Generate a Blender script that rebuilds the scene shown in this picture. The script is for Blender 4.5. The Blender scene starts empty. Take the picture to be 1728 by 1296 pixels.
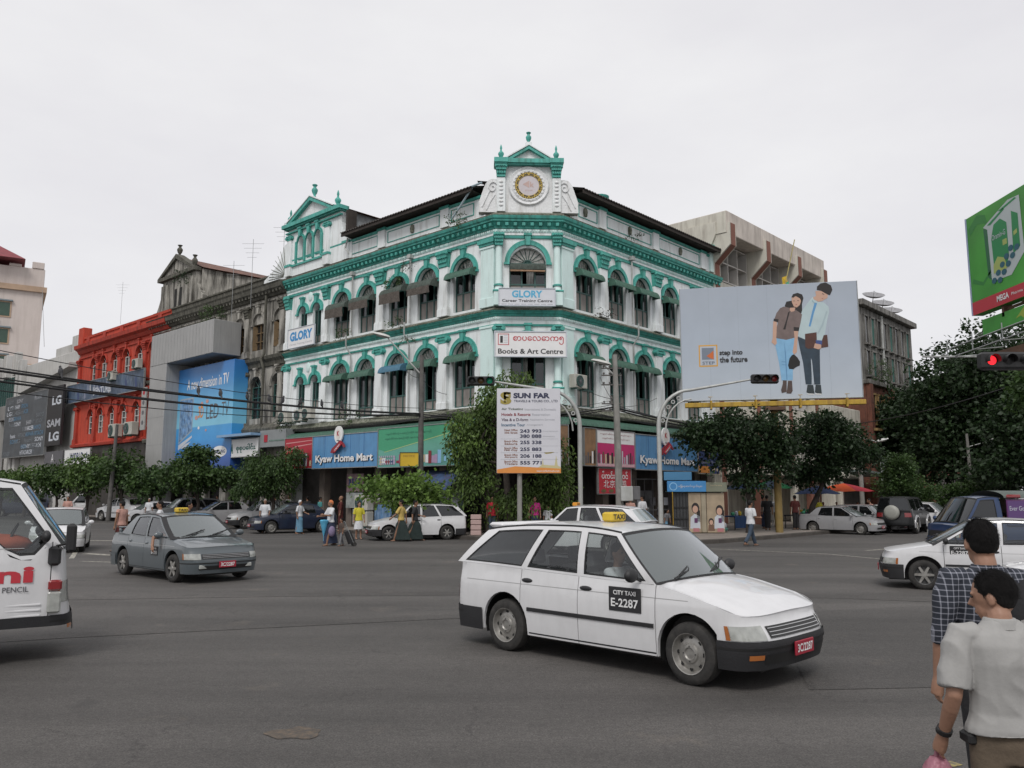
import bpy, bmesh, math, random
import numpy as np
from mathutils import Matrix, Vector, noise as mnoise
random.seed(7)
RNG = np.random.RandomState(7)
sc = bpy.context.scene
COL = sc.collection
rad = math.radians

# ---------------------------------------------------------------- camera, world, sun, exposure
cam_d = bpy.data.cameras.new('camera')
cam = bpy.data.objects.new('camera', cam_d); COL.objects.link(cam)
cam.location = (0, 0, 1.9)
cam.rotation_euler = (rad(90 + 7.636), 0, 0)
cam_d.sensor_width = 36.0
cam_d.lens = 1380 / 1728 * 36.0
cam_d.clip_start = 0.1
cam_d.clip_end = 2500
sc.camera = cam

SUN_EL, SUN_AZ = 50, 190            # high behind the camera, veiled by cloud
world = bpy.data.worlds.new('World'); sc.world = world
world.use_nodes = True
wn = world.node_tree; wn.nodes.clear()
wo = wn.nodes.new('ShaderNodeOutputWorld'); wb = wn.nodes.new('ShaderNodeBackground')
sky = wn.nodes.new('ShaderNodeTexSky'); sky.sky_type = 'NISHITA'; sky.sun_disc = False
sky.sun_elevation = rad(SUN_EL); sky.sun_rotation = rad(SUN_AZ)
tc = wn.nodes.new('ShaderNodeTexCoord')
mp = wn.nodes.new('ShaderNodeMapping'); mp.inputs['Scale'].default_value = (1.0, 1.0, 2.6)
nz = wn.nodes.new('ShaderNodeTexNoise'); nz.inputs['Scale'].default_value = 2.2; nz.inputs['Detail'].default_value = 5
nz.inputs['Roughness'].default_value = .55
rp = wn.nodes.new('ShaderNodeValToRGB')
rp.color_ramp.elements[0].position = .3; rp.color_ramp.elements[0].color = (6.75, 6.65, 6.9, 1)
rp.color_ramp.elements[1].position = .72; rp.color_ramp.elements[1].color = (7.75, 7.7, 7.75, 1)
mx = wn.nodes.new('ShaderNodeMixRGB'); mx.inputs[0].default_value = .95
wn.links.new(tc.outputs['Generated'], mp.inputs['Vector']); wn.links.new(mp.outputs[0], nz.inputs['Vector'])
wn.links.new(nz.outputs['Fac'], rp.inputs[0]); wn.links.new(sky.outputs[0], mx.inputs[1]); wn.links.new(rp.outputs[0], mx.inputs[2])
wn.links.new(mx.outputs[0], wb.inputs['Color']); wb.inputs['Strength'].default_value = .1
wn.links.new(wb.outputs[0], wo.inputs['Surface'])

sun_d = bpy.data.lights.new('sun', 'SUN'); sun = bpy.data.objects.new('sun', sun_d); COL.objects.link(sun)
sun_d.energy = 1.5; sun_d.angle = rad(20); sun_d.color = (1, .97, .93)
el, az = rad(SUN_EL), rad(SUN_AZ)
sdir = Vector((math.sin(az) * math.cos(el), math.cos(az) * math.cos(el), math.sin(el)))
sun.rotation_euler = sdir.to_track_quat('Z', 'Y').to_euler()
sc.view_settings.view_transform = 'Standard'
sc.view_settings.look = 'None'
sc.view_settings.gamma = 1
sc.view_settings.use_curve_mapping = False
sc.view_settings.exposure = 0.24

# ---------------------------------------------------------------- materials
MATS = {}
def mat(name, col, rough=.7, var=.12, scale=2.5, bump=0., bscale=30, metal=0., streak=None, samt=.4, sscale=1.2,
        sth=(.45, .7), stretch=(1, 1, .12), emis=0, coat=0, trans=0, island=0., fine=0., spec=.5):
    """procedural paint / plaster / plastic: tonal noise, optional second coat of dirt, relief"""
    if name in MATS: return MATS[name]
    m = bpy.data.materials.new(name); m.use_nodes = True
    t = m.node_tree; n = t.nodes; l = t.links
    b = n['Principled BSDF']
    c = n.new('ShaderNodeTexCoord')
    ns = n.new('ShaderNodeTexNoise'); ns.inputs['Scale'].default_value = scale; ns.inputs['Detail'].default_value = 6
    l.new(c.outputs['Object'], ns.inputs['Vector'])
    mr = n.new('ShaderNodeMapRange'); mr.inputs[1].default_value = .25; mr.inputs[2].default_value = .75
    mr.inputs[3].default_value = 1 - var; mr.inputs[4].default_value = 1 + var
    l.new(ns.outputs['Fac'], mr.inputs[0])
    vm = n.new('ShaderNodeVectorMath'); vm.operation = 'SCALE'; vm.inputs[0].default_value = tuple(col[:3])
    l.new(mr.outputs[0], vm.inputs['Scale'])
    out = vm.outputs[0]
    if fine:
        nf = n.new('ShaderNodeTexNoise'); nf.inputs['Scale'].default_value = scale * 22; nf.inputs['Detail'].default_value = 3
        l.new(c.outputs['Object'], nf.inputs['Vector'])
        m2 = n.new('ShaderNodeMapRange'); m2.inputs[1].default_value = .3; m2.inputs[2].default_value = .7
        m2.inputs[3].default_value = 1 - fine; m2.inputs[4].default_value = 1 + fine
        l.new(nf.outputs['Fac'], m2.inputs[0])
        v2 = n.new('ShaderNodeVectorMath'); v2.operation = 'SCALE'; l.new(out, v2.inputs[0]); l.new(m2.outputs[0], v2.inputs['Scale'])
        out = v2.outputs[0]
    if island:
        g = n.new('ShaderNodeNewGeometry'); m3 = n.new('ShaderNodeMapRange')
        m3.inputs[3].default_value = 1 - island; m3.inputs[4].default_value = 1 + island
        l.new(g.outputs['Random Per Island'], m3.inputs[0])
        v3 = n.new('ShaderNodeVectorMath'); v3.operation = 'SCALE'; l.new(out, v3.inputs[0]); l.new(m3.outputs[0], v3.inputs['Scale'])
        out = v3.outputs[0]
    if streak:
        mpg = n.new('ShaderNodeMapping'); mpg.inputs['Scale'].default_value = stretch
        l.new(c.outputs['Object'], mpg.inputs['Vector'])
        n2 = n.new('ShaderNodeTexNoise'); n2.inputs['Scale'].default_value = sscale * 4; n2.inputs['Detail'].default_value = 8
        n2.inputs['Roughness'].default_value = .65
        l.new(mpg.outputs[0], n2.inputs['Vector'])
        r2 = n.new('ShaderNodeMapRange'); r2.inputs[1].default_value = sth[0]; r2.inputs[2].default_value = sth[1]
        r2.inputs[3].default_value = 0; r2.inputs[4].default_value = samt
        l.new(n2.outputs['Fac'], r2.inputs[0])
        mm = n.new('ShaderNodeMixRGB'); mm.inputs[2].default_value = (*streak[:3], 1)
        l.new(r2.outputs[0], mm.inputs[0]); l.new(out, mm.inputs[1]); out = mm.outputs[0]
    l.new(out, b.inputs['Base Color'])
    b.inputs['Roughness'].default_value = rough; b.inputs['Metallic'].default_value = metal
    b.inputs['Specular IOR Level'].default_value = spec
    if coat: b.inputs['Coat Weight'].default_value = coat; b.inputs['Coat Roughness'].default_value = .04
    if bump:
        nb = n.new('ShaderNodeTexNoise'); nb.inputs['Scale'].default_value = bscale; nb.inputs['Detail'].default_value = 5
        l.new(c.outputs['Object'], nb.inputs['Vector'])
        bp = n.new('ShaderNodeBump'); bp.inputs['Strength'].default_value = bump; bp.inputs['Distance'].default_value = .02
        l.new(nb.outputs['Fac'], bp.inputs['Height']); l.new(bp.outputs[0], b.inputs['Normal'])
    if emis:
        b.inputs['Emission Color'].default_value = (*col[:3], 1); b.inputs['Emission Strength'].default_value = emis
    if trans:
        tr = n.new('ShaderNodeBsdfTranslucent'); l.new(out, tr.inputs['Color'])
        ms = n.new('ShaderNodeMixShader'); ms.inputs[0].default_value = trans
        l.new(b.outputs[0], ms.inputs[1]); l.new(tr.outputs[0], ms.inputs[2]); l.new(ms.outputs[0], n['Material Output'].inputs['Surface'])
    MATS[name] = m
    return m

def glass_mat(name, tint=(.55, .6, .58), rough=.02, clear=.6, base=(.02, .022, .024)):
    """window glass: reflects by Fresnel, otherwise lets part of the light through, tinted"""
    if name in MATS: return MATS[name]
    m = bpy.data.materials.new(name); m.use_nodes = True
    t = m.node_tree; n = t.nodes; l = t.links; n.remove(n['Principled BSDF'])
    lw = n.new('ShaderNodeLayerWeight'); lw.inputs['Blend'].default_value = .5
    pw = n.new('ShaderNodeMath'); pw.operation = 'POWER'; pw.inputs[1].default_value = 3.6; l.new(lw.outputs['Facing'], pw.inputs[0])
    fr = n.new('ShaderNodeMapRange'); fr.inputs[3].default_value = .065; fr.inputs[4].default_value = 1.0; l.new(pw.outputs[0], fr.inputs[0])
    gl = n.new('ShaderNodeBsdfGlossy'); gl.inputs['Roughness'].default_value = rough; gl.inputs['Color'].default_value = (.95, .97, 1, 1)
    tr = n.new('ShaderNodeBsdfTransparent'); tr.inputs['Color'].default_value = (*tint, 1)
    df = n.new('ShaderNodeBsdfDiffuse'); df.inputs['Color'].default_value = (*base, 1)
    a = n.new('ShaderNodeMixShader'); a.inputs[0].default_value = clear
    l.new(df.outputs[0], a.inputs[1]); l.new(tr.outputs[0], a.inputs[2])
    b = n.new('ShaderNodeMixShader'); l.new(fr.outputs[0], b.inputs[0]); l.new(a.outputs[0], b.inputs[1]); l.new(gl.outputs[0], b.inputs[2])
    l.new(b.outputs[0], n['Material Output'].inputs['Surface'])
    MATS[name] = m
    return m

# ---------------------------------------------------------------- mesh helpers
WM = {}                                 # world matrix every object was made with
class MB:
    def __init__(s): s.v = []; s.f = []; s.m = []
    def poly(s, pts, m=0):
        k = len(s.v); s.v.extend([tuple(p) for p in pts]); s.f.append(tuple(range(k, k + len(pts)))); s.m.append(m)
    def grid(s, rows, m=0, closed=False, skip=None):
        """rows: list of equal-length point lists, shared vertices"""
        k = len(s.v); w = len(rows[0])
        for r in rows: s.v.extend([tuple(p) for p in r])
        for i in range(len(rows) - 1):
            for j in range(w if closed else w - 1):
                if skip and skip(i, j): continue
                j2 = (j + 1) % w
                s.f.append((k + i * w + j, k + i * w + j2, k + (i + 1) * w + j2, k + (i + 1) * w + j)); s.m.append(m)
    def box(s, x0, x1, y0, y1, z0, z1, m=0, T=None):
        P = [(x, y, z) for z in (z0, z1) for y in (y0, y1) for x in (x0, x1)]
        if T is not None: P = [tuple(T @ Vector(p)) for p in P]
        k = len(s.v); s.v.extend(P)
        for q in ((0, 2, 3, 1), (4, 5, 7, 6), (0, 1, 5, 4), (2, 6, 7, 3), (0, 4, 6, 2), (1, 3, 7, 5)):
            s.f.append(tuple(k + i for i in q)); s.m.append(m)
    def bbox(s, x0, x1, y0, y1, z0, z1, b=.01, m=0):
        """box with chamfered vertical edges and top"""
        r = [(x0 + b, y0), (x1 - b, y0), (x1, y0 + b), (x1, y1 - b), (x1 - b, y1), (x0 + b, y1), (x0, y1 - b), (x0, y0 + b)]
        cx, cy = (x0 + x1) / 2, (y0 + y1) / 2
        fx = max(0, 1 - 2 * b / max(1e-6, x1 - x0)); fy = max(0, 1 - 2 * b / max(1e-6, y1 - y0))
        rows = [[(cx + (p[0] - cx) * fx, cy + (p[1] - cy) * fy, z0) for p in r], [(p[0], p[1], z0 + b) for p in r],
                [(p[0], p[1], z1 - b) for p in r], [(cx + (p[0] - cx) * fx, cy + (p[1] - cy) * fy, z1) for p in r]]
        k = len(s.v); s.grid(rows, m, closed=True)
        s.f.append(tuple(k + i for i in range(8))[::-1]); s.m.append(m)
        s.f.append(tuple(k + 24 + i for i in range(8))); s.m.append(m)
    def tube(s, pts, r, n=8, m=0, caps=True):
        pts = [Vector(p) for p in pts]; rs = r if isinstance(r, (list, tuple)) else [r] * len(pts)
        rows = []; up = None
        for i, p in enumerate(pts):
            d = (pts[min(i + 1, len(pts) - 1)] - pts[max(i - 1, 0)]).normalized()
            if up is None:
                up = Vector((0, 0, 1)) if abs(d.z) < .9 else Vector((1, 0, 0))
            a = d.cross(up); a.normalize(); b = a.cross(d); up = b
            rows.append([p + (a * math.cos(t) + b * math.sin(t)) * rs[i] for t in [2 * math.pi * q / n for q in range(n)]])
        k = len(s.v); s.grid(rows, m, closed=True)
        if caps:
            s.f.append(tuple(k + i for i in range(n))); s.m.append(m)
            e = k + (len(rows) - 1) * n; s.f.append(tuple(e + i for i in range(n))[::-1]); s.m.append(m)
    def lathe(s, prof, c=(0, 0, 0), n=16, m=0, T=None):
        rows = [[(c[0] + r * math.cos(2 * math.pi * q / n), c[1] + r * math.sin(2 * math.pi * q / n), c[2] + z) for q in range(n)] for r, z in prof]
        if T is not None: rows = [[tuple(T @ Vector(p)) for p in r] for r in rows]
        s.grid(rows, m, closed=True)
    def ball(s, c, r, nu=10, nv=7, m=0):
        rx, ry, rz = r if isinstance(r, (list, tuple)) else (r, r, r)
        s.grid([[(c[0] + rx * math.sin(a) * math.cos(b), c[1] + ry * math.sin(a) * math.sin(b), c[2] + rz * math.cos(a))
                 for b in [2 * math.pi * q / nu for q in range(nu)]] for a in [math.pi * i / nv for i in range(nv + 1)]], m, closed=True)
    def prism(s, pts, y0, y1, m=0):
        """outline in x,z extruded from y0 to y1"""
        k = len(s.v); n = len(pts)
        s.v.extend([(p[0], y0, p[1]) for p in pts]); s.v.extend([(p[0], y1, p[1]) for p in pts])
        s.f.append(tuple(range(k, k + n))); s.m.append(m); s.f.append(tuple(range(k + 2 * n - 1, k + n - 1, -1))); s.m.append(m)
        for i in range(n):
            j = (i + 1) % n; s.f.append((k + i, k + n + i, k + n + j, k + j)); s.m.append(m)
    def mesh(s, name, mats, smooth=None):
        me = bpy.data.meshes.new(name); me.from_pydata(s.v, [], s.f)
        for q in (mats if isinstance(mats, (list, tuple)) else [mats]): me.materials.append(q)
        if any(s.m): me.polygons.foreach_set('material_index', s.m)
        me.validate(); me.update()
        if smooth is not None:
            me.shade_smooth()
            me.set_sharp_from_angle(angle=rad(smooth))
        return me
    def build(s, name, mats, parent=None, M=None, smooth=None):
        return link(name, s.mesh(name, mats, smooth), parent, M)

def link(name, data, parent=None, M=None):
    o = bpy.data.objects.new(name, data); COL.objects.link(o)
    M = M.copy() if M is not None else Matrix.Identity(4)
    WM[o.name] = M
    if parent is not None:
        o.parent = parent; o.matrix_parent_inverse = WM[parent.name].inverted()
    o.matrix_basis = M
    return o
def Tr(x, y, z=0, rz=0): return Matrix.Translation((x, y, z)) @ Matrix.Rotation(rz, 4, 'Z')
def tag(o, label=None, cat=None, group=None, kind=None):
    if label: o['label'] = label
    if cat: o['category'] = cat
    if group: o['group'] = group
    if kind: o['kind'] = kind
    return o
def thing(name, label, cat, M, group=None):
    return tag(link(name, None, None, M), label, cat, group)
KIDS = {}
def copy_tree(o, M=None, label=None, group=None, parent=None):
    if not KIDS:
        for q in bpy.data.objects:
            if q.parent: KIDS.setdefault(q.parent.name, []).append(q)
    c = o.copy(); COL.objects.link(c)
    if parent is not None: c.parent = parent
    if M is not None: c.matrix_basis = M; WM[c.name] = M
    if label: c['label'] = label
    if group: c['group'] = group
    for ch in KIDS.get(o.name, []): copy_tree(ch, parent=c)
    return c

def text(name, body, m, parent, M, w=None, h=None, bold=0., ext=.004, align='CENTER', spacing=1.0, shear=0.):
    """flat lettering fitted into w x h, standing in local XZ, reading from -Y; M's origin is the centre (or left)"""
    cu = bpy.data.curves.new(name, 'FONT'); cu.body = body; cu.size = 1; cu.offset = bold; cu.extrude = 0
    cu.resolution_u = 3; cu.space_character = spacing; cu.shear = shear
    o = bpy.data.objects.new('tmp', cu); COL.objects.link(o)
    me = bpy.data.meshes.new_from_object(o.evaluated_get(bpy.context.evaluated_depsgraph_get()))
    bpy.data.objects.remove(o); bpy.data.curves.remove(cu)
    n = len(me.vertices)
    if n == 0: return None
    a = np.empty(n * 3, 'f'); me.vertices.foreach_get('co', a); a = a.reshape(-1, 3)
    lo, hi = a.min(0), a.max(0); sz = hi - lo
    sx = w / sz[0] if w else None; sz_ = h / sz[1] if h else None
    if sx is None: sx = sz_
    if sz_ is None: sz_ = sx
    b = np.zeros_like(a)
    b[:, 0] = (a[:, 0] - ((lo[0] + hi[0]) / 2 if align == 'CENTER' else lo[0])) * sx
    b[:, 2] = (a[:, 1] - (lo[1] + hi[1]) / 2) * sz_
    me.vertices.foreach_set('co', b.ravel()); me.update()
    me.materials.clear(); me.materials.append(m); me.name = name
    return link(name, me, parent, M)

def remesh(mb, vox, smooth_it=4, name='m', mats=None, disp=None):
    """fuse closed pieces into one continuous skin"""
    me = mb.mesh(name, []) ; o = bpy.data.objects.new('tmp', me); COL.objects.link(o)
    r = o.modifiers.new('r', 'REMESH'); r.mode = 'VOXEL'; r.voxel_size = vox
    if smooth_it:
        s_ = o.modifiers.new('s', 'SMOOTH'); s_.iterations = smooth_it; s_.factor = .5
    out = bpy.data.meshes.new_from_object(o.evaluated_get(bpy.context.evaluated_depsgraph_get()))
    bpy.data.objects.remove(o); bpy.data.meshes.remove(me)
    if disp is not None:
        n = len(out.vertices); a = np.empty(n * 3); out.vertices.foreach_get('co', a)
        nn = np.empty(n * 3); out.vertices.foreach_get('normal', nn)
        a = a.reshape(-1, 3); nn = nn.reshape(-1, 3)
        out.vertices.foreach_set('co', disp(a, nn).ravel()); out.update()
    for q in (mats if isinstance(mats, (list, tuple)) else [mats]): out.materials.append(q)
    out.shade_smooth(); out.name = name
    return out

def npmesh(name, V, F4, m, smooth=False):
    """V (n,3) float, F4 (k,4) int quads"""
    me = bpy.data.meshes.new(name); me.vertices.add(len(V)); me.vertices.foreach_set('co', np.ascontiguousarray(V, 'f').ravel())
    k = len(F4); me.loops.add(k * 4); me.loops.foreach_set('vertex_index', np.ascontiguousarray(F4, 'i').ravel())
    me.polygons.add(k); me.polygons.foreach_set('loop_start', np.arange(0, 4 * k, 4, dtype='i'))
    me.update(calc_edges=True); me.materials.append(m)
    if smooth: me.shade_smooth()
    return me

# ---------------------------------------------------------------- street grid: two facades meeting at the corner
A_ = rad(47.4)
LD = Vector((-math.sin(A_), math.cos(A_), 0)); RD = Vector((math.cos(A_), math.sin(A_), 0))
PL = Vector((-.76, 37.0, 0)); PR = Vector((2.226, 37.125, 0)); CD = (PR - PL).normalized()
def face_matrix(o, ex):
    ex = Vector(ex).normalized(); ez = Vector((0, 0, 1)); ey = ez.cross(ex)
    M = Matrix.Identity(4)
    for i in range(3): M[i][0] = ex[i]; M[i][1] = ey[i]; M[i][2] = ez[i]; M[i][3] = o[i]
    return M
ML = face_matrix(PL, -LD)      # left street front: x = -distance from corner, -y outwards
MR = face_matrix(PR, RD)       # right street front
MC = face_matrix(PL, CD)       # chamfered corner
def ab(a, b): return Vector((.677 * a - .736 * b, .736 * a + .677 * b, 0))
# ---------------------------------------------------------------- ground
def asphalt(nm='asphalt', base=(.070, .065, .061)):
    m = bpy.data.materials.new(nm); m.use_nodes = True; t = m.node_tree; n = t.nodes; l = t.links; b = n['Principled BSDF']
    c = n.new('ShaderNodeTexCoord')
    def N(sc_, det=6, ro=.6, st=None):
        x = n.new('ShaderNodeTexNoise'); x.inputs['Scale'].default_value = sc_; x.inputs['Detail'].default_value = det; x.inputs['Roughness'].default_value = ro
        if st:
            q = n.new('ShaderNodeMapping'); q.inputs['Scale'].default_value = st[0]; q.inputs['Rotation'].default_value = (0, 0, st[1]); l.new(c.outputs['Object'], q.inputs['Vector']); l.new(q.outputs[0], x.inputs['Vector'])
        else: l.new(c.outputs['Object'], x.inputs['Vector'])
        return x
    def R(x, a, b_, lo, hi):
        r = n.new('ShaderNodeMapRange'); r.inputs[1].default_value = a; r.inputs[2].default_value = b_; r.inputs[3].default_value = lo; r.inputs[4].default_value = hi; l.new(x, r.inputs[0]); return r.outputs[0]
    def MUL(a, b_):
        r = n.new('ShaderNodeMath'); r.operation = 'MULTIPLY'; l.new(a, r.inputs[0]); l.new(b_, r.inputs[1]); return r.outputs[0]
    big = R(N(.16, 4).outputs['Fac'], .3, .7, .8, 1.18)
    lanes = R(N(.45, 5, .6, ((.12, 1.3, 1), rad(12))).outputs['Fac'], .35, .65, .76, 1.2)
    mid = R(N(3.2, 6, .7).outputs['Fac'], .3, .7, .9, 1.1)
    agg = R(N(60, 3, .75).outputs['Fac'], .35, .68, .52, 1.6)
    vo = n.new('ShaderNodeTexVoronoi'); vo.inputs['Scale'].default_value = 34; l.new(c.outputs['Object'], vo.inputs['Vector'])
    chips = R(vo.outputs['Distance'], .03, .10, 1.0, 0.0)
    gate = R(N(11, 2).outputs['Fac'], .52, .6, 0, 1)
    chips = MUL(chips, gate)
    f = MUL(MUL(MUL(big, lanes), MUL(mid, agg)), R(N(17, 4, .7).outputs['Fac'], .33, .67, .80, 1.22))
    v = n.new('ShaderNodeVectorMath'); v.operation = 'SCALE'; v.inputs[0].default_value = base; l.new(f, v.inputs['Scale'])
    m1 = n.new('ShaderNodeMixRGB'); m1.inputs[2].default_value = (.30, .285, .26, 1); l.new(R(chips, 0, 1, 0, .75), m1.inputs[0]); l.new(v.outputs[0], m1.inputs[1])
    # fine cracks
    vc = n.new('ShaderNodeTexVoronoi'); vc.feature = 'DISTANCE_TO_EDGE'; vc.inputs['Scale'].default_value = .33
    wv = n.new('ShaderNodeVectorMath'); wv.operation = 'ADD'; ws = n.new('ShaderNodeVectorMath'); ws.operation = 'SCALE'; ws.inputs['Scale'].default_value = .9
    l.new(N(1.6, 6, .7).outputs['Color'], ws.inputs[0]); l.new(ws.outputs[0], wv.inputs[0]); l.new(c.outputs['Object'], wv.inputs[1]); l.new(wv.outputs[0], vc.inputs['Vector'])
    ck = MUL(R(vc.outputs['Distance'], 0, .005, 1, 0), R(N(.5, 2).outputs['Fac'], .5, .56, 0, 1))
    m2 = n.new('ShaderNodeMixRGB'); m2.inputs[2].default_value = (.022, .02, .019, 1); l.new(R(ck, 0, 1, 0, .75), m2.inputs[0]); l.new(m1.outputs[0], m2.inputs[1])
    # oil drips
    oil = R(N(1.1, 3, .5).outputs['Fac'], .66, .74, 0, .45)
    m3 = n.new('ShaderNodeMixRGB'); m3.inputs[2].default_value = (.03, .029, .028, 1); l.new(oil, m3.inputs[0]); l.new(m2.outputs[0], m3.inputs[1])
    # pale sandy wear
    snd = R(N(.8, 6, .65, ((1, 1, 1), 1.1)).outputs['Fac'], .62, .8, 0, .45)
    m4 = n.new('ShaderNodeMixRGB'); m4.inputs[2].default_value = (.2, .165, .13, 1); l.new(snd, m4.inputs[0]); l.new(m3.outputs[0], m4.inputs[1])
    l.new(m4.outputs[0], b.inputs['Base Color'])
    b.inputs['Roughness'].default_value = .78
    bp = n.new('ShaderNodeBump'); bp.inputs['Strength'].default_value = .5; bp.inputs['Distance'].default_value = .006; l.new(N(95, 4, .8).outputs['Fac'], bp.inputs['Height']); l.new(bp.outputs[0], b.inputs['Normal'])
    return m
M_asph = asphalt()
M_pave = mat('paving_concrete', (.24, .21, .185), .85, .25, 1.2, .4, 40, streak=(.08, .07, .06), samt=.5, stretch=(1, 1, 1), fine=.12)
M_kerb = mat('kerb_concrete', (.075, .066, .058), .85, .3, 2, .4, 30, streak=(.04, .035, .03), samt=.5, stretch=(1, 1, 1))
M_line = mat('road_paint_worn', (.42, .40, .34), .7, .2, 6, streak=(.09, .085, .08), samt=.9, sscale=2.5, sth=(.42, .6), stretch=(1, 1, 1))
M_liney = mat('yellow_road_paint_worn', (.42, .33, .10), .7, .2, 6, streak=(.09, .085, .08), samt=.9, sscale=2.5, sth=(.40, .58), stretch=(1, 1, 1))
g = MB()
xs = [-900, -300, -120, -60, -30, 0, 30, 60, 120, 300, 900]; ys = [-60, -20, 0, 20, 40, 80, 160, 400, 1400]
g.grid([[(x, y, 0) for x in xs] for y in ys])
tag(g.build('road', M_asph), 'grey worn asphalt of the wide junction and its two streets', kind='structure')

def arc(c, r, a0, a1, n): return [(c[0] + r * math.cos(a0 + (a1 - a0) * i / n), c[1] + r * math.sin(a0 + (a1 - a0) * i / n)) for i in range(n + 1)]
def pavement(name, kpts, inner, label, z=.15):
    """kerb line kpts (xy), closed by inner points; slab + kerb stones"""
    p = [Vector((*q, 0)) if len(q) == 2 else q for q in kpts]
    s = MB(); nrm = []
    for i in range(len(p)):
        d = (p[min(i + 1, len(p) - 1)] - p[max(i - 1, 0)]).normalized(); nrm.append(Vector((-d.y, d.x, 0)))
    ins = [q + n_ * .22 for q, n_ in zip(p, nrm)]
    pts = [(q.x, q.y, z) for q in ins] + [(q[0], q[1], z) for q in inner]
    s.poly(pts)
    o = tag(s.build(name, M_pave), label, kind='structure')
    # kerb stones, one by one where they are near enough to be told apart
    k = 0
    for i in range(len(p) - 1):
        L_ = (p[i + 1] - p[i]).length; m_ = max(1, int(L_ / 1.0))
        if L_ > 40: m_ = 1
        for j in range(m_):
            a, b = p[i].lerp(p[i + 1], (j + .006) / m_), p[i].lerp(p[i + 1], (j + .994) / m_)
            na, nb = nrm[i].lerp(nrm[i + 1], j / m_), nrm[i].lerp(nrm[i + 1], (j + 1) / m_)
            a2, b2 = a + na * .217, b + nb * .217; h = z + .002 + random.uniform(0, .008)
            q = MB(); c_ = .02
            top = [(a + na * c_), (b + nb * c_), b2, a2]
            q.poly([(v.x, v.y, h) for v in top]); q.poly([(a.x, a.y, -.02), (b.x, b.y, -.02), (b.x, b.y, h - c_), (a.x, a.y, h - c_)])
            q.poly([(a.x, a.y, h - c_), (b.x, b.y, h - c_), (top[1].x, top[1].y, h), (top[0].x, top[0].y, h)])
            q.poly([(a.x, a.y, -.02), (a.x, a.y, h - c_), (top[0].x, top[0].y, h), (a2.x, a2.y, h), (a2.x, a2.y, -.02)])
            q.poly([(b.x, b.y, -.02), (b.x, b.y, h - c_), (top[1].x, top[1].y, h), (b2.x, b2.y, h), (b2.x, b2.y, -.02)])
            q.build('kerb_stone', M_kerb, o); k += 1
    return o
# corner pavement: kerb at a=24.2 on the left street, b=15.7 on the right street, rounded corner
kp = [ab(24.2, 15.7 + 6 + d) for d in (120, 60, 45, 30, 20, 12, 6, 3, 0)]
kp += [ab(24.2 + 6 - 6 * math.cos(t), 15.7 + 6 - 6 * math.sin(t)) for t in [math.pi / 2 * i / 8 for i in range(1, 8)]]
kp += [ab(24.2 + 6 + d, 15.7) for d in (0, 3, 6, 12, 20, 30, 45, 60, 120)]
kp = [Vector((p.x, p.y, 0)) for p in kp]
# normal must point inwards to the block: left of the travel direction
pavement('pavement', kp, [ab(150, 150)[:2]], 'broad concrete pavement round the green and white corner building')
def strip(name, pts, w, m, label, z=.004):
    s = MB(); p = [Vector((*q, 0)) for q in pts]
    rows = []
    for i in range(len(p)):
        d = (p[min(i + 1, len(p) - 1)] - p[max(i - 1, 0)]).normalized(); n_ = Vector((-d.y, d.x, 0)) * w / 2
        rows.append([(p[i].x - n_.x, p[i].y - n_.y, z), (p[i].x + n_.x, p[i].y + n_.y, z)])
    s.grid(rows); return tag(s.build(name, m), label, kind='structure')
strip('lane_line', [(6.9, 28.9), (10.0, 26.4), (10.95, 24.1), (12.3, 21.5)], .12, M_line, 'thin worn lane line running right from the junction')
strip('lane_line', [(11.9, 28.0), (15.8, 30.9), (21, 35)], .14, M_line, 'pale lane line along the right hand street')
strip('lane_line', [(-13.0, 24.6), (-15.9, 30.6), (-19, 36)], .14, M_line, 'lane line between the cars on the left street')
strip('lane_line', [(-17.6, 34.0), (-14.4, 33.5)], .3, M_line, 'stop line across the left street')
strip('lane_line', [(-13.6, 26.6), (-11.2, 25.2)], .3, M_line, 'second stop line across the left street')
strip('lane_line', [(-12.2, 23.6), (-9.8, 22.9)], .12, M_line, 'short lane dash behind the grey blue taxi')
strip('lane_line', [(2.9, 6.0), (3.16, 6.12)], .10, M_liney, 'worn yellow paint mark by the feet of the man in white')
M_track = asphalt('asphalt_tyre_track', (.064, .059, .055))
strip('asphalt_patch', [(-9, 15.2), (-4, 15.9), (1, 16.2), (6, 15.6), (10, 14.2)], .5, M_track, 'faint dark tyre track curving across the junction', .0041)
strip('asphalt_patch', [(-12, 8.6), (-6, 11.4), (-1, 13.1), (4, 13.6)], .45, M_track, 'faint dark tyre track in front of the near van', .0046)
# repair patches in the asphalt
M_patch = asphalt('asphalt_patch', (.056, .052, .049))
def patch(pts, z, label):
    s = MB(); s.poly([(x, y, z) for x, y in pts]); tag(s.build('asphalt_patch', M_patch), label, kind='structure')
patch([(2.9, 8.3), (6.5, 8.6), (7.6, 12.3), (7.0, 14.3), (4.9, 13.7), (3.6, 11.2)], .0042, 'darker rectangular repair patch in front of the white taxi')
M_sand = mat('sandy_stain', (.12, .092, .068), .95, .3, 14, .3, 60, streak=(.06, .056, .052), samt=.9, sscale=5.0, sth=(.38, .62), stretch=(1, 1, 1), fine=.25)
def blob_patch(cx, cy, rx, ry, label):
    s = MB(); s.poly([(cx + rx * math.cos(t) * (1 + .18 * math.sin(3 * t + cx)), cy + ry * math.sin(t) * (1 + .2 * math.sin(5 * t)), .0044) for t in [2 * math.pi * i / 26 for i in range(26)]])
    tag(s.build('sand_stain', M_sand), label, kind='structure')
blob_patch(-1.73, 6.85, .22, .16, 'small pale sandy stain on the asphalt near the bottom edge')
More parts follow.
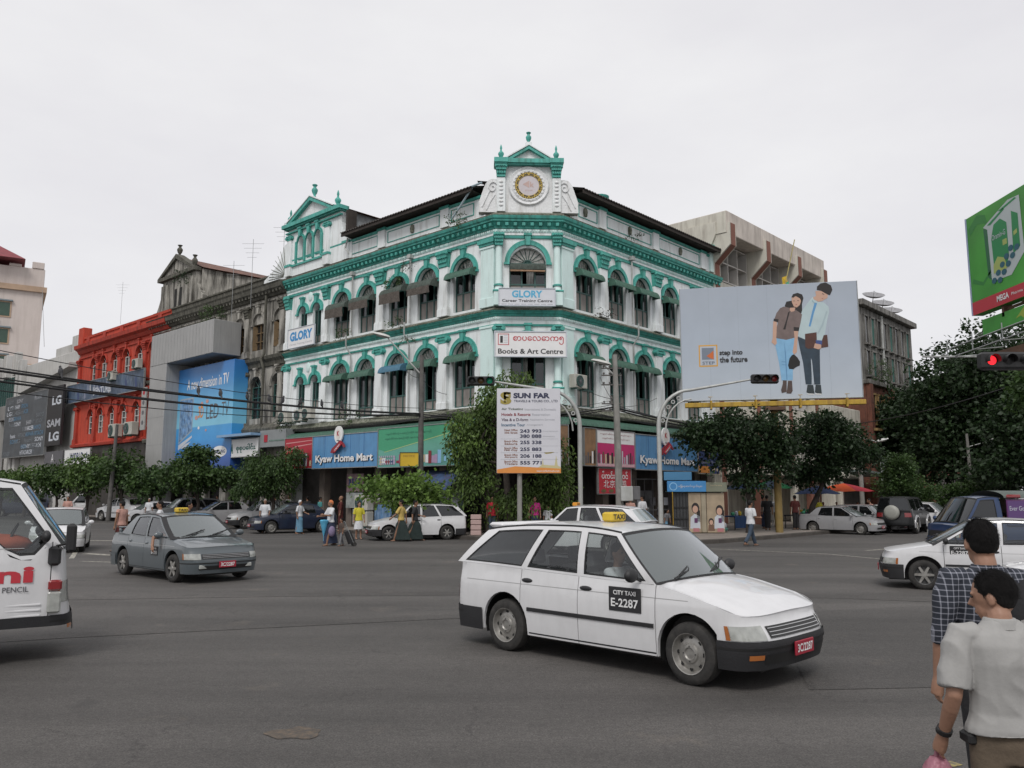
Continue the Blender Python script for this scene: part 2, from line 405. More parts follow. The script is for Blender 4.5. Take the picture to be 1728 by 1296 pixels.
# ================================================================ the green and white corner building
W_ = (.73, .765, .77)
M_wall = mat('white_plaster', W_, .8, .07, 1.1, .15, 25, streak=(.27, .255, .22), samt=.6, sscale=.9, sth=(.49, .76), fine=.04)
M_teald = mat('mossy_teal_paint', (.055, .31, .265), .6, .25, 2.5, .25, 40, streak=(.03, .06, .035), samt=.65, sscale=1.3, sth=(.48, .7), fine=.15)
M_mint = mat('pale_mint_plaster', (.62, .77, .75), .75, .06, 1.3, .12, 25, streak=(.28, .30, .26), samt=.5, sscale=1.1, sth=(.54, .8), fine=.04)
M_teal = mat('teal_paint', (.065, .34, .29), .55, .2, 2.5, .25, 40, streak=(.015, .08, .05), samt=.7, sscale=1.3, sth=(.5, .72), fine=.12)
M_moss = mat('mossy_ledge', (.20, .20, .165), .9, .3, 3, .4, 30, streak=(.05, .065, .035), samt=.85, sscale=2.4, sth=(.42, .6), stretch=(1, 1, .6))
M_dkfr = mat('dark_green_frame', (.03, .085, .075), .5, .2, 3)
M_pane = glass_mat('old_pane_glass', (.35, .4, .4), .05, .35, (.02, .025, .025))
M_fan = mat('fanlight_glass', (.36, .36, .33), .25, .35, 5, streak=(.06, .06, .055), samt=.7, sscale=2, stretch=(1, 1, 1), spec=.9)
M_panel = mat('grey_lower_panel', (.235, .215, .20), .7, .15, 3, streak=(.11, .10, .09), samt=.5)
M_curt = mat('dull_curtain', (.33, .33, .32), .9, .15, 8)
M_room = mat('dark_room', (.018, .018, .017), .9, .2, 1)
M_awn = mat('green_awning', (.045, .115, .082), .6, .25, 6, streak=(.02, .035, .028), samt=.6, sscale=3, stretch=(1, 1, .4))
M_awnb = mat('blue_awning', (.05, .14, .21), .6, .2, 6)
M_awnd = mat('weathered_awning', (.065, .085, .072), .8, .35, 6, streak=(.03, .03, .027), samt=.7, sscale=3, stretch=(1, 1, .4))
M_blind = mat('bamboo_blind', (.085, .072, .062), .9, .4, 14, .5, 60)
M_ctr = mat('brown_roll', (.33, .2, .12), .8, .2, 6)
M_tin = mat('rusty_tin_roof', (.15, .075, .055), .8, .45, 1.5, .2, 20, streak=(.06, .045, .04), samt=.7)
M_tind = mat('dark_tin_roof', (.055, .048, .043), .8, .35, 2, .2, 20)
M_tinu = mat('dark_timber_eave', (.035, .028, .024), .9, .3, 3)
M_pipe = mat('pale_pipe', (.42, .43, .42), .6, .2, 3, streak=(.1, .1, .08), samt=.6)
M_relief = mat('white_relief_plaster', (.70, .71, .715), .8, .05, 2, 1.0, 9, streak=(.3, .29, .25), samt=.6, sscale=1.2, sth=(.5, .75))
M_steel = mat('grey_steel', (.30, .31, .31), .45, .15, 3, metal=.5)

bld = thing('corner_building', 'large three storey white corner building with green trim, arched windows and clock gable', 'building', Tr(1.2, 40, .15))
LLEN, RLEN = 17.62, 15.0
PATH = [PL + LD * LLEN, PL, PR, PR + RD * RLEN]
def path_pt(path, i, off):
    def nrm(a, b):
        d = (b - a).normalized(); return Vector((d.y, -d.x, 0))     # outward = right of travel
    if i == 0: return path[0] + nrm(path[0], path[1]) * off
    if i == len(path) - 1: return path[-1] + nrm(path[-2], path[-1]) * off
    a, b = nrm(path[i - 1], path[i]), nrm(path[i], path[i + 1]); m_ = (a + b).normalized()
    return path[i] + m_ * (off / m_.dot(a))
def sweep(s, prof, path=PATH, m=0):
    rows = [[(*path_pt(path, i, o_)[:2], z) for o_, z in prof] for i in range(len(path))]
    for i in range(len(path) - 1): s.grid([rows[i], rows[i + 1]], m)
    s.poly([rows[0][k] for k in range(len(prof))], m); s.poly([rows[-1][k] for k in range(len(prof))][::-1], m)
def along(path, step, off, i):
    a, b = path_pt(path, i, off), path_pt(path, i + 1, off); n_ = int((b - a).length / step)
    d = (b - a).normalized()
    return [(a + (b - a) * ((k + .5) / n_), d) for k in range(n_)]
def blocks(s, step, o0, o1, w, z0, z1, path=PATH):
    for i in range(len(path) - 1):
        for p, d in along(path, step, (o0 + o1) / 2, i):
            n_ = Vector((d.y, -d.x, 0)); T = Matrix.Identity(4)
            for q in range(3): T[q][0] = d[q]; T[q][1] = n_[q]; T[q][3] = p[q]
            s.box(-w / 2, w / 2, -(o1 - o0) / 2, (o1 - o0) / 2, z0, z1, T=T)
def part(nm, mb, m, smooth=None, M=None, parent=None): return mb.build(nm, m, parent or bld, M, smooth)
def cornice(nm, prof, m, smooth=None):
    s = MB(); sweep(s, prof); return part(nm, s, m, smooth)
# main cornice
cornice('cornice', [(0, 14.18), (.09, 14.2), (.10, 14.28), (.24, 14.46), (.33, 14.49), (.34, 14.56), (.39, 14.61), (.42, 14.72), (.42, 14.76)], M_teald)
cornice('cornice_top', [(.422, 14.74), (.43, 14.785), (.02, 15.0)], M_moss)
s = MB(); blocks(s, .36, .11, .29, .15, 14.29, 14.44); tag(part('modillion', s, M_teald), kind='stuff')
s = MB(); blocks(s, .13, .03, .115, .07, 14.06, 14.15); tag(part('dentil', s, M_mint), kind='stuff')
cornice('frieze_band', [(0, 14.0), (.06, 14.02), (.07, 14.165), (0, 14.178)], M_mint)
cornice('string_course', [(0, 13.72), (.07, 13.74), (.09, 13.84), (0, 13.88)], M_teal)
cornice('frieze_band', [(0, 13.885), (.05, 13.89), (.05, 13.995), (0, 13.998)], M_wall)
# belt between the storeys
cornice('belt_ledge', [(.25, 10.265), (.28, 10.275), (.28, 10.32), (.02, 10.46)], M_moss)
cornice('belt_course', [(0, 10.0), (.07, 10.02), (.1, 10.1), (.17, 10.13), (.21, 10.21), (.25, 10.23), (.25, 10.27)], M_teald)
s = MB(); blocks(s, .13, .03, .10, .07, 9.9, 9.98); tag(part('dentil', s, M_mint), kind='stuff')
cornice('belt_band', [(0, 9.84), (.05, 9.86), (.05, 9.992), (0, 9.996)], M_wall)
cornice('string_course', [(0, 9.55), (.07, 9.56), (.09, 9.64), (0, 9.67)], M_teal)
# ledge above the shops
cornice('lower_ledge', [(0, 5.42), (.42, 5.46), (.46, 5.60), (.34, 5.72), (.30, 5.84), (0, 5.90)], M_moss)
# parapet
for pth_ in ([PATH[0], PATH[1] + LD * .75], [PATH[2] + RD * .75, PATH[3]]):
    s = MB(); sweep(s, [(.05, 15.9), (.12, 15.93), (.14, 16.03), (-.3, 16.06)], pth_); part('parapet_coping', s, M_teal)
    s = MB(); sweep(s, [(.05, 15.0), (.05, 15.898), (-.25, 15.9)], pth_); part('parapet', s, M_wall)

WX_L = [-2.1, -4.75, -7.05, -9.68, -11.98]; WX_R = [1.98, 4.6, 6.85, 9.6, 11.95]
PX_L = [3.42, 8.4, 13.35, 17.3]; PX_R = [3.28, 8.15, 13.25]
def arch_pts(xc, w, zs, n=14, r=None, z_up=1.0):
    r = r if r is not None else w / 2
    return [(xc - r * math.cos(math.pi * i / n), zs + r * z_up * math.sin(math.pi * i / n)) for i in range(n + 1)]
def wall(s, x0, x1, z0, z1, ops, depth=.38, n=14):
    """wall front at y=0 with round headed openings (xc, width, sill, spring) and their reveals"""
    ops = sorted(ops); cur = x0
    for xc, w, zl, zs in ops:
        a, b = xc - w / 2, xc + w / 2
        s.poly([(cur, 0, z0), (a, 0, z0), (a, 0, z1), (cur, 0, z1)]); cur = b
        if zl > z0: s.poly([(a, 0, z0), (b, 0, z0), (b, 0, zl), (a, 0, zl)])
        ap = arch_pts(xc, w, zs, n)
        for (xa, za), (xb, zb) in zip(ap, ap[1:]): s.poly([(xa, 0, za), (xb, 0, zb), (xb, 0, z1), (xa, 0, z1)])
        ring = [(a, zl)] + ap + [(b, zl)]
        for (xa, za), (xb, zb) in zip(ring, ring[1:]): s.poly([(xa, 0, za), (xa, depth, za), (xb, depth, zb), (xb, 0, zb)])
        s.poly([(a, 0, zl), (b, 0, zl), (b, depth, zl + .03), (a, depth, zl + .03)])
    s.poly([(cur, 0, z0), (x1, 0, z0), (x1, 0, z1), (cur, 0, z1)])
OW = 1.5
U = (11.98 - 1.40, 12.45)      # upper sill, spring
Lw = (5.95, 8.36)
dbl = [-14.42, -15.86]
for M, xs, x0, x1, tagn in ((ML, WX_L, -LLEN, 0, 'L'), (MR, WX_R, 0, RLEN, 'R'), (MC, [1.495], 0, (PR - PL).length, 'C')):
    o2 = [(x, OW if tagn != 'C' else 1.72, U[0], U[1]) for x in xs]; o1 = [(x, OW if tagn != 'C' else 1.6, Lw[0], Lw[1]) for x in xs]
    if tagn == 'L':
        o2 += [(x, .86, U[0], 12.55) for x in dbl]; o1 += [(x, .86, 6.75, 8.3) for x in dbl]
    s = MB(); wall(s, x0, x1, 10.02, 14.2, o2); part('wall', s, M_wall, M=M)
    s = MB(); wall(s, x0, x1, 5.45, 10.02, o1); part('wall', s, M_wall, M=M)
# ends, back and inner floors
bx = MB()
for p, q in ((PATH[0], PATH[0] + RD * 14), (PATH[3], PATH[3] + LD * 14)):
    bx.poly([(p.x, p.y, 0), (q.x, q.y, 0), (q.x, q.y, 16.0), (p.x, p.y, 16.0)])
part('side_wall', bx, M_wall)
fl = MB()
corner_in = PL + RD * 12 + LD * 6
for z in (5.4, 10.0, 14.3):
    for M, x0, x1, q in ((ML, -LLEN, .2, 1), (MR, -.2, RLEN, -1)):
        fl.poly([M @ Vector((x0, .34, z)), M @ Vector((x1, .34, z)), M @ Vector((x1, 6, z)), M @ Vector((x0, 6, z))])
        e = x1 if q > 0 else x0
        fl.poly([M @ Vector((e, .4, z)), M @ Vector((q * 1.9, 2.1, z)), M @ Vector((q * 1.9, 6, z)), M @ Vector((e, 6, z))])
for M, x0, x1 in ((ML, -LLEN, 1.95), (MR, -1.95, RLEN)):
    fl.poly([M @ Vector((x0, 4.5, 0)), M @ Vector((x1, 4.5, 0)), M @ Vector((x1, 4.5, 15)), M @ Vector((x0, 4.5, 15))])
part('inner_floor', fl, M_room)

# ---- window kit (meshes shared by all windows of a kind), origin = centre of the sill line on the wall face
def arch_trim_mesh(w, hz, t=.22, out=.1, key=True, imp=True):
    s = MB(); r = w / 2; n = 18
    ri, ro = r, r + t
    P = [(math.cos(math.pi * i / n), math.sin(math.pi * i / n)) for i in range(n + 1)]
    s.grid([[(-ri * c, 0, hz + ri * q) for c, q in P], [(-ri * c, -out, hz + ri * q) for c, q in P],
            [(-(ri + t * .45) * c, -out * 1.0, hz + (ri + t * .45) * q) for c, q in P], [(-(ri + t * .5) * c, -out * .6, hz + (ri + t * .5) * q) for c, q in P],
            [(-ro * c, -out * .75, hz + ro * q) for c, q in P], [(-ro * c, 0, hz + ro * q) for c, q in P]])
    if key:
        z0 = hz + r - .04
        s.prism([(-.10, z0), (.10, z0), (.15, z0 + .50), (-.15, z0 + .50)], -out - .08, 0)
        s.prism([(-.19, z0 + .46), (.19, z0 + .46), (.19, z0 + .56), (-.19, z0 + .56)], -out - .12, 0)
    if imp:
        for q in (-1, 1): s.box(q * r - (t + .04 if q < 0 else 0), q * r + (t + .04 if q > 0 else 0), -out - .03, 0, hz - .10, hz)
    return s.mesh('arch_trim', M_teal)
def fan_mesh(w, hz, h0, bars=9):
    """radiating bars of the fanlight, glass behind is another mesh"""
    s = MB(); r = w / 2 - .03; y = .2
    for i in range(bars + 1):
        a = math.pi * i / bars
        s.tube([(0, y, hz), (-r * math.cos(a), y, hz + r * math.sin(a))], .016, 4)
    s.tube([(-r * math.cos(math.pi * i / 16), y, hz + r * math.sin(math.pi * i / 16)) for i in range(17)], .035, 5)
    s.tube([(-.18 * math.cos(math.pi * i / 8), y, hz + .18 * math.sin(math.pi * i / 8)) for i in range(9)], .03, 5)
    return s.mesh('fanlight_bars', M_dkfr)
def fanglass_mesh(w, hz):
    s = MB(); r = w / 2; y = .24
    n = 12
    for i in range(n):
        a, b = math.pi * i / n, math.pi * (i + 1) / n; d = random.uniform(-.012, .012)
        s.poly([(0, y, hz), (-r * math.cos(a), y + d, hz + r * math.sin(a)), (-r * math.cos(b), y - d, hz + r * math.sin(b))])
    return s.mesh('fanlight_glass', M_fan)
def frame_mesh(w, z0, zs, zl):
    """frame with a lower panel zone up to zl, mullions and a transom"""
    s = MB(); r = w / 2; y0, y1 = .16, .28
    for x in (-r, -r * .36, r * .36, r - .07): s.box(x, x + .07, y0, y1, z0, zs)
    for z in (z0, zl, zs - .04): s.box(-r, r, y0 + .005, y1 + .005, z, z + .07)
    return s.mesh('frame', M_dkfr)
def panes_mesh(w, zl, zs):
    s = MB(); r = w / 2
    for a, b, t in ((-r + .07, -r * .36, .02), (r * .36 + .07, r - .07, -.015)):
        s.poly([(a, .21, zl), (b, .21 + t, zl), (b, .21 + t, zs), (a, .21, zs)])
    return s.mesh('pane', M_pane)
def curtain_mesh(w, zl, zs, a, b):
    s = MB(); n = 14; xs = [-w / 2 + w * (a + (b - a) * i / n) for i in range(n + 1)]
    s.grid([[(x, .42 + .03 * math.sin(i * 2.2), z) for i, x in enumerate(xs)] for z in (zl, zs)])
    return s.mesh('curtain', M_curt)
def panel_mesh(w, z0, zl):
    s = MB(); r = w / 2
    for a, b in ((-r + .07, -r * .36), (-r * .36 + .07, r * .36), (r * .36 + .07, r - .07)): s.box(a, b, .2, .24, z0 + .07, zl)
    return s.mesh('lower_panel', M_panel)
def awning_mesh(w, h, out, m, blind=0, blind_m=None, ribs=17, sag=0.):
    """ribbed quarter-round awning hung from z=0 downwards"""
    s = MB(); n = ribs * 4; rows = []
    for k in range(7):
        a = math.pi / 2 * k / 6; row = []
        for i in range(n + 1):
            u = i / n; rb = .018 * math.cos(2 * math.pi * ribs * u)
            o_ = (out + rb) * math.sin(a); z_ = -h * (1 - math.cos(a)) + rb * math.cos(a) - sag * u
            row.append((-w / 2 + w * u, -o_, z_))
        rows.append(row)
    s.grid(rows)
    for q in (-1, 1):        # closed cheeks
        e = 0 if q < 0 else n
        s.poly([r_[e] for r_ in rows] + [(q * w / 2, 0, -h - (sag if q > 0 else 0))])
    me = s.mesh('awning', m)
    me.shade_smooth()
    return me
def blind_mesh(w, h, out):
    s = MB(); n = 10
    s.grid([[(-w / 2 + w * i / n, -out + .02 * math.sin(i * 1.7 + j), -h * j / 3 - .05 * (i / n) * (j > 0)) for i in range(n + 1)] for j in range(4)])
    return s.mesh('hanging_blind', M_blind)
KIT = {}
def kit(key, f, *a):
    if key not in KIT: KIT[key] = f(*a)
    return KIT[key]
def window(M, x, w, z0, zs, awn=None, blind=0, curt=None, key='', zl=None, fan=True, sag=0., parent=None):
    """one arched window of the building, a part with its pieces below it"""
    T = M @ Matrix.Translation((x, 0, z0)); hz = zs - z0
    k = (round(w, 2), round(hz, 2))
    zl = (zl if zl is not None else .9)
    wi = link('window', kit(('tr', k), arch_trim_mesh, w, hz), parent or bld, T)
    link('frame', kit(('fr', k, zl), frame_mesh, w, 0, hz, zl), wi, T)
    link('pane', kit(('pa', k, zl), panes_mesh, w, zl, hz), wi, T)
    link('lower_panel', kit(('lp', k, zl), panel_mesh, w, 0, zl), wi, T)
    if fan:
        link('fanlight_bars', kit(('fb', k), fan_mesh, w, hz, 0), wi, T)
        link('fanlight_glass', kit(('fg', k), fanglass_mesh, w, hz), wi, T)
    if curt: link('curtain', kit(('cu', k, zl, curt), curtain_mesh, w, zl, hz, *curt), wi, T)
    if awn:
        m_, h_, o_ = awn
        TA = T @ Matrix.Translation((0, -.06, hz + .12))
        link('awning', kit(('aw', k, m_.name, h_, o_, sag), awning_mesh, w + .28, h_, o_, m_, 0, None, 15, sag), wi, TA)
        if blind: link('hanging_blind', kit(('bl', k, blind, o_), blind_mesh, w + .2, blind, o_ + .06), wi, TA @ Matrix.Translation((0, 0, -h_ - sag * .5)))
    return wi
# upper storey, left street
for i, x in enumerate(WX_L):
    window(ML, x, OW, U[0], U[1], (M_awnd if i else M_awn, [.42, .46, .40, .36, .42][i], [.46, .54, .5, .52, .46][i]), [0, .34, .52, .4, .5][i],
           [(.42, .66), (.5, .7), None, (.45, .66), None][i], sag=[0, .05, -.04, .06, .03][i])
for i, x in enumerate(WX_L):
    window(ML, x, OW, Lw[0], Lw[1], (M_awnb if i == 2 else M_awn, [.42, .44, .40, .42, .40][i], [.46, .5, .48, .47, .5][i]), 0,
           [(.1, .4), (.55, .8), None, (.3, .66), (.1, .5)][i], zl=.5 if i % 2 else .9)
for i, x in enumerate(WX_R):
    window(MR, x, OW, U[0], U[1], (M_awn, .42, [.46, .5, .48, .47, .45][i]), 0, [(.4, .66), (.4, .7), (.3, .5), None, (.2, .6)][i])
    window(MR, x, OW, Lw[0], Lw[1], (M_awn, .42, [.46, .5, .48, .47, .45][i]), 0, [(.1, .3), None, (.3, .6), (.1, .5), None][i], zl=.8)
window(MC, 1.495, 1.72, U[0], U[1] + .12, None, 0, (.48, .8), zl=.95)
window(MC, 1.495, 1.6, Lw[0], Lw[1], None, 0, (.2, .5), zl=.9)
# small awning with its rolled blind inside the corner window
s_ = awning_mesh(1.66, .30, .12, M_awnd, ribs=24); link('awning', s_, bld, MC @ Matrix.Translation((1.495, -.02, 12.52)))
s = MB(); s.tube([(.68, -.1, 12.17), (2.3, -.1, 12.15)], .045, 8); part('blind_roll', s, M_ctr, 60, MC)
# paired narrow windows at the left end
for z0, zs in ((U[0], 12.55), (6.75, 8.3)):
    for x in dbl: window(ML, x, .86, z0, zs, None, fan=False, zl=.5)
    s = MB(); s.lathe([(0, -.05), (.16, -.05), (.19, -.03), (.2, 0)], (0, 0, 0), 20)
    part('roundel', s, M_mint, 40, ML @ Matrix.Translation((sum(dbl) / 2, 0, zs + .92)) @ Matrix.Scale(1.5, 4, (0, 0, 1)) @ Matrix.Rotation(-math.pi / 2, 4, 'X') @ Matrix.Scale(1, 4))

# ---- pilasters, capitals, columns
def capital_mesh(w, h, d, ionic=False):
    s = MB()
    if ionic:
        s.box(-w * .62, w * .62, -d * 1.5, 0, h * .78, h)
        s.box(-w * .5, w * .5, -d * 1.15, 0, .0, h * .78)
        for q in (-1, 1): s.tube([(q * w * .60, 0, h * .5), (q * w * .60, -d * 1.6, h * .5)], h * .30, 10)
        for i in range(4): s.ball((-w * .3 + w * .2 * i, -d * 1.25, h * .5), (w * .08, .05, h * .2), 6, 4)
    else:
        s.prism([(-w * .5, 0), (w * .5, 0), (w * .62, h * .8), (-w * .62, h * .8)], -d, 0)
        s.box(-w * .72, w * .72, -d - .14, 0, h * .86, h)
        rr = random.Random(3)
        for row, (z, n, sp, o_) in enumerate(((.04, 5, .5, .02), (.3, 4, .55, .07), (.54, 5, .62, .12))):
            for i in range(n):
                x = (-1 + 2 * (i + .5) / n) * w * sp
                s.prism([(x - w * .10, h * z), (x + w * .10, h * z), (x + w * .12, h * (z + .22)), (x, h * (z + .30)), (x - w * .12, h * (z + .22))], -d - o_ - .03, -d + .02)
                s.ball((x, -d - o_ - .05, h * (z + .25)), (w * .11, .06, h * .06), 6, 4)
        for q in (-1, 1): s.ball((q * w * .62, -d - .12, h * .78), (w * .13, .09, h * .1), 8, 5)
    return s.mesh('capital', M_teal)
def pilaster_mesh(w, z0, z1, d, base):
    s = MB()
    s.bbox(-w / 2, w / 2, -d, 0, z0 + base, z1, .015)
    s.bbox(-w / 2 - .07, w / 2 + .07, -d - .07, 0, z0, z0 + base, .02)
    s.box(-w / 2 - .04, w / 2 + .04, -d - .04, 0, z0 + base, z0 + base + .07)
    return s.mesh('pilaster', M_wall)
def pier(M, x, w, z0, z1, ch, d=.17, base=.4, ionic=False, m=None, caps=True):
    me = kit(('pil', w, z0, z1, d, base, m and m.name), pilaster_mesh, w, 0, z1 - z0, d, base)
    o = link('pilaster', me, bld, M @ Matrix.Translation((x, 0, z0)))
    if caps: link('capital', kit(('cap', w, ch, d, ionic), capital_mesh, w, ch, d, ionic), o, M @ Matrix.Translation((x, 0, z1)))
    return o
for x in PX_L:
    pier(ML, -x, .60 if x < 13 else .42, 10.46, 12.93, .84); pier(ML, -x, .58 if x < 13 else .42, 5.9, 9.15, .36, base=.35, ionic=True)
for x in PX_R:
    pier(MR, x, .60, 10.46, 12.93, .84); pier(MR, x, .58, 5.9, 9.15, .36, base=.35, ionic=True)
# corner piers with their green caps
for M, x in ((ML, -.42), (MR, .42)):
    for z0, z1 in ((10.46, 13.3), (5.9, 9.5)):
        s = MB(); s.bbox(x - .42, x + .42, -.15, 0, z0 + .45, z1, .012); s.bbox(x - .46, x + .46, -.2, 0, z0, z0 + .45, .02)
        s.box(x - .46, x + .46, -.19, 0, z1 - .02, z1 + .08)
        part('corner_pier', s, M_mint, M=M)
    s = MB(); s.box(x - .48, x + .48, -.22, 0, 13.4, 13.52); s.box(x - .53, x + .53, -.28, 0, 13.52, 13.7); part('pier_cap', s, M_teal, M=M)
for x in (.14, 2.85):
    for z0, z1, ch, io in ((10.46, 13.3, .6, False), (5.9, 9.22, .32, True)):
        s = MB(); b_ = 11.2 if not io else 6.7
        s.lathe([(.2, b_), (.2, b_ + .08), (.175, b_ + .14), (.165, b_ + .3), (.15, z1)], (x, -.16, 0), 14)
        s.bbox(x - .24, x + .24, -.42, 0, z0, b_, .02)
        c = part('column', s, M_mint, 35, MC)
        s = MB(); s.bbox(x - .28, x + .28, -.45, 0, b_ - .1, b_ - .01, .02); s.lathe([(.22, b_ + .2), (.22, b_ + .27), (.17, b_ + .3)], (x, -.16, 0), 14)
        s.build('column_ring', M_teal, c, MC, 35)
        link('capital', kit(('ccap', ch, io), capital_mesh, .36, ch, .30, io), c, MC @ Matrix.Translation((x, -.02, z1)))
# parapet piers and sunk panels outlined in green
def parapet_bits(M, xs_p, spans):
    for x in xs_p:
        s = MB(); s.bbox(x - .3, x + .3, -.16, .02, 15.0, 15.95, .012); p_ = part('parapet_pier', s, M_wall, M=M)
        s = MB(); s.box(x - .34, x + .34, -.2, .02, 15.951, 16.09); s.build('pier_coping', M_teal, p_, M)
    s = MB()
    for a, b in spans:
        for (xa, xb, za, zb) in ((a, b, 15.18, 15.215), (a, b, 15.76, 15.795), (a, a + .035, 15.215, 15.76), (b - .035, b, 15.215, 15.76)):
            s.box(xa, xb, -.085, -.048, za, zb)
    tag(part('panel_outline', s, M_teal, M=M))
parapet_bits(ML, [-3.42, -8.4, -11.6], [(-3.0, -1.4), (-7.95, -3.85), (-11.2, -8.8)])
parapet_bits(MR, [3.28, 8.15, 13.25], [(1.4, 2.9), (3.7, 7.75), (8.55, 12.85)])
for M, xs_ in ((ML, [-5.9]), (MR, [1.9, 5.7, 10.7])):
    for x in xs_:
        s = MB(); s.lathe([(.0, 0), (.1, .0), (.13, .2), (.1, .36), (.05, .42), (0, .44)], (x, -.09, 15.3), 10); part('parapet_boss', s, M_moss, 40, M)
# ---- clock gable over the corner
gx = 1.55
def wall_poly(name, pts, y0, y1, m, M=MC): s = MB(); s.prism(pts, y0, y1); return part(name, s, m, M=M)
vol = [(-.80, 15.0), (-.79, 15.5), (-.68, 15.85), (-.58, 16.15), (-.48, 16.4), (-.34, 16.56), (-.15, 16.63), (.05, 16.6)]
s = MB(); s.prism(vol + [(2 * gx - p[0], p[1]) for p in vol[::-1]], -.02, .4); part('gable_wall', s, M_relief, M=MC)
s = MB(); s.prism([(.06, 16.55), (3.04, 16.55), (3.04, 17.3), (.06, 17.3)], .0, .4); part('gable_wall', s, M_relief, M=MC)
def scroll(cx, cz, sg):
    s = MB(); pts = []
    for i in range(30):
        a = i / 29 * 4.2 * math.pi / 1.6; r = .26 * (1 - i / 36)
        pts.append((cx + sg * r * math.cos(a), -.05, cz + r * 1.2 * math.sin(a)))
    s.tube(pts, .035, 5); s.tube([(cx - sg * .12, -.04, cz - .1), (cx - sg * .3, -.04, cz - .5), (cx - sg * .5, -.04, cz - .95)], .03, 5)
    s.tube([(cx + sg * .1, -.04, cz - .35), (cx - sg * .12, -.04, cz - .7), (cx - sg * .3, -.04, cz - 1.1)], .03, 5)
    part('scroll', s, M_relief, 50, MC)
scroll(-.15, 16.2, 1); scroll(2 * gx + .15, 16.2, -1)
for x in (.24, 2 * gx - .24):
    s = MB(); s.bbox(x - .2, x + .2, -.18, .42, 15.0, 16.66, .012)
    p_ = part('gable_pier', s, M_wall, M=MC)
    s = MB()
    for i in range(7): s.ball((x, -.19, 15.3 + i * .19), (.11, .04, .07), 7, 5)
    s.build('ornament', M_relief, p_, MC, 60)
    link('capital', kit(('gcap',), capital_mesh, .40, .62, .18), p_, MC @ Matrix.Translation((x, 0, 16.66)))
    s = MB(); s.box(x - .3, x + .3, -.34, .46, 17.28, 17.34); s.box(x - .33, x + .33, -.4, .5, 17.34, 17.56); s.build('pier_cap', M_teal, p_, MC)
s = MB(); s.box(.5, 2 * gx - .5, -.26, .42, 17.26, 17.34); s.box(.5, 2 * gx - .5, -.34, .44, 17.34, 17.54); part('gable_cornice', s, M_teal, M=MC)
s = MB(); s.prism([(.6, 17.53), (2 * gx - .6, 17.53), (gx, 18.1)], -.1, .35); part('pediment', s, M_relief, M=MC)
for sg in (-1, 1):
    s = MB(); a, b = (gx + sg * 1.05, 17.53), (gx, 18.2)
    s.prism([a, (a[0] - sg * .22, a[1]), (gx, 18.04), (gx, 18.2)], -.3, .4); r_ = part('pediment_moulding', s, M_teal, M=MC)
    s = MB(); s.prism([(a[0] + sg * .02, 17.56), (gx, 18.21), (gx, 18.27), (a[0] + sg * .1, 17.58)], -.34, .42); s.build('pediment_coping', M_wall, r_, MC)
s = MB(); s.bbox(gx - .14, gx + .14, -.2, .2, 18.16, 18.42, .01); part('urn_base', s, M_wall, M=MC)
def urn(M, x, y, z, h, kind, par=None):
    s = MB()
    if kind == 0: pr = [(0, 0), (.14, 0), (.1, .06), (.09, .12), (.2, .3), (.26, .5), (.24, .62), (.13, .74), (.11, .82), (.2, .92), (.23, .96), (.2, 1.0), (0, .98)]
    else: pr = [(0, 0), (.12, 0), (.12, .05), (.07, .1), (.07, .14), (.16, .26), (.21, .38), (.19, .46), (.08, .56), (.06, .66), (.085, .74), (.07, .84), (.03, .95), (0, 1.0)]
    s.lathe([(r * h * (.95 if kind == 0 else .85), q * h) for r, q in pr], (x, y, z), 14)
    return part('urn', s, M_teal, 60, M, par)
urn(MC, gx, 0, 18.42, .55, 0); urn(MC, .24, .0, 17.56, .8, 1); urn(MC, 2 * gx - .24, .0, 17.56, .8, 1)
# clock
M_gold = mat('dull_gold', (.42, .30, .06), .5, .3, 20, metal=.3)
M_black = mat('black_paint', (.012, .012, .012), .5, .2, 5)
M_dial = mat('clock_face', (.52, .48, .50), .5, .05, 4)
M_pink = mat('faded_pink', (.50, .36, .33), .7, .1, 8)
TC = MC @ Matrix.Translation((gx, -.02, 16.3)) @ Matrix.Rotation(math.pi / 2, 4, 'X')
s = MB(); s.lathe([(.92, 0), (.96, .05), (.92, .1), (.8, .06), (.76, .1), (.66, .08), (.66, 0)], (0, 0, 0), 40)
cl = part('clock', s, M_relief, 60, TC)
s = MB()
for i in range(24):
    a = 2 * math.pi * i / 24; s.ball((.71 * math.cos(a), .71 * math.sin(a), .1), (.05, .05, .03), 6, 4)
tag(s.build('clock_beading', M_relief, cl, TC), kind='stuff')
s = MB(); s.lathe([(.66, .06), (.64, .1), (.50, .1), (.49, .06)], (0, 0, 0), 40); s.build('clock_ring', M_gold, cl, TC, 50)
s = MB()
for i in range(12):
    a0, a1 = 2 * math.pi * (i + .14) / 12, 2 * math.pi * (i + .86) / 12
    s.grid([[(r * math.cos(a0 + (a1 - a0) * k / 4), r * math.sin(a0 + (a1 - a0) * k / 4), .104) for k in range(5)] for r in (.515, .57)])
s.build('clock_numeral_band', M_black, cl, TC)
s = MB()
for i in range(36):
    a = 2 * math.pi * i / 36; s.box(.59, .63, -.02, .02, .1, .108, T=Matrix.Rotation(a, 4, 'Z'))
tag(s.build('clock_stud', M_black, cl, TC), kind='stuff')
s = MB(); s.lathe([(.49, .07), (0, .075)], (0, 0, 0), 40); s.build('clock_face', M_dial, cl, TC)
TF = MC @ Matrix.Translation((gx, -.10, 16.3))
text('clock_emblem', '◄k', M_pink, cl, TF @ Matrix.Translation((-.02, 0, .06)), h=.36, bold=.03)
text('clock_lettering', 'K.H.M', M_pink, cl, TF @ Matrix.Translation((0, 0, -.24)), h=.07, w=.34)
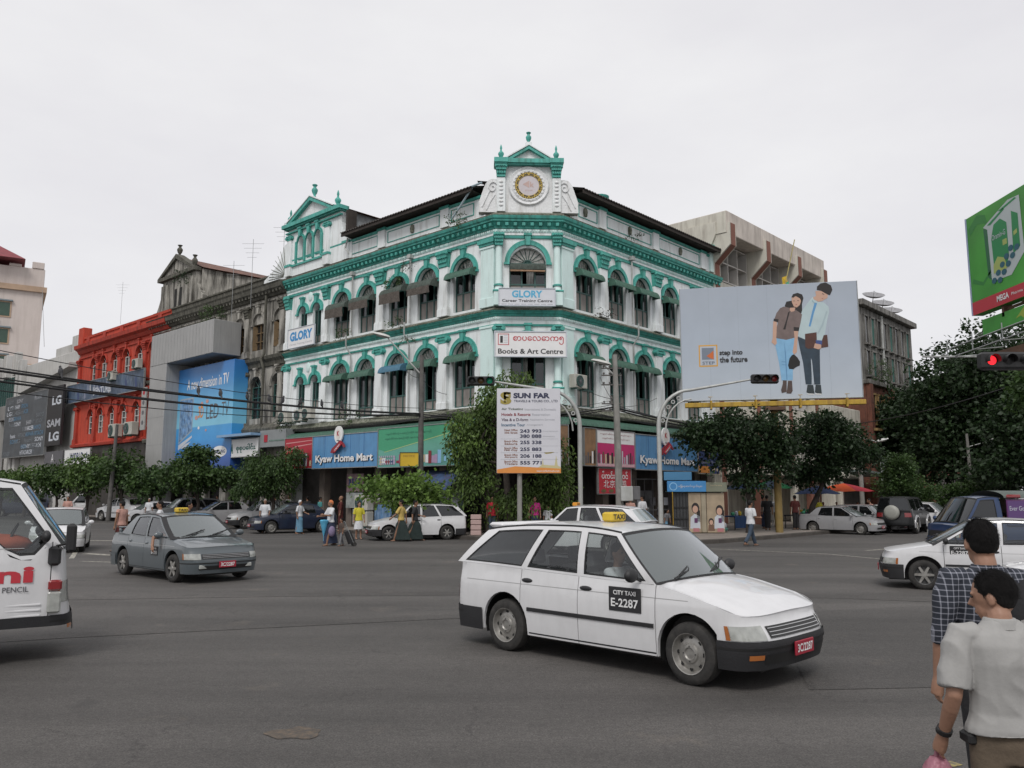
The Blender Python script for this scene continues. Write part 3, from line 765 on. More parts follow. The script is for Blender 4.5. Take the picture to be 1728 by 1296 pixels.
# ---- gable at the left end
X = lambda v: -v
base_pts = [(-17.6, 15.0), (-17.6, 17.95), (-12.1, 17.95), (-12.1, 17.3), (-11.9, 16.8), (-11.5, 16.3), (-11.05, 15.95), (-11.05, 15.0)]
s = MB(); wall(s, -17.6, -13.35, 15.0, 17.95, [(-14.35, .62, 15.72, 17.05), (-15.25, .62, 15.72, 17.05), (-16.15, .62, 15.72, 17.05)], .3)
s.prism([(-13.35, 15.0), (-13.35, 17.95), (-12.1, 17.95), (-12.1, 17.3), (-11.9, 16.8), (-11.5, 16.3), (-11.05, 15.95), (-11.05, 15.0)], 0, .35)
s.poly([(-17.6, .36, 15.0), (-12.1, .36, 15.0), (-12.1, .36, 17.95), (-17.6, .36, 17.95)])
MGL = ML @ Matrix.Translation((0, -.12, 0))
part('gable_wall', s, M_wall, M=MGL)
for x in (-14.35, -15.25, -16.15):
    link('window', kit(('tr', 'g'), arch_trim_mesh, .62, 1.33, .13, .1, True, False), bld, MGL @ Matrix.Translation((x, 0, 15.72)))
s = MB()
for x in (-13.95, -14.8, -15.7, -16.6): s.bbox(x - .08, x + .08, -.12, 0, 15.72, 17.05, .01)
part('gable_colonnette', s, M_teal, M=MGL)
s = MB(); s.poly([(-14.6, .29, 15.75), (-14.1, .29, 15.75), (-14.1, .29, 16.9), (-14.6, .29, 16.9)]); s.poly([(-15.5, .29, 15.75), (-15.0, .29, 15.75), (-15.0, .29, 16.9), (-15.5, .29, 16.9)])
part('gable_shutter', s, M_dkfr, M=MGL)
for x in (-13.35, -17.3):
    s = MB(); s.bbox(x - .22, x + .22, -.14, 0, 15.7, 17.25, .012); s.bbox(x - .28, x + .28, -.2, 0, 15.0, 15.6, .012); p_ = part('gable_pier', s, M_wall, M=MGL)
    s = MB(); s.box(x - .3, x + .3, -.24, 0, 15.58, 15.72); s.build('pier_coping', M_teal, p_, MGL)
    link('capital', kit(('g2cap',), capital_mesh, .42, .3, .14, True), p_, MGL @ Matrix.Translation((x, 0, 17.25)))
s = MB(); s.box(-17.05, -13.6, -.1, -.002, 15.56, 15.68); part('gable_sill', s, M_teal, M=MGL)
s = MB(); s.box(-17.75, -11.98, -.22, .3, 17.95, 18.03); s.box(-17.85, -11.88, -.36, .35, 18.03, 18.26); part('gable_cornice', s, M_teal, M=MGL)
s = MB(); s.box(-17.7, -12.0, -.16, .02, 17.7, 17.78); part('gable_string_course', s, M_teal, M=MGL)
s = MB(); s.prism([(-16.9, 18.26), (-12.9, 18.26), (-14.9, 19.3)], -.12, .3); part('pediment', s, M_relief, M=MGL)
for sg in (-1, 1):
    s = MB(); s.prism([(-14.9 + sg * 2.35, 18.26), (-14.9 + sg * 2.0, 18.26), (-14.9, 19.2), (-14.9, 19.44)], -.34, .32); r_ = part('pediment_moulding', s, M_teal, M=MGL)
    s = MB(); s.prism([(-14.9 + sg * 2.4, 18.3), (-14.9, 19.45), (-14.9, 19.52), (-14.9 + sg * 2.52, 18.32)], -.38, .36); s.build('pediment_coping', M_wall, r_, MGL)
urn(MGL, -14.9, 0, 19.5, .75, 0); urn(MGL, -12.5, 0, 18.26, 1.05, 1); urn(MGL, -17.4, 0, 18.26, 1.05, 1)
# fan shaped scroll wall beyond the gable
fp = [(-17.62, 15.0), (-17.62, 17.2), (-17.95, 17.15), (-18.2, 16.8), (-18.45, 16.3), (-18.9, 15.9), (-19.6, 15.55), (-20.2, 15.3), (-20.3, 15.0)]
s = MB(); s.prism(fp[::-1], 0, .3); fo = part('scroll_wall', s, M_wall, M=MGL)
s = MB()
for i in range(9):
    a = rad(100 + i * 9); s.tube([(-17.7 + .3 * math.cos(a), -.02, 15.1 + .3 * math.sin(a)), (-17.7 + (1.9 - i * .02) * math.cos(a) * 1.15, -.02, 15.1 + (1.95 - i * .13) * math.sin(a))], .02, 4)
s.build('scroll_ribs', M_moss, fo, MGL)
# ---- roof: corrugated sheets over the parapet, eave line, raised dormer behind the gable
def corrugated(M, x0, x1, y0, z0, y1, z1, mtop, mun, pitch=.22):
    s = MB(); n = int((x1 - x0) / pitch) * 4; am = .03
    xs_ = [x0 + (x1 - x0) * i / n for i in range(n + 1)]
    for dz, m_ in ((0, 0), (-.05, 1)):
        s.grid([[(x, y, z + dz + am * math.cos(2 * math.pi * (x - x0) / pitch)) for x in xs_] for y, z in ((y0, z0), (y1, z1))], m_)
    s.grid([[(x, y0, z0 + dz + am * math.cos(2 * math.pi * (x - x0) / pitch)) for x in xs_] for dz in (0, -.05)], 1)
    s.box(x0, x1, y0 + .05, y0 + .12, z0 - .22, z0 - .06, 1)
    return part('roof', s, [mtop, mun], M=M)
corrugated(ML, -11.3, -1.0, -.75, 16.32, 6.5, 18.6, M_tind, M_tinu)
corrugated(MR, 1.0, 14.3, -.75, 16.32, 6.5, 18.6, M_tind, M_tinu)
s = MB()
for M, x0, x1 in ((ML, -11.3, -1.0), (MR, 1.0, 14.3)):
    s.poly([M @ Vector(p) for p in ((x0, -.7, 16.2), (x1, -.7, 16.2), (x1, .1, 16.15), (x0, .1, 16.15))])
part('soffit', s, M_tinu)
s = MB()
a = [(-12.0, .1, 18.2), (-12.0, 7.5, 18.2), (-8.4, 7.5, 17.0), (-8.4, .6, 16.6)]
s.grid([[(-14.9, .2, 19.4), (-14.9, 8.5, 19.4)], [(-12.2, .2, 18.25), (-12.2, 8.5, 18.3)], [(-11.6, .2, 18.0), (-9.2, 8.5, 16.9)]])
s.grid([[(-14.9, .2, 19.4), (-14.9, 8.5, 19.4)], [(-17.7, .2, 18.25), (-17.7, 8.5, 18.3)]])
part('dormer_roof', s, M_tin, M=ML)
s = MB(); s.poly([(-11.95, .25, 16.0), (-10.8, 8, 16.0), (-9.9, 8.2, 17.2), (-11.9, .25, 18.0)]); part('dormer_side', s, mat('grey_tin_wall', (.25, .27, .28), .6, .3, 3, streak=(.1, .08, .07), samt=.6), M=ML)
s = MB(); s.box(-11.7, -11.5, -.1, .5, 16.1, 17.9, T=Matrix.Identity(4)); part('dormer_edge', s, M_tinu, M=ML)
# ---- pipes, brackets
for M, x in ((ML, -5.92), (ML, -10.83), (MR, 5.72)):
    s = MB()
    s.tube([(x, -.16, 14.0), (x, -.16, 10.55)], .045, 7); s.tube([(x, -.5, 10.5), (x, -.5, 9.9), (x, -.16, 9.4), (x, -.16, 6.0)], .045, 7)
    s.box(x - .12, x + .12, -.3, -.05, 13.9, 14.1)
    part('downpipe', s, M_pipe, 50, M)
s = MB(); s.tube([(-1.1, -.5, 16.35), (-1.9, -.55, 15.55), (-2.35, -.6, 15.1)], .05, 7); s.tube([(-1.3, -.6, 16.35), (-.4, -.55, 16.4)], .05, 6); part('roof_drain', s, mat('blue_grey_pipe', (.3, .38, .42), .5, .1, 3), 50, ML)
s = MB(); s.tube([(-11.2, -.3, 16.1), (-11.3, -.4, 15.5), (-11.0, -.45, 15.3), (-10.95, -.4, 15.1)], .05, 7); part('roof_drain', s, M_pipe, 50, ML)
s = MB(); s.lathe([(0, 0), (.1, 0), (.09, .15), (.3, .35), (.42, .5), (.44, .6), (.3, .66), (0, .6)], (0, 0, 0), 14); part('roof_urn', s, M_teal, 60, MR @ Matrix.Translation((3.28, 0, 16.1)))
s = MB(); s.lathe([(0, 0), (.1, 0), (.09, .15), (.3, .35), (.36, .5), (.3, .66), (0, .7)], (0, 0, 0), 14); part('roof_urn', s, M_teal, 60, MR @ Matrix.Translation((14.3, 0, 16.0)))
s = MB(); s.bbox(14.0, 14.9, -.18, .5, 15.0, 16.5, .02); part('parapet_pier', s, M_mint, M=MR)

# ================================================================ ground floor: shop fronts, canopies, fascias
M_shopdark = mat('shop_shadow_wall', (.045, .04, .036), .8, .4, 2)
M_col = mat('shop_pillar', (.16, .135, .115), .8, .2, 2, streak=(.12, .10, .09), samt=.6)
M_shut = mat('grey_shutter', (.12, .12, .125), .5, .25, 3, metal=.3)
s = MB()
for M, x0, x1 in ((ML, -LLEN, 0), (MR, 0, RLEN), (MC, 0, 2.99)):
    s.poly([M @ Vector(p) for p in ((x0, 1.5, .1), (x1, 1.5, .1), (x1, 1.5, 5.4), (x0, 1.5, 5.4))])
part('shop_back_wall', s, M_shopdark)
s = MB()
for M, xs_ in ((ML, [-.3, -3.42, -5.9, -8.4, -10.8, -13.35, -17.3]), (MR, [.3, 3.28, 5.7, 8.15, 10.6, 13.25, 14.8])):
    for x in xs_:
        q = MB(); q.bbox(x - .24, x + .24, -.06, .4, .12, 5.42, .02); part('shop_pillar', q, M_col, M=M)
def canopy(M, x0, x1, zt, zb, out, m):
    s = MB(); ribs = int((x1 - x0) / .13); n = ribs * 4; rows = []
    for k in range(6):
        a = math.pi / 2 * k / 5; rows.append([(x0 + (x1 - x0) * i / n, -(out + .02 * math.cos(2 * math.pi * ribs * i / n)) * math.sin(a) - .02,
                                     zb + (zt - zb) * math.cos(a) + .02 * math.cos(2 * math.pi * ribs * i / n) * math.cos(a)) for i in range(n + 1)])
    s.grid(rows)
    me = s.mesh('canopy', m); me.shade_smooth(); return link('canopy', me, bld, M)
canopy(ML, -17.5, 0.2, 5.36, 4.95, .95, M_awn); canopy(MR, -.2, 14.8, 5.36, 4.95, .95, M_awn); canopy(MC, -.3, 3.29, 5.37, 4.96, .9, M_awn)
# ================================================================ signs and shop fronts of the corner building
def ink(nm, c, rough=.5, var=.04): return mat('print_' + nm, c, rough, var, 3)
I_white = ink('white', (.72, .72, .72)); I_black = ink('black', (.02, .02, .022)); I_red = ink('red', (.45, .03, .045)); I_blue = ink('sky_blue', (.10, .27, .50), .4, .10)
I_navy = ink('navy', (.03, .05, .14)); I_pink = ink('magenta', (.48, .03, .14)); I_green = ink('green', (.05, .30, .16)); I_teal = ink('pale_teal', (.16, .36, .30))
I_grey = ink('grey', (.36, .37, .40)); I_lgrey = ink('light_grey', (.50, .53, .58)); I_orange = ink('orange', (.62, .24, .05)); I_yel = ink('yellow', (.55, .36, .02)); I_cream = ink('cream', (.50, .42, .28))
I_cyan = ink('cyan', (.09, .38, .58)); I_dgrey = ink('dark_grey', (.10, .10, .11)); I_skin = ink('skin', (.50, .31, .23)); I_brown = ink('brown', (.16, .09, .06)); I_lblue = ink('pale_blue', (.25, .50, .74))
I_maroon = ink('maroon', (.22, .02, .03)); I_tan = ink('tan', (.40, .29, .18)); I_dgreen = ink('dark_green', (.02, .12, .05)); I_denim = ink('denim', (.02, .035, .06)); I_dred = ink('crimson', (.36, .015, .03))
def gradmat(name, stops, z0, z1, rough=.4, var=.1):
    m = bpy.data.materials.new('print_' + name); m.use_nodes = True; t = m.node_tree; n = t.nodes; l = t.links
    c = n.new('ShaderNodeTexCoord'); sp = n.new('ShaderNodeSeparateXYZ'); l.new(c.outputs['Object'], sp.inputs[0])
    r = n.new('ShaderNodeMapRange'); r.inputs[1].default_value = z0; r.inputs[2].default_value = z1; l.new(sp.outputs['Z'], r.inputs[0])
    cr = n.new('ShaderNodeValToRGB'); e = cr.color_ramp.elements
    while len(e) < len(stops): e.new(.5)
    for q, (p, col) in zip(e, stops): q.position = p; q.color = (*col, 1)
    l.new(r.outputs[0], cr.inputs[0])
    nz_ = n.new('ShaderNodeTexNoise'); nz_.inputs['Scale'].default_value = .8; nz_.inputs['Detail'].default_value = 5; l.new(c.outputs['Object'], nz_.inputs['Vector'])
    m2 = n.new('ShaderNodeMapRange'); m2.inputs[1].default_value = .3; m2.inputs[2].default_value = .7; m2.inputs[3].default_value = 1 - var; m2.inputs[4].default_value = 1 + var; l.new(nz_.outputs['Fac'], m2.inputs[0])
    v = n.new('ShaderNodeVectorMath'); v.operation = 'SCALE'; l.new(cr.outputs[0], v.inputs[0]); l.new(m2.outputs[0], v.inputs['Scale'])
    l.new(v.outputs[0], n['Principled BSDF'].inputs['Base Color']); n['Principled BSDF'].inputs['Roughness'].default_value = rough
    return m
def prn(nm, par, M, m, polys, lay=1):
    """flat print: polygons in local x,z"""
    s = MB()
    for p in polys: s.poly([(x, -.004 * lay, z) for x, z in p])
    return s.build(nm, m, par, M)
def rect(x0, x1, z0, z1): return [(x0, z0), (x1, z0), (x1, z1), (x0, z1)]
def ell(cx, cz, rx, rz, n=20, a0=0, a1=2 * math.pi): return [(cx + rx * math.cos(a0 + (a1 - a0) * i / n), cz + rz * math.sin(a0 + (a1 - a0) * i / n)) for i in range(n)]
def sign(label, cat, M, w, h, m, d=.1, frame=None, name='shop_sign', fw=.05, group=None):
    """a board with its lower left corner at M, face at local y=0"""
    o = thing(name, label, cat, M, group)
    s = MB(); s.bbox(0, w, 0, d, 0, h, .008); s.build('panel', m, o, M)
    if frame:
        s = MB()
        for x0, x1, z0, z1 in ((-fw, 0, -fw, h + fw), (w, w + fw, -fw, h + fw), (0, w, -fw, 0), (0, w, h, h + fw)): s.box(x0, x1, -.03, d, z0, z1)
        s.build('frame', frame, o, M)
    return o
def at(M, x, out, z): return M @ Matrix.Translation((x, -out, z))
MC2 = MC @ Matrix.Translation((0, 0, 0))
# Books & Art Centre
T = at(MC, -.02, .62, 8.06); o = sign('white sign reading Books & Art Centre over the corner column, red script above', 'sign', T, 3.2, 1.1, I_white, .12, I_lgrey)
text('lettering', 'Books & Art Centre', I_black, o, T @ Matrix.Translation((1.6, -.006, .22)), w=2.95, h=.24, bold=.02)
text('script', 'စာပေလောက၅', I_red, o, T @ Matrix.Translation((1.95, -.006, .72)), w=2.3, h=.38, bold=.012)
prn('logo', o, T, I_red, [rect(.12, .62, .5, .53), rect(.12, .62, .99, 1.02), rect(.12, .15, .53, .99), rect(.59, .62, .53, .99)], 1); prn('logo', o, T, I_black, [rect(.22, .34, .6, .92)], 1)
prn('logo', o, T, I_lgrey, [rect(.38, .56, .6 + k * .08, .63 + k * .08) for k in range(5)], 1)
# Glory career training centre
T = at(MC, .15, .62, 10.4); o = sign('pale sign reading Career Training Centre below the corner arch', 'sign', T, 2.55, .78, ink('off_white', (.60, .62, .66)), .1, I_lgrey, fw=.03)
text('lettering', 'Career Training Centre', I_black, o, T @ Matrix.Translation((1.28, -.006, .2)), w=2.3, h=.17, bold=.02)
text('logo', 'GLORY', I_cyan, o, T @ Matrix.Translation((1.28, -.006, .53)), w=1.4, h=.34, bold=.04)
prn('lettering_line', o, T, I_grey, [rect(.1 + k * .3, .34 + k * .3, .04, .065) for k in range(8)])
T = at(ML, -16.6, .5, 10.42); o = sign('white GLORY banner with blue letters under the paired windows', 'sign', T, 2.7, 1.12, I_white, .06, I_lgrey, fw=.03)
text('logo', 'GLORY', ink('glory_blue', (.03, .24, .52)), o, T @ Matrix.Translation((1.35, -.006, .66)), w=2.3, h=.56, bold=.05)
text('lettering', 'Career Training Centre', I_grey, o, T @ Matrix.Translation((1.35, -.006, .18)), w=2.3, h=.12)
# home mart fascias
I_mart = mat('print_mart_blue', (.09, .25, .46), .45, .10, 1.2, streak=(.05, .13, .25), samt=.5, sscale=.8)
def mart(M, x0, w, z0, h, label):
    T = at(M, x0, 1.02, z0); o = sign(label, 'shop sign', T, w, h, I_mart, .14, M_steel, fw=.04)
    text('lettering', 'Kyaw Home Mart', I_black, o, T @ Matrix.Translation((w / 2 + .03, -.02, .40)), w=w * .88, h=.50, bold=.03)
    text('lettering', 'Kyaw Home Mart', I_white, o, T @ Matrix.Translation((w / 2, -.05, .43)), w=w * .88, h=.50, bold=.03)
    for k in range(1, 5):
        s = MB(); s.box(w * k / 5 - .012, w * k / 5 + .012, -.008, 0, .0, h); s.build('seam', ink('seam_blue', (.04, .12, .28)), o, T)
    lx, lz = w * .44, h + .02
    s = MB(); s.prism(ell(lx, lz - .02, .36, .46, 24), -.14, -.06); s.build('badge', I_white, o, T)
    s = MB(); s.prism(ell(lx, lz, .20, .26, 20), -.147, -.14); s.build('badge_print', ink('badge_cream', (.66, .62, .58)), o, T)
    text('badge_lettering', 'K', I_dred, o, T @ Matrix.Translation((lx, -.152, lz + .04)), w=.20, h=.26, bold=.04)
    text('badge_lettering', 'KHM', I_black, o, T @ Matrix.Translation((lx, -.152, lz - .33)), w=.2, h=.07, bold=.03)
    s = MB(); s.prism([(lx - .62, .78), (lx - .35, .74), (lx - .3, .86), (lx + .35, 1.18), (lx + .55, 1.02), (lx + .68, 1.05), (lx + .5, 1.25), (lx + .2, 1.42), (lx - .1, 1.22), (lx - .5, 1.0)], -.18, -.12); s.build('ribbon', I_maroon, o, T)
    s = MB(); s.prism([(lx - .32, .86), (lx - .2, .76), (lx + .42, 1.2), (lx + .3, 1.34)], -.22, -.18); s.build('ribbon', I_dred, o, T)
    text('ribbon_lettering', 'HOME MART', I_white, o, T @ Matrix.Translation((lx + .04, -.225, 1.04)) @ Matrix.Rotation(-rad(35), 4, 'Y'), w=.55, h=.09, bold=.02)
    return o
mart(ML, -12.88, 5.7, 3.27, 1.72, 'blue shop sign with white letters on the left street side')
mart(MR, 4.42, 5.85, 3.08, 1.68, 'blue shop sign with white letters on the right street side')
# green advertisement left side
T = at(ML, -7.15, 1.02, 3.2)
o = sign('green advertising panel with pale goods beside the blue shop sign', 'advertising panel', T, 5.9, 1.9, gradmat('green_ad', [(0, (.10, .30, .27)), (.5, (.12, .36, .28)), (1, (.06, .34, .17))], 0, 1.9), .1, M_steel, fw=.03)
prn('stripe', o, T, I_green, [[(.6, .75), (5.85, 1.6), (5.85, 1.88), (.05, 1.88), (.05, .9)]], 1); prn('stripe', o, T, ink('lime', (.38, .52, .22)), [[(.5, .72), (5.85, 1.56), (5.85, 1.6), (.5, .75)]], 2)
for k, z in enumerate((1.62, 1.38)): text('script', 'ကျော်အိမ်သုံးပစ္စည်းဆိုင် ရောင်းချသည်', ink('dark_script', (.02, .12, .08)), o, T @ Matrix.Translation((2.3 - k * .3, -.012, z)), w=3.4 - k * .5, h=.14)
rr = random.Random(5)
for k in range(26):
    x = .15 + k * .215; h = rr.uniform(.25, .75) if k > 12 else rr.uniform(.2, .5); w = rr.uniform(.12, .26)
    prn('goods_print', o, T, rr.choice([I_white, I_lgrey, I_pink, I_maroon, I_lblue, I_teal, I_navy, ink('lilac', (.42, .30, .45)), I_cream]), [rect(x, x + w, .1 + rr.uniform(0, .1), .1 + h)], 3 + k % 3)
prn('goods_print', o, T, ink('dull_lilac', (.35, .34, .42)), [rect(.1 + .16 * i, .2 + .16 * i, .12 + .17 * j, .22 + .17 * j) for i in range(8) for j in range(3)], 6)
T = at(ML, -15.7, 1.0, 3.3); o = sign('red advertising panel left of the blue shop sign', 'advertising panel', T, 2.75, 1.7, I_dred, .1, M_steel, fw=.03)
prn('stripe', o, T, ink('rose', (.55, .25, .25)), [[(0.1, .9), (1.2, 1.2), (2.7, 1.3), (2.7, 1.34), (1.1, 1.26), (.1, 1.0)], [(.1, 1.4), (2.7, 1.5), (2.7, 1.54), (.1, 1.46)]])
for k in range(9): prn('goods_print', o, T, rr.choice([I_grey, I_lgrey, I_navy, I_cream, I_maroon]), [rect(.9 + k * .2, 1.06 + k * .2, .1, rr.uniform(.35, .85))], 2)
# brown + pink ads right side
T = at(MC, .1, .98, 3.2); o = sign('brown kitchenware advertising panel on the chamfered corner', 'advertising panel', T, 3.1, 1.7, mat('print_brown_ad', (.20, .115, .06), .5, .3, 3), .1, M_steel, fw=.03)
for k in range(17): prn('goods_print', o, T, rr.choice([I_grey, I_white, I_dgrey, I_maroon, I_cream, I_black]), [rect(.1 + k * .175, .1 + k * .175 + rr.uniform(.08, .15), .1, rr.uniform(.3, .75))], 2)
T = at(MR, .42, 1.0, 3.16); o = sign('narrow brown advertising panel before the white and pink one', 'advertising panel', T, .86, 1.68, mat('print_brown_ad'.replace('brown', 'umber'), (.24, .14, .075), .5, .3, 3), .1, M_steel, fw=.03)
for k in range(5): prn('goods_print', o, T, rr.choice([I_grey, I_white, I_dgrey, I_black]), [rect(.06 + k * .16, .17 + k * .16, .1, rr.uniform(.3, .7))], 2)
T = at(MR, 1.34, 1.02, 3.14); o = sign('white and magenta advertising panel with rows of goods beside the blue sign', 'advertising panel', T, 3.02, 1.68, I_pink, .1, M_steel, fw=.03)
prn('band', o, T, I_white, [rect(.02, 3.0, 1.08, 1.66)]); prn('band', o, T, ink('rose_band', (.58, .36, .40)), [rect(.02, 3.0, .02, .16)])
for k, z in enumerate((1.5, 1.3)): text('script', 'ကျော်အိမ်သုံးပစ္စည်းများ', I_maroon, o, T @ Matrix.Translation((1.5, -.012, z)), w=2.5 - k * .3, h=.1)
for k in range(17): prn('goods_print', o, T, rr.choice([I_grey, I_lgrey, I_dgrey, I_maroon, I_black, I_cream, I_brown]), [rect(.08 + k * .17, .08 + k * .17 + rr.uniform(.07, .16), .14, rr.uniform(.4, .8))], 2 + k % 2)
T = at(MR, 10.4, 1.0, 2.98); o = sign('navy and tan sign at the far end of the shop row', 'shop sign', T, 2.3, 1.24, I_navy, .1, I_cream, fw=.03)
prn('band', o, T, I_orange, [rect(.05, 1.2, .04, .4)]); prn('band', o, T, I_cream, [ell(1.65, .22, .16, .16), rect(1.95, 2.1, .15, .3)], 2)
text('lettering', 'Myanmar Tours', I_grey, o, T @ Matrix.Translation((1.15, -.01, .6)), w=1.9, h=.16)
prn('crest', o, T, I_brown, [ell(1.15, .95, .13, .17)], 2)
s = MB(); s.prism([(10.4, 4.3), (12.7, 4.3), (10.9, 4.95), (10.4, 4.95)], -1.0, -.7); part('fascia_gusset', s, M_moss, M=MR)
# Peking duck
T = at(MR, 1.5, .95, 1.9); o = sign('red restaurant sign with white Burmese and Chinese script behind the lamp post', 'shop sign', T, 2.6, 1.15, I_red, .08, M_steel, fw=.03)
text('script', 'ပီကင်းဘဲကင်', I_white, o, T @ Matrix.Translation((1.3, -.01, .86)), w=2.1, h=.36, bold=.02)
text('script', '北京烤鸭', I_white, o, T @ Matrix.Translation((1.3, -.01, .45)), w=1.8, h=.36)
for k in range(4): prn('duck_print', o, T, I_brown, [ell(.4 + k * .6, .12, .2, .09)]); 
for k in range(4): prn('duck_print', o, T, ink('olive', (.14, .13, .04)), [ell(.42 + k * .6, .15, .11, .05)], 2)
# shop interiors glimpsed: posters, shutters, counters, wall units as parts of the building
def flat(nm, M, x0, x1, y, z0, z1, m, d=.05): s = MB(); s.bbox(x0, x1, -y, -y + d, z0, z1, .005); return part(nm, s, m, M=M)
flat('poster', ML, -10.7, -9.25, .3, 2.0, 2.95, mat('print_faded_ad', (.20, .13, .14), .6, .5, 6)); flat('poster', ML, -10.72, -9.22, .3, 1.15, 1.95, mat('print_pale_ad', (.26, .28, .27), .6, .4, 5))
flat('shop_board', ML, -10.1, -9.2, .3, .3, 1.1, M_curt)
s = MB()
for x in (-10.45, -10.2, -9.95, -9.7): s.box(x, x + .12, -.325, -.3, 2.2, 2.7)
part('poster_print', s, I_navy, M=ML)
flat('blue_counter', ML, -8.0, -5.2, .5, .16, 1.35, mat('blue_painted_counter', (.07, .16, .30), .6, .6, 4, streak=(.35, .42, .5), samt=.6, sscale=2))
for k, (a, b, c_) in enumerate(((-7.9, -7.0, M_curt), (-6.9, -6.0, mat('print_pinkish', (.32, .25, .27), .6, .3, 5)), (-5.9, -5.25, M_curt))): flat('shop_poster', ML, a, b, .4, 1.5, 2.35, c_)
s = MB()
for k in range(4): s.box(-7.9, -7.0, -.43, -.4, 1.55 + k * .2, 1.60 + k * .2)
part('shelf_edge', s, I_dgrey, M=ML)
flat('glass_booth', ML, -3.15, -1.55, .5, .15, 2.0, mat('booth_panel', (.22, .25, .25), .4, .3, 3))
for x in (-3.15, -2.4, -1.65):
    s = MB(); s.box(x, x + .08, -.56, -.5, .15, 2.0); part('booth_post', s, M_dkfr, M=ML)
flat('booth_poster', ML, -3.0, -2.5, .55, .9, 1.5, I_white, .02); flat('booth_poster', ML, -2.25, -1.75, .55, .8, 1.6, I_lgrey, .02)
s = MB(); s.grid([[(x, y, z + .03 * math.sin(x * 6)) for x in [-4.3 + .25 * i for i in range(13)]] for y, z in ((-.2, 3.0), (-.9, 2.75), (-1.5, 2.3), (-1.55, 2.05))])
part('blue_awning', s, mat('dark_blue_awning', (.035, .07, .15), .8, .4, 3, streak=(.12, .05, .06), samt=.5), 60, ML)
for M, x, z in ((MC, .4, .16), (MC, 1.3, .16), (MR, 6.2, .16), (MR, 7.1, .16)):
    s = MB(); s.bbox(x, x + .75, .2, .6, z, z + 1.9, .02); part('shop_cabinet', s, M_shut, M=M)
for k in range(7):
    flat('notice', MR, 5.3 + k * .62, 5.75 + k * .62, .05, .8 + (k % 2) * .5, 1.2 + (k % 2) * .5, rr.choice([M_curt, I_grey, I_dgrey]), .02)
s = MB()
for k in range(8): s.box(4.3 + k * .75, 4.34 + k * .75, -.1, -.06, .2, 2.6)
s.box(4.3, 9.6, -.1, -.05, 1.05, 1.1); s.box(4.3, 9.6, -.1, -.05, 2.6, 2.66)
part('shop_mullion', s, M_shut, M=MR)
for k in range(6): flat('kitchen_ware', MR, 5.6 + k * .5, 5.9 + k * .5, -.4, 1.2, 1.4 + .1 * (k % 3), I_lgrey, .2)
# air conditioners
M_ac = mat('cream_metal', (.42, .41, .37), .5, .12, 3, streak=(.2, .17, .12), samt=.5)
def aircon_proto():
    T = Matrix.Identity(4); o = thing('air_conditioner', 'x', 'air conditioner', T)
    s = MB(); s.bbox(-.42, .42, -.34, 0, 0, .58, .025); s.build('casing', M_ac, o, T)
    s = MB(); s.lathe([(.24, 0), (.25, .02), (.225, .03), (.21, .01), (.0, .005)], (0, 0, 0), 20); s.build('fan_grille', M_dkfr, o, Matrix.Translation((-.1, -.342, .29)) @ Matrix.Rotation(math.pi / 2, 4, 'X'), 40)
    s = MB()
    for i in range(6): s.box(-.22, .22, -.008, .008, .03, .036, T=Matrix.Rotation(math.pi * i / 6, 4, 'Z'))
    s.lathe([(.07, .03), (0, .045)], (0, 0, 0), 12); s.build('grille_wires', I_dgrey, o, Matrix.Translation((-.1, -.342, .29)) @ Matrix.Rotation(math.pi / 2, 4, 'X'))
    s = MB()
    for x in (-.3, .3): s.box(x - .02, x + .02, -.36, 0, -.05, 0)
    s.build('bracket', M_dkfr, o, T)
    return o
ACP = aircon_proto(); AC_USED = [0]
def aircon(M, x, out, z, label, sc_=1., group='air conditioners on the facades'):
    T = at(M, x, out, z) @ Matrix.Scale(sc_, 4)
    if not AC_USED[0]:
        AC_USED[0] = 1; ACP.matrix_basis = T; ACP['label'] = label; ACP['group'] = group
    else: copy_tree(ACP, T, label, group)
# ================================================================ the left street beyond the corner building
M_dirty = mat('blackened_plaster', (.34, .325, .29), .9, .25, 1.2, .3, 22, streak=(.045, .042, .035), samt=.95, sscale=.75, sth=(.42, .62), fine=.15)
M_black_moss = mat('black_moss_ledge', (.07, .068, .055), .95, .5, 2.5, .6, 25, streak=(.2, .19, .16), samt=.6, sscale=1.5)
M_shutbr = mat('brown_shutter', (.13, .085, .04), .8, .3, 5)
M_redp = mat('red_orange_plaster', (.45, .052, .025), .75, .12, 1.2, .15, 25, streak=(.13, .022, .014), samt=.6, sscale=.9, sth=(.48, .7), fine=.05)
M_redt = mat('red_trim', (.40, .042, .022), .7, .15, 2, streak=(.10, .016, .012), samt=.6)
M_whfr = mat('white_window_frame', (.50, .49, .47), .6, .15, 3)
def row_front(b, M, x0, x1, z0, z1, ops, m): s = MB(); wall(s, x0, x1, z0, z1, ops, .35, 10); return s.build('wall', m, b, M)
def bar_frame(w, hz, m, bars=3):
    s = MB(); r = w / 2
    for i in range(5):
        a = math.pi * i / 4 ; s.tube([(0, .18, hz), (-r * math.cos(a), .18, hz + r * math.sin(a))], .02, 4)
    for x in (-r, -.03, r - .06): s.box(x, x + .06, .14, .22, 0, hz)
    for k in range(bars + 1): s.box(-r, r, .145, .225, hz * k / bars - (.03 if k else 0), hz * k / bars + .03)
    return s.mesh('frame', m)
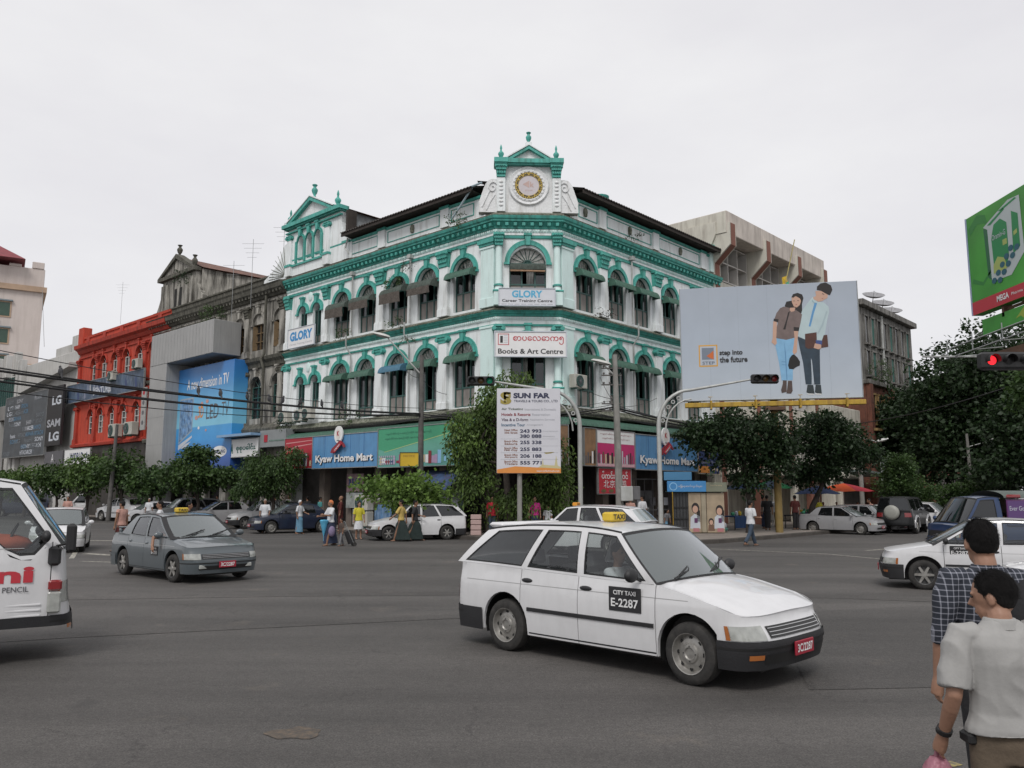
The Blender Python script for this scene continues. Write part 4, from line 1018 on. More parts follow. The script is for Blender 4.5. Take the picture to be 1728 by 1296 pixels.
def simple_window(b, M, x, w, z0, zs, mtrim, mframe, key, t=.2, lower=None):
    T = M @ Matrix.Translation((x, 0, z0)); hz = zs - z0; 
    wi = link('window', kit((key, 't', w, round(hz, 2)), lambda: _re(arch_trim_mesh(w, hz, t, .09), mtrim)), b, T)
    link('frame', kit((key, 'f', w, round(hz, 2)), bar_frame, w, hz, mframe), wi, T)
    def pn():
        s = MB(); s.poly([(q[0], .24, q[1]) for q in [(-w / 2, 0)] + arch_pts(0, w, hz, 10) + [(w / 2, 0)]]); return s.mesh('pane', M_pane2)
    link('pane', kit((key, 'p', w, round(hz, 2)), pn), wi, T)
    return wi
M_pane2 = glass_mat('dark_window_glass', (.3, .3, .3), .06, .15, (.018, .02, .022))
def _re(me, m): me.materials.clear(); me.materials.append(m); return me
# --- blackened building
dB = thing('weathered_building', 'old blackened white building with arched windows left of the green trimmed one', 'building', Tr(-16, 54, .15))
xo = [-18.35, -20.85, -23.2, -25.9, -28.3, -31.0]
row_front(dB, ML, -36.3, -17.65, 10.02, 14.1, [(x, 1.35, 10.9, 12.6) for x in xo], M_dirty)
row_front(dB, ML, -36.3, -17.65, 5.3, 10.02, [(x, 1.35, 6.55, 8.55) for x in xo], M_dirty)
row_front(dB, ML, -36.3, -17.65, 0, 5.3, [(x, 1.9, .15, 3.2) for x in xo], M_dirty)
for i, x in enumerate(xo[:4]):
    w2 = simple_window(dB, ML, x, 1.35, 10.9, 12.6, M_dirty, M_shutbr, 'd2')
    s = MB(); s.prism([(q[0], q[1]) for q in arch_pts(x, 1.35, 12.6, 12)], .05, .12); s.build('tympanum', M_dirty, w2, ML)
    for q in (-1, 1):
        s = MB(); a = rad(55 + 10 * i); hx = x + q * .66
        s.box(0, .6, -.02, .02, 0, 1.55, T=Matrix.Translation((hx, -.02, 10.95)) @ Matrix.Rotation(-q * a if q > 0 else a + math.pi * 0, 4, 'Z') @ Matrix.Scale(-q, 4, (1, 0, 0)))
        s.build('shutter', M_shutbr, w2, ML)
    simple_window(dB, ML, x, 1.35, 6.55, 8.55, M_dirty, M_dkfr, 'd1')
for x in (-17.95, -22.1, -27.1, -32.2):
    for z0, z1, ch, io in ((10.46, 13.1, .7, False), (5.9, 9.2, .36, True)):
        o = link('pilaster', kit(('dp', z0), lambda: _re(pilaster_mesh(.5, 0, z1 - z0, .17, .4), M_dirty)), dB, at(ML, x, 0, z0))
        link('capital', kit(('dc', io), lambda: _re(capital_mesh(.5, ch, .17, io), M_black_moss)), o, at(ML, x, 0, z1))
pth = [PL + LD * 36.3, PL + LD * 17.66]
def dcorn(nm, prof, m, pth=pth, b=dB): s = MB(); sweep(s, prof, pth); return s.build(nm, m, b)
dcorn('cornice', [(0, 14.1), (.15, 14.15), (.3, 14.35), (.5, 14.5), (.55, 14.75), (.62, 14.85), (0, 14.95)], M_black_moss)
dcorn('parapet', [(.0, 14.95), (.02, 15.4), (.1, 15.45), (.1, 15.55), (-.2, 15.55)], M_black_moss)
dcorn('string_course', [(0, 13.85), (.1, 13.88), (.1, 13.98), (0, 14.0)], M_dirty)
dcorn('belt_course', [(0, 9.7), (.1, 9.75), (.14, 10.0), (.3, 10.15), (.36, 10.35), (0, 10.45)], M_black_moss)
dcorn('lower_ledge', [(0, 5.6), (.35, 5.65), (.4, 5.85), (.2, 6.1), (0, 6.2)], M_black_moss)
s = MB(); blocks(s, .4, .16, .42, .17, 14.28, 14.46, pth); tag(s.build('modillion', M_black_moss, dB), kind='stuff')
s = MB(); s.tube([(-19.6, -.3, 14.2), (-19.6, -.3, 10.5), (-19.7, -.45, 10.2), (-19.6, -.3, 9.6), (-19.6, -.3, 5.8)], .09, 7); s.build('soil_pipe', M_black_moss, dB, ML, 50)
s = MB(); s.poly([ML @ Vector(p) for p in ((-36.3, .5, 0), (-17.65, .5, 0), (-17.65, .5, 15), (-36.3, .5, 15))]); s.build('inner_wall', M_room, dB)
# its gable
MG2 = ML @ Matrix.Translation((-18.2, .25, .1))
s = MB(); s.prism([(-18.4, 14.9), (-18.35, 15.5), (-17.9, 16.2), (-17.5, 17.0), (-17.4, 17.9), (-12.1, 17.9), (-11.9, 16.9), (-11.5, 16.3), (-11.0, 15.9), (-11.0, 14.9)][::-1], 0, .4); s.build('gable_wall', M_dirty, dB, MG2)
s = MB(); s.prism([(-17.5, 18.1), (-12.2, 18.1), (-14.9, 19.45)], -.12, .35); s.build('pediment', M_dirty, dB, MG2)
for sg in (-1, 1):
    s = MB(); s.prism([(-14.9 + sg * 2.9, 18.1), (-14.9 + sg * 2.5, 18.1), (-14.9, 19.25), (-14.9, 19.6)], -.3, .35); s.build('pediment_moulding', M_black_moss, dB, MG2)
s = MB(); s.box(-17.8, -11.9, -.3, .3, 17.85, 18.12); s.build('gable_cornice', M_black_moss, dB, MG2)
for x in (-13.3, -16.6, -17.2, -12.5):
    s = MB(); s.bbox(x - .2, x + .2, -.14, 0, 15.0, 17.5, .012); o = s.build('gable_pier', M_dirty, dB, MG2)
for x in (-14.4, -15.2):
    s = MB(); s.poly([(x - .22, -.004, 15.6), (x + .22, -.004, 15.6), (x + .22, -.004, 17.0), (x - .22, -.004, 17.0)]); s.build('gable_window', M_room, dB, MG2)
urn(MG2, -14.9, 0, 19.55, .8, 0, dB).data = _re(bpy.data.objects['urn'].data.copy(), M_black_moss)
uo = [q for q in dB.children if q.name.startswith('urn')][0]
s = MB(); s.lathe([(r * .8, q * .85) for r, q in [(0, 0), (.14, 0), (.1, .06), (.09, .12), (.2, .3), (.26, .5), (.24, .62), (.13, .74), (.11, .82), (.2, .92), (.23, .96), (0, 1.0)]], (-14.9, 0, 19.5), 12); m_ = s.mesh('urn', M_black_moss); uo.data = m_
s = MB(); s.lathe([(r * .8, q * 1.0) for r, q in [(0, 0), (.14, 0), (.1, .06), (.09, .12), (.2, .3), (.26, .5), (.24, .62), (.13, .74), (.11, .82), (.2, .92), (.23, .96), (0, 1.0)]], (-12.4, 0, 18.1), 12); s.build('urn', M_black_moss, dB, MG2, 60)
s = MB(); s.grid([[(-14.9, .2, 19.4), (-14.9, 9, 19.4)], [(-11.4, .2, 18.0), (-3.5, 9, 16.0)]]); s.grid([[(-14.9, .2, 19.4), (-14.9, 9, 19.4)], [(-17.7, .2, 18.1), (-17.7, 9, 18.1)]]); s.build('dormer_roof', M_tin, dB, MG2)
s = MB(); s.poly([(-11.8, .3, 15.0), (-4, 8.5, 15.0), (-4.0, 8.5, 16.0), (-11.8, .3, 18.0)]); s.build('dormer_side', M_dirty, dB, MG2)
s = MB(); s.grid([[(-30, 2.2, 15.6), (-17.7, 2.2, 15.6)], [(-30, 8, 17.0), (-17.7, 8, 17.0)]]); s.build('roof', M_tind, dB, ML)
# shop units under it
T = at(ML, -18.55, .95, 4.62); o = sign('grey metal fascia box beside the red panel', 'shop sign', T, 2.8, 1.0, mat('grey_cladding', (.22, .235, .24), .5, .1, 2), .6, None)
s = MB(); s.box(.5, .85, -.03, -.002, .3, .72); s.build('badge', I_dred, o, T)
T = at(ML, -22.3, 1.0, 4.15); o = sign('white shop sign with dark green Burmese letters under a blue awning', 'shop sign', T, 3.7, 1.05, I_white, .1, M_steel)
text('script', 'စုစုပေါင်း', ink('deep_green', (.01, .12, .10)), o, T @ Matrix.Translation((2.2, -.01, .5)), w=2.2, h=.55, bold=.03)
text('logo', 'A', ink('deep_green', (.01, .12, .10)), o, T @ Matrix.Translation((.6, -.01, .5)), w=.3, h=.6, bold=.05)
s = MB(); s.prism([(-22.6, 5.35), (-18.5, 5.35), (-18.5, 5.5), (-22.6, 5.5)], -1.6, -.2); s.build('metal_awning', mat('blue_metal_awning', (.20, .33, .50), .4, .1, 2), dB, ML)
# --- grey frame with the television advertisement
M_clad = mat('grey_metal_cladding', (.33, .33, .325), .45, .08, .8, streak=(.20, .20, .195), samt=.5, sscale=1.5, stretch=(2.5, 2.5, .1), metal=.15)
fr = thing('advertising_frame', 'tall grey metal clad frame around the blue television advertisement', 'advertising frame', at(ML, -27, 1, .15))
s = MB(); s.bbox(-31.8, -22.9, -2.0, -.05, 10.75, 12.95, .03); s.build('beam', M_clad, fr, ML)
s = MB(); s.bbox(-31.8, -29.3, -2.0, -.05, 3.35, 10.749, .03); s.build('leg', M_clad, fr, ML)
s = MB()
for k in range(21): s.box(-31.8 + k * .44, -31.785 + k * .44, -2.008, -2.0, 10.75, 12.95)
for z in (5.2, 7.1, 9.0): s.box(-31.8, -29.3, -2.008, -2.0, z, z + .02)
s.build('cladding_seam', M_steel, fr, ML)
for x in (-31.3, -30.6, -29.9):
    s = MB(); s.tube([(x, -1.2, .1), (x, -1.2, 3.4)], .28, 12); s.build('column', M_clad, fr, ML, 40)
T = at(ML, -30.1, 1.05, 3.3); W8 = 8.3
G_ad = gradmat('sky_to_water', [(0, (.03, .08, .30)), (.13, (.04, .12, .40)), (.30, (.04, .28, .62)), (.42, (.05, .30, .62)), (.425, (.20, .50, .66)), (.6, (.14, .42, .64)), (.85, (.04, .22, .52)), (1, (.03, .16, .44))], 0, 7.05, .35, .08)
o = thing('advertisement', 'blue advertisement reading A new dimension in TV inside the grey frame', 'advertisement', T)
s = MB(); s.bbox(0, W8, 0, 1.0, 0, 7.05, .02); s.build('panel', G_ad, o, T)
text('lettering', 'A new dimension in TV', I_white, o, T @ Matrix.Translation((4.9, -.01, 5.9)), w=5.6, h=.72, bold=.015)
text('lettering', '3D', I_orange, o, T @ Matrix.Translation((4.2, -.01, 3.95)), w=.7, h=.8, bold=.02); text('lettering', 'LED', I_dgrey, o, T @ Matrix.Translation((5.75, -.01, 3.9)), w=1.6, h=.95, bold=.0); text('lettering', 'TV', I_dgrey, o, T @ Matrix.Translation((7.4, -.01, 3.95)), w=.9, h=.9, bold=-.005)
prn('television_print', o, T, ink('bezel', (.30, .36, .42)), [[(1.2, 1.9), (3.1, 2.75), (3.1, 5.0), (1.2, 5.0)]], 1)
prn('television_print', o, T, mat('print_screen', (.09, .20, .38), .4, .9, 3, streak=(.4, .55, .7), samt=.7, sscale=1.2, stretch=(1, 1, .5)), [[(1.28, 2.05), (3.02, 2.82), (3.02, 4.9), (1.28, 4.9)]], 2)
prn('television_print', o, T, I_lgrey, [[(1.2, 1.5), (3.1, 2.3), (3.1, 2.45), (1.2, 1.85)], [(1.5, 1.6), (2.2, 1.65), (3.0, 2.05), (2.2, 1.9)]], 1)
for x, z, r in ((3.6, 3.6, .22), (4.0, 2.9, .14), (5.0, 2.7, .12), (4.3, 4.5, .18), (5.0, 4.6, .2)): prn('splash_print', o, T, rr.choice([I_white, ink('coral', (.5, .28, .25))]), [ell(x, z, r, r * .7, 9)], 3)
prn('logo', o, T, I_white, [ell(6.9, 1.25, .95, .36)], 2); text('logo', 'SAMSUNG', I_navy, o, T @ Matrix.Translation((6.9, -.016, 1.25)), w=1.5, h=.22, bold=.02)
# --- red building
rB = thing('red_building', 'bright orange red colonial building with white framed arched windows on the left street', 'building', Tr(-31, 66, .15))
xr = [-36.2, -38.5, -40.9, -43.2, -45.5, -47.55]
row_front(rB, ML, -50.9, -33.3, 9.9, 14.1, [(x, 1.25, 10.6, 12.8) for x in xr], M_redp)
row_front(rB, ML, -50.9, -33.3, 6.0, 9.9, [(x, 1.25, 6.9, 8.4) for x in xr], M_redp)
for x in xr:
    simple_window(rB, ML, x, 1.25, 10.6, 12.8, M_redt, M_whfr, 'r2', .2); simple_window(rB, ML, x, 1.25, 6.9, 8.4, M_redt, M_whfr, 'r1', .2)
for x in (-33.7, -37.3, -42.05, -46.5, -50.5):
    for z0, z1, ch, io in ((10.3, 12.9, .6, False), (6.1, 9.0, .34, True)):
        o = link('pilaster', kit(('rp', z0), lambda: _re(pilaster_mesh(.5, 0, z1 - z0, .18, .4), M_redt)), rB, at(ML, x, 0, z0))
        link('capital', kit(('rc', io), lambda: _re(capital_mesh(.5, ch, .18, io), M_redt)), o, at(ML, x, 0, z1))
pr = [PL + LD * 50.9, PL + LD * 33.28]
dcorn('cornice', [(0, 14.0), (.15, 14.05), (.3, 14.3), (.55, 14.45), (.6, 14.75), (0, 14.85)], M_redt, pr, rB)
dcorn('parapet', [(.05, 14.85), (.05, 15.3), (.14, 15.32), (.16, 15.5), (-.2, 15.5)], M_redp, pr, rB); dcorn('string_course', [(0, 13.6), (.1, 13.62), (.1, 13.75), (0, 13.78)], M_redt, pr, rB)
dcorn('belt_course', [(0, 9.5), (.1, 9.55), (.3, 9.75), (.35, 9.95), (0, 10.0)], M_redt, pr, rB); dcorn('lower_ledge', [(0, 5.8), (.3, 5.85), (.35, 6.05), (0, 6.2)], M_redt, pr, rB)
for x in (-35, -38.8, -42, -45.5, -49):
    s = MB(); s.bbox(x - .3, x + .3, -.15, 0, 14.86, 15.52, .02); s.build('parapet_pier', M_redt, rB, ML)
s = MB(); s.bbox(-50.95, -49.9, -.25, .5, 14.86, 16.4, .03); s.build('parapet_pier', M_redp, rB, ML)
s = MB(); p, q = PL + LD * 50.9, PL + LD * 50.9 + RD * 14; s.poly([(p.x, p.y, 0), (q.x, q.y, 0), (q.x, q.y, 15.4), (p.x, p.y, 15.4)]); s.build('side_wall', M_redp, rB)
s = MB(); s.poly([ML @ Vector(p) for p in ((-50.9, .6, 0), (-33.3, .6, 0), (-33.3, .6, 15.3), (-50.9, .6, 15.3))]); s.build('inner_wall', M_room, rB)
s = MB(); s.poly([ML @ Vector(p) for p in ((-50.9, .6, 15.3), (-33.3, .6, 15.3), (-33.3, 14, 15.3), (-50.9, 14, 15.3))]); s.build('roof', M_tind, rB)
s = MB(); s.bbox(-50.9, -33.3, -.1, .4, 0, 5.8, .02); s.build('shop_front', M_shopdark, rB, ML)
T = at(ML, -52.0, .5, 9.75); o = sign('long dark blue banner with sports figures across the red building', 'banner', T, 15.7, 1.55, mat('print_dark_banner', (.05, .08, .13), .5, .6, .7, streak=(.25, .28, .34), samt=.5, sscale=.8, sth=(.5, .68), stretch=(1, 1, .5)), .1, M_steel)
text('lettering', 'VENTURE', I_lgrey, o, T @ Matrix.Translation((7.7, -.01, .6)), w=3.6, h=.55, bold=.02)
for k in range(14): prn('figure_print', o, T, rr.choice([I_lgrey, I_grey, I_navy, ink('muted', (.2, .22, .3))]), [[(x0, z0), (x0 + .35, z0 + .1), (x0 + .1, z0 + .9), (x0 - .1, z0 + .7)] for x0, z0 in [(rr.uniform(.5, 15), rr.uniform(.1, .5))]], 2)
T = at(ML, -36.3, .6, 6.6); o = sign('narrow white vertical sign between the red building and grey frame', 'sign', T, .8, 3.2, M_curt, .1, None)
for k in range(4): prn('sign_print', o, T, I_dgrey if k else I_dred, [ell(.4, 2.8 - k * .75, .2, .17, 10)])
T = at(ML, -50.3, .9, 4.35); o = sign('white shop sign reading WORLD A below the red building', 'shop sign', T, 5.6, 1.25, I_white, .1, M_steel)
text('lettering', 'WORLD  A', I_navy, o, T @ Matrix.Translation((3.2, -.01, .6)), w=4.0, h=.7, bold=.02)
# --- white office block and dark sign wall
M_off = mat('white_render', (.46, .455, .44), .8, .08, .6, streak=(.24, .23, .2), samt=.5, sscale=.6)
wB = thing('white_office_block', 'plain off white block with dark windows behind the dark sign wall at the left', 'building', Tr(-44, 76, .15))
s = MB(); s.bbox(-66.5, -50.95, -.0, 12, 0, 14.6, .05); s.build('wall', M_off, wB, ML)
s = MB(); s.bbox(-54, -51.5, .3, 6, 14.6, 16.2, .05); s.build('roof_block', M_off, wB, ML); s = MB(); s.bbox(-58, -54.2, .3, 6, 14.6, 15.5, .05); s.build('roof_block', M_off, wB, ML)
s = MB(); s.prism([(-64.5, 11.6), (-51.2, 13.0), (-51.2, 13.4), (-64.5, 12.2)], -.8, 0); s.build('sloping_canopy', M_off, wB, ML)
for x in (-63, -60.6, -57.5, -54.5):
    s = MB(); s.box(x, x + 1.2, -.03, .1, 9.9, 11.5); w_ = s.build('window', M_whfr, wB, ML); s = MB(); s.box(x + .1, x + 1.1, -.05, -.031, 10.0, 11.4); s.build('pane', M_pane2, w_, ML)
for x in (-66.4, -65.2):
    s = MB(); s.bbox(x - .3, x + .3, -.5, -.01, .2, 15.2, .03); s.build('pilaster', M_off, wB, ML)
T = at(ML, -67.0, 1.0, 5.4); o = sign('huge dark grey wall of overlapping brand lettering left of the red building', 'advertising panel', T, 11.8, 5.9, mat('print_charcoal', (.075, .085, .095), .5, .25, 1.0), .2, M_steel)
for k in range(46):
    b_ = rr.choice(['SONY', 'SONY', 'PIONEER', 'SAMSUNG', 'HITACHI', 'AIWA', 'ACER', 'Panasonic', 'SANYO', 'LG', 'EPSON', 'SHARP'])
    text('lettering', b_, rr.choice([I_grey, I_lgrey, ink('slate', (.16, .18, .20)), ink('slate', (.16, .18, .20)), ink('steel_blue', (.10, .2, .3))]), o, T @ Matrix.Translation((rr.uniform(1.2, 10.4), -.01 - .0006 * k, .35 + (k % 10) * .56)), w=rr.uniform(1.3, 2.6), h=.4, bold=.02)
T = at(ML, -55.0, 1.05, 6.1); o = sign('black sign with white LG and SAMSUNG lettering next to the red building', 'sign', T, 3.7, 5.3, I_black, .2, None)
text('lettering', 'LG', I_lgrey, o, T @ Matrix.Translation((2.2, -.01, .8)), w=2.4, h=.8, bold=.04); text('lettering', 'SAM', I_grey, o, T @ Matrix.Translation((1.9, -.01, 2.0)), w=3.2, h=.7, bold=.03); text('lettering', 'LG', I_lgrey, o, T @ Matrix.Translation((2.3, -.01, 4.0)), w=2.2, h=.8, bold=.04)
T = at(ML, -55.2, .9, 4.4); o = sign('dark fascia board with small white letters below the brand wall', 'shop sign', T, 4.4, 1.2, I_dgrey, .1, None)
text('lettering', 'A', I_white, o, T @ Matrix.Translation((2.0, -.01, .6)), w=.6, h=.7)
# --- glass and column building at the far left
gB = thing('column_building', 'pale building with tall columns and green glass balcony at the left edge', 'building', Tr(-52, 84, .15))
s = MB(); s.bbox(-95, -67.0, .4, 14, 0, 15.0, .05); s.build('wall', M_off, gB, ML)
s = MB(); s.box(-95, -67.2, .2, .39, 11.0, 13.9); s.build('glass_band', mat('green_grey_glass', (.05, .09, .085), .2, .3, 2), gB, ML)
s = MB()
for k in range(40): s.box(-95 + k * .7, -94.92 + k * .7, .12, .2, 11.0, 13.9)
s.build('glazing_bar', M_dkfr, gB, ML)
s = MB(); s.bbox(-95, -67.0, -.3, .4, 9.4, 10.9, .04); s.build('balcony', mat('grey_concrete', (.20, .195, .19), .9, .2, 1), gB, ML)
for k in range(9):
    s = MB(); s.bbox(-94 + k * 3.1, -93.2 + k * 3.1, -.2, .38, .2, 9.39, .05); s.build('column', M_off, gB, ML)
    s = MB(); s.bbox(-94 + k * 3.1, -93.0 + k * 3.1, -.1, .5, 14.0, 16.4, .05); s.build('roof_pier', M_off, gB, ML)
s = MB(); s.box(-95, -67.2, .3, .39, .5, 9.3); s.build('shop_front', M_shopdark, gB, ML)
# --- hotel tower
hB = thing('hotel_tower', 'tall pale pink tower with a red hipped roof at the left edge', 'building', Tr(-58, 92, .15))
M_hot = mat('pale_pink_render', (.52, .46, .43), .8, .06, .5, streak=(.33, .28, .25), samt=.4, sscale=.5, fine=.03)
hc, hd = math.cos(rad(-12)), math.sin(rad(-12))
MH = face_matrix((-52.8, 90, 0), (math.cos(rad(32)), math.sin(rad(32)), 0))
s = MB(); s.bbox(-26, 0, 0, 22, 0, 27.0, .05); s.build('wall', M_hot, hB, MH)
s = MB(); s.box(-26.3, .3, -.35, 22.3, 24.3, 24.9); s.build('cornice', mat('ochre_band', (.38, .27, .19), .8, .2, 1), hB, MH)
s = MB(); s.box(-26.3, .3, -.35, 22.3, 15.6, 16.1); s.build('band', mat('ochre_band', (.38, .27, .19)), hB, MH)
s = MB(); s.grid([[(-27, -1.4, 27.6), (-2.0, -1.4, 27.6)], [(-21, 8, 33.5), (-10, 8, 33.5)]]); s.grid([[(-2.0, -1.4, 27.6), (-2.0, 22, 27.6)], [(-10, 8, 33.5), (-10, 12, 33.5)]]); s.poly([(-27, -1.4, 27.59), (-2.0, -1.4, 27.59), (-2.0, 22, 27.59), (-27, 22, 27.59)])
s.build('roof', mat('dull_red_roof', (.20, .042, .050), .7, .15, 2), hB, MH)
for k in range(12):
    s = MB(); s.bbox(-25.5 + k * 2.2, -24.3 + k * 2.2, -.1, .2, 27.0, 27.3 + .45 * (k % 2), .05); s.build('parapet_block', M_hot, hB, MH)
win = None
for r in range(7):
    for k in range(7):
        x, z = -3.9 - k * 3.5, 22.0 - r * 3.0
        T = MH @ Matrix.Translation((x, 0, z))
        def f1():
            s = MB(); s.box(-.95, .95, -.06, 0, -.85, .95); return s.mesh('window', mat('ochre_band', (.3, .2, .15)))
        def f2():
            s = MB(); s.box(-.8, .8, -.08, -.061, -.7, .8); return s.mesh('pane', mat('greenish_pane', (.035, .07, .05), .15, .4, 1))
        def f3():
            s = MB(); s.box(-1.05, 1.05, -.3, 0, .95, 1.1); return s.mesh('lintel', mat('slate_lintel', (.16, .2, .22), .6))
        w_ = link('window', kit('hw', f1), hB, T); link('pane', kit('hp', f2), w_, T); link('lintel', kit('hl', f3), w_, T)
for z in (20.6, 14.8, 8.9): aircon(MH, -4.6, .05, z, 'small air conditioner under a window of the pale pink tower, %s' % {20.6: 'top row', 14.8: 'middle', 8.9: 'low'}[z], 1.0)
aircon(ML, -16.55, .35, 6.0, 'leftmost of three air conditioners under the narrow green arches', 1.15)
aircon(ML, -14.9, .35, 6.0, 'middle one of three air conditioners under the narrow green arches', 1.15)
aircon(ML, -14.1, .4, 6.1, 'rightmost of three air conditioners under the narrow green arches', 1.05)
aircon(MR, .75, .25, 6.7, 'single air conditioner on the right pier beside the corner tree', 1.1)
aircon(ML, -40.5, .4, 6.3, 'left air conditioner low on the red facade', 1.7); aircon(ML, -37.6, .4, 6.3, 'right air conditioner low on the red facade', 1.7)
aircon(ML, -42.0, .4, 10.9, 'left air conditioner high on the red facade above the banner', 1.25); aircon(ML, -37.4, .4, 11.4, 'right air conditioner high on the red facade above the banner', 1.25)
aircon(ML, -8.6, .5, .25, 'lower of two stacked air conditioners by the shop door', 1.3); aircon(ML, -8.6, .5, 1.05, 'upper of two stacked air conditioners by the shop door', 1.3)
aircon(ML, -24.3, .4, 11.0, 'air conditioner beside the brown shutters of the blackened building', 1.0)
# ================================================================ the right hand street
M_conc = mat('cream_concrete', (.56, .54, .47), .85, .1, 1, streak=(.22, .19, .16), samt=.6, sscale=.9)
M_stain = mat('stained_band', (.53, .48, .43), .85, .2, .8, streak=(.20, .165, .15), samt=.6, sscale=.8, sth=(.44, .74))
M_fin = mat('brown_fin_face', (.20, .085, .06), .8, .12, 2)
cB = thing('office_block', 'cream concrete office block with brown flared fins and gridded windows behind the billboard', 'building', Tr(19, 52, .15))
MRC = MR @ Matrix.Translation((-.85, 0, 0)) @ Matrix.Diagonal((.93, 1, .956, 1))
s = MB(); s.bbox(16.3, 31.95, .9, 14, 0, 18.0, .04); s.build('wall', M_conc, cB, MRC)
s = MB(); s.bbox(16.3, 31.95, -1.15, 14, 18.05, 19.5, .04); s.build('roof_band', M_stain, cB, MRC)
s = MB(); s.box(16.28, 16.299, -1.1, 14, 18.1, 19.45); s.build('roof_band', M_conc, cB, MRC)
for k, x in enumerate((16.75, 21.85, 26.95, 31.7)):
    s = MB(); P = [(-.2, .2), (-.2, 16.3), (-1.3, 17.3), (-1.3, 18.7), (.95, 18.7), (.95, .2)]
    T = MRC @ Matrix.Translation((x, 0, 0)) @ Matrix.Rotation(math.pi / 2, 4, 'Z')   # outline in (out, z), extruded along the facade
    s.prism([(p, z) for p, z in P], -.42, .42); s.build('fin', M_conc, cB, MRC @ Matrix.Translation((x, 0, 0)) @ Matrix.Rotation(math.pi / 2, 4, 'Z'))
    s = MB()
    for (a, za), (b, zb) in (((-.22, .2), (-.22, 16.3)), ((-.22, 16.3), (-1.32, 17.3)), ((-1.32, 17.3), (-1.32, 18.7))):
        s.poly([(x - .3, a, za), (x + .3, a, za), (x + .3, b, zb), (x - .3, b, zb)])
    s.build('fin_face', M_fin, cB, MRC)
for z0 in (15.45, 11.7, 7.95, 4.2):
    for k in range(3):
        a = 17.25 + k * 5.1; w_ = None
        s = MB(); s.box(a, a + 4.1, .82, .899, z0, z0 + 2.5); w_ = s.build('window', mat('dark_glazing', (.035, .035, .035), .2, .5, 1.5), cB, MRC)
        s = MB()
        for i in range(4): s.box(a + i * 1.345, a + .07 + i * 1.345, .0, .82, z0, z0 + 2.5)
        for i in (0, 1.22, 2.44): s.box(a, a + 4.1, .02, .818, z0 + i, z0 + i + .07)
        s.build('sunshade_grid', mat('white_concrete', (.50, .48, .45), .8, .1, 2), w_, MRC)
        s = MB()
        for i in range(9): s.box(a + .2 + i * .45, a + .23 + i * .45, .78, .81, z0, z0 + 2.5)
        s.build('mullion', M_shut, w_, MRC)
        s = MB(); s.bbox(a - .1, a + 4.2, .0, .88, z0 - 1.1, z0 - .05, .03); s.build('sill_wall', M_conc, cB, MRC)
MS = face_matrix(MRC @ Vector((16.3, 0, 0)), -LD)
for z0 in (15.6, 11.7):
    for k in range(4):
        s = MB(); s.box(-3.6 - k * 2.6, -1.3 - k * 2.6, -.04, 0, z0, z0 + 2.0); w_ = s.build('window', mat('dark_glazing', (.035, .035, .035)), cB, MS)
        s = MB()
        for i in range(5): s.box(-3.6 - k * 2.6 + i * .56, -3.54 - k * 2.6 + i * .56, -.08, -.041, z0, z0 + 2.0)
        for i in (0, .95, 1.94): s.box(-3.6 - k * 2.6, -1.3 - k * 2.6, -.085, -.042, z0 + i, z0 + i + .06)
        s.build('window_frame', M_whfr, w_, MS)
s = MB(); s.prism([(-.95, .15), (-.95, 16.2), (-1.6, 17.4), (-1.6, 18.04), (.45, 18.04), (.45, 17.3), (-.1, 16.2), (-.1, .15)], -.12, .0); s.build('corner_column', M_conc, cB, MS)
s = MB(); s.bbox(17.2, 31.9, -2.2, .8, 3.1, 3.5, .03); s.build('entrance_canopy', M_conc, cB, MRC)
for k in range(6):
    s = MB(); s.bbox(17.6 + k * 2.6, 18.0 + k * 2.6, -2.0, -1.6, .15, 3.1, .03); s.build('column', M_conc if k % 3 else M_fin, cB, MRC)
# low shops between
lB = thing('low_shop_building', 'low pale shop building behind the leaning tree', 'building', Tr(31, 62, .15))
s = MB(); s.bbox(32.2, 38.2, .2, 10, 0, 8.5, .04); s.build('wall', M_conc, lB, MR)
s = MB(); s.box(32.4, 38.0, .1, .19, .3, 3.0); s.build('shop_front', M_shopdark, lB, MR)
s = MB(); s.prism([(32.3, 3.5), (38.1, 3.2), (38.1, 3.35), (32.3, 3.65)], -2.0, .1); s.build('awning', mat('grey_green_awning', (.16, .20, .19), .6, .2), lB, MR)
for k in range(3):
    s = MB(); s.box(33 + k * 1.8, 34.1 + k * 1.8, .12, .19, 4.6, 6.4); s.build('window', mat('dark_glazing', (.035, .035, .035)), lB, MR)
# old tenement
M_old = mat('grey_mouldy_plaster', (.21, .205, .19), .9, .3, 1, streak=(.06, .055, .05), samt=.9, sscale=1.0, sth=(.42, .6), fine=.15)
M_brick = mat('brown_red_render', (.15, .055, .035), .9, .3, 2, streak=(.05, .03, .025), samt=.7)
M_yoch = mat('ochre_trim', (.30, .20, .08), .85, .3, 3, streak=(.08, .05, .03), samt=.6)
tB = thing('tenement', 'old grey and brown tenement with mouldy upper floors right of the billboard', 'building', Tr(36, 70, .15))
s = MB(); s.bbox(38.6, 52, 0, 12, 10.9, 17.2, .04); s.build('upper_wall', M_old, tB, MR)
s = MB(); s.bbox(38.6, 52, -.25, 12, 0, 10.89, .04); s.build('lower_wall', M_brick, tB, MR)
s = MB(); s.bbox(38.4, 52.2, -.5, 12.2, 17.2, 17.7, .04); s.bbox(38.4, 52.2, -.6, 1, 10.7, 11.05, .03); s.build('cornice', M_old, tB, MR)
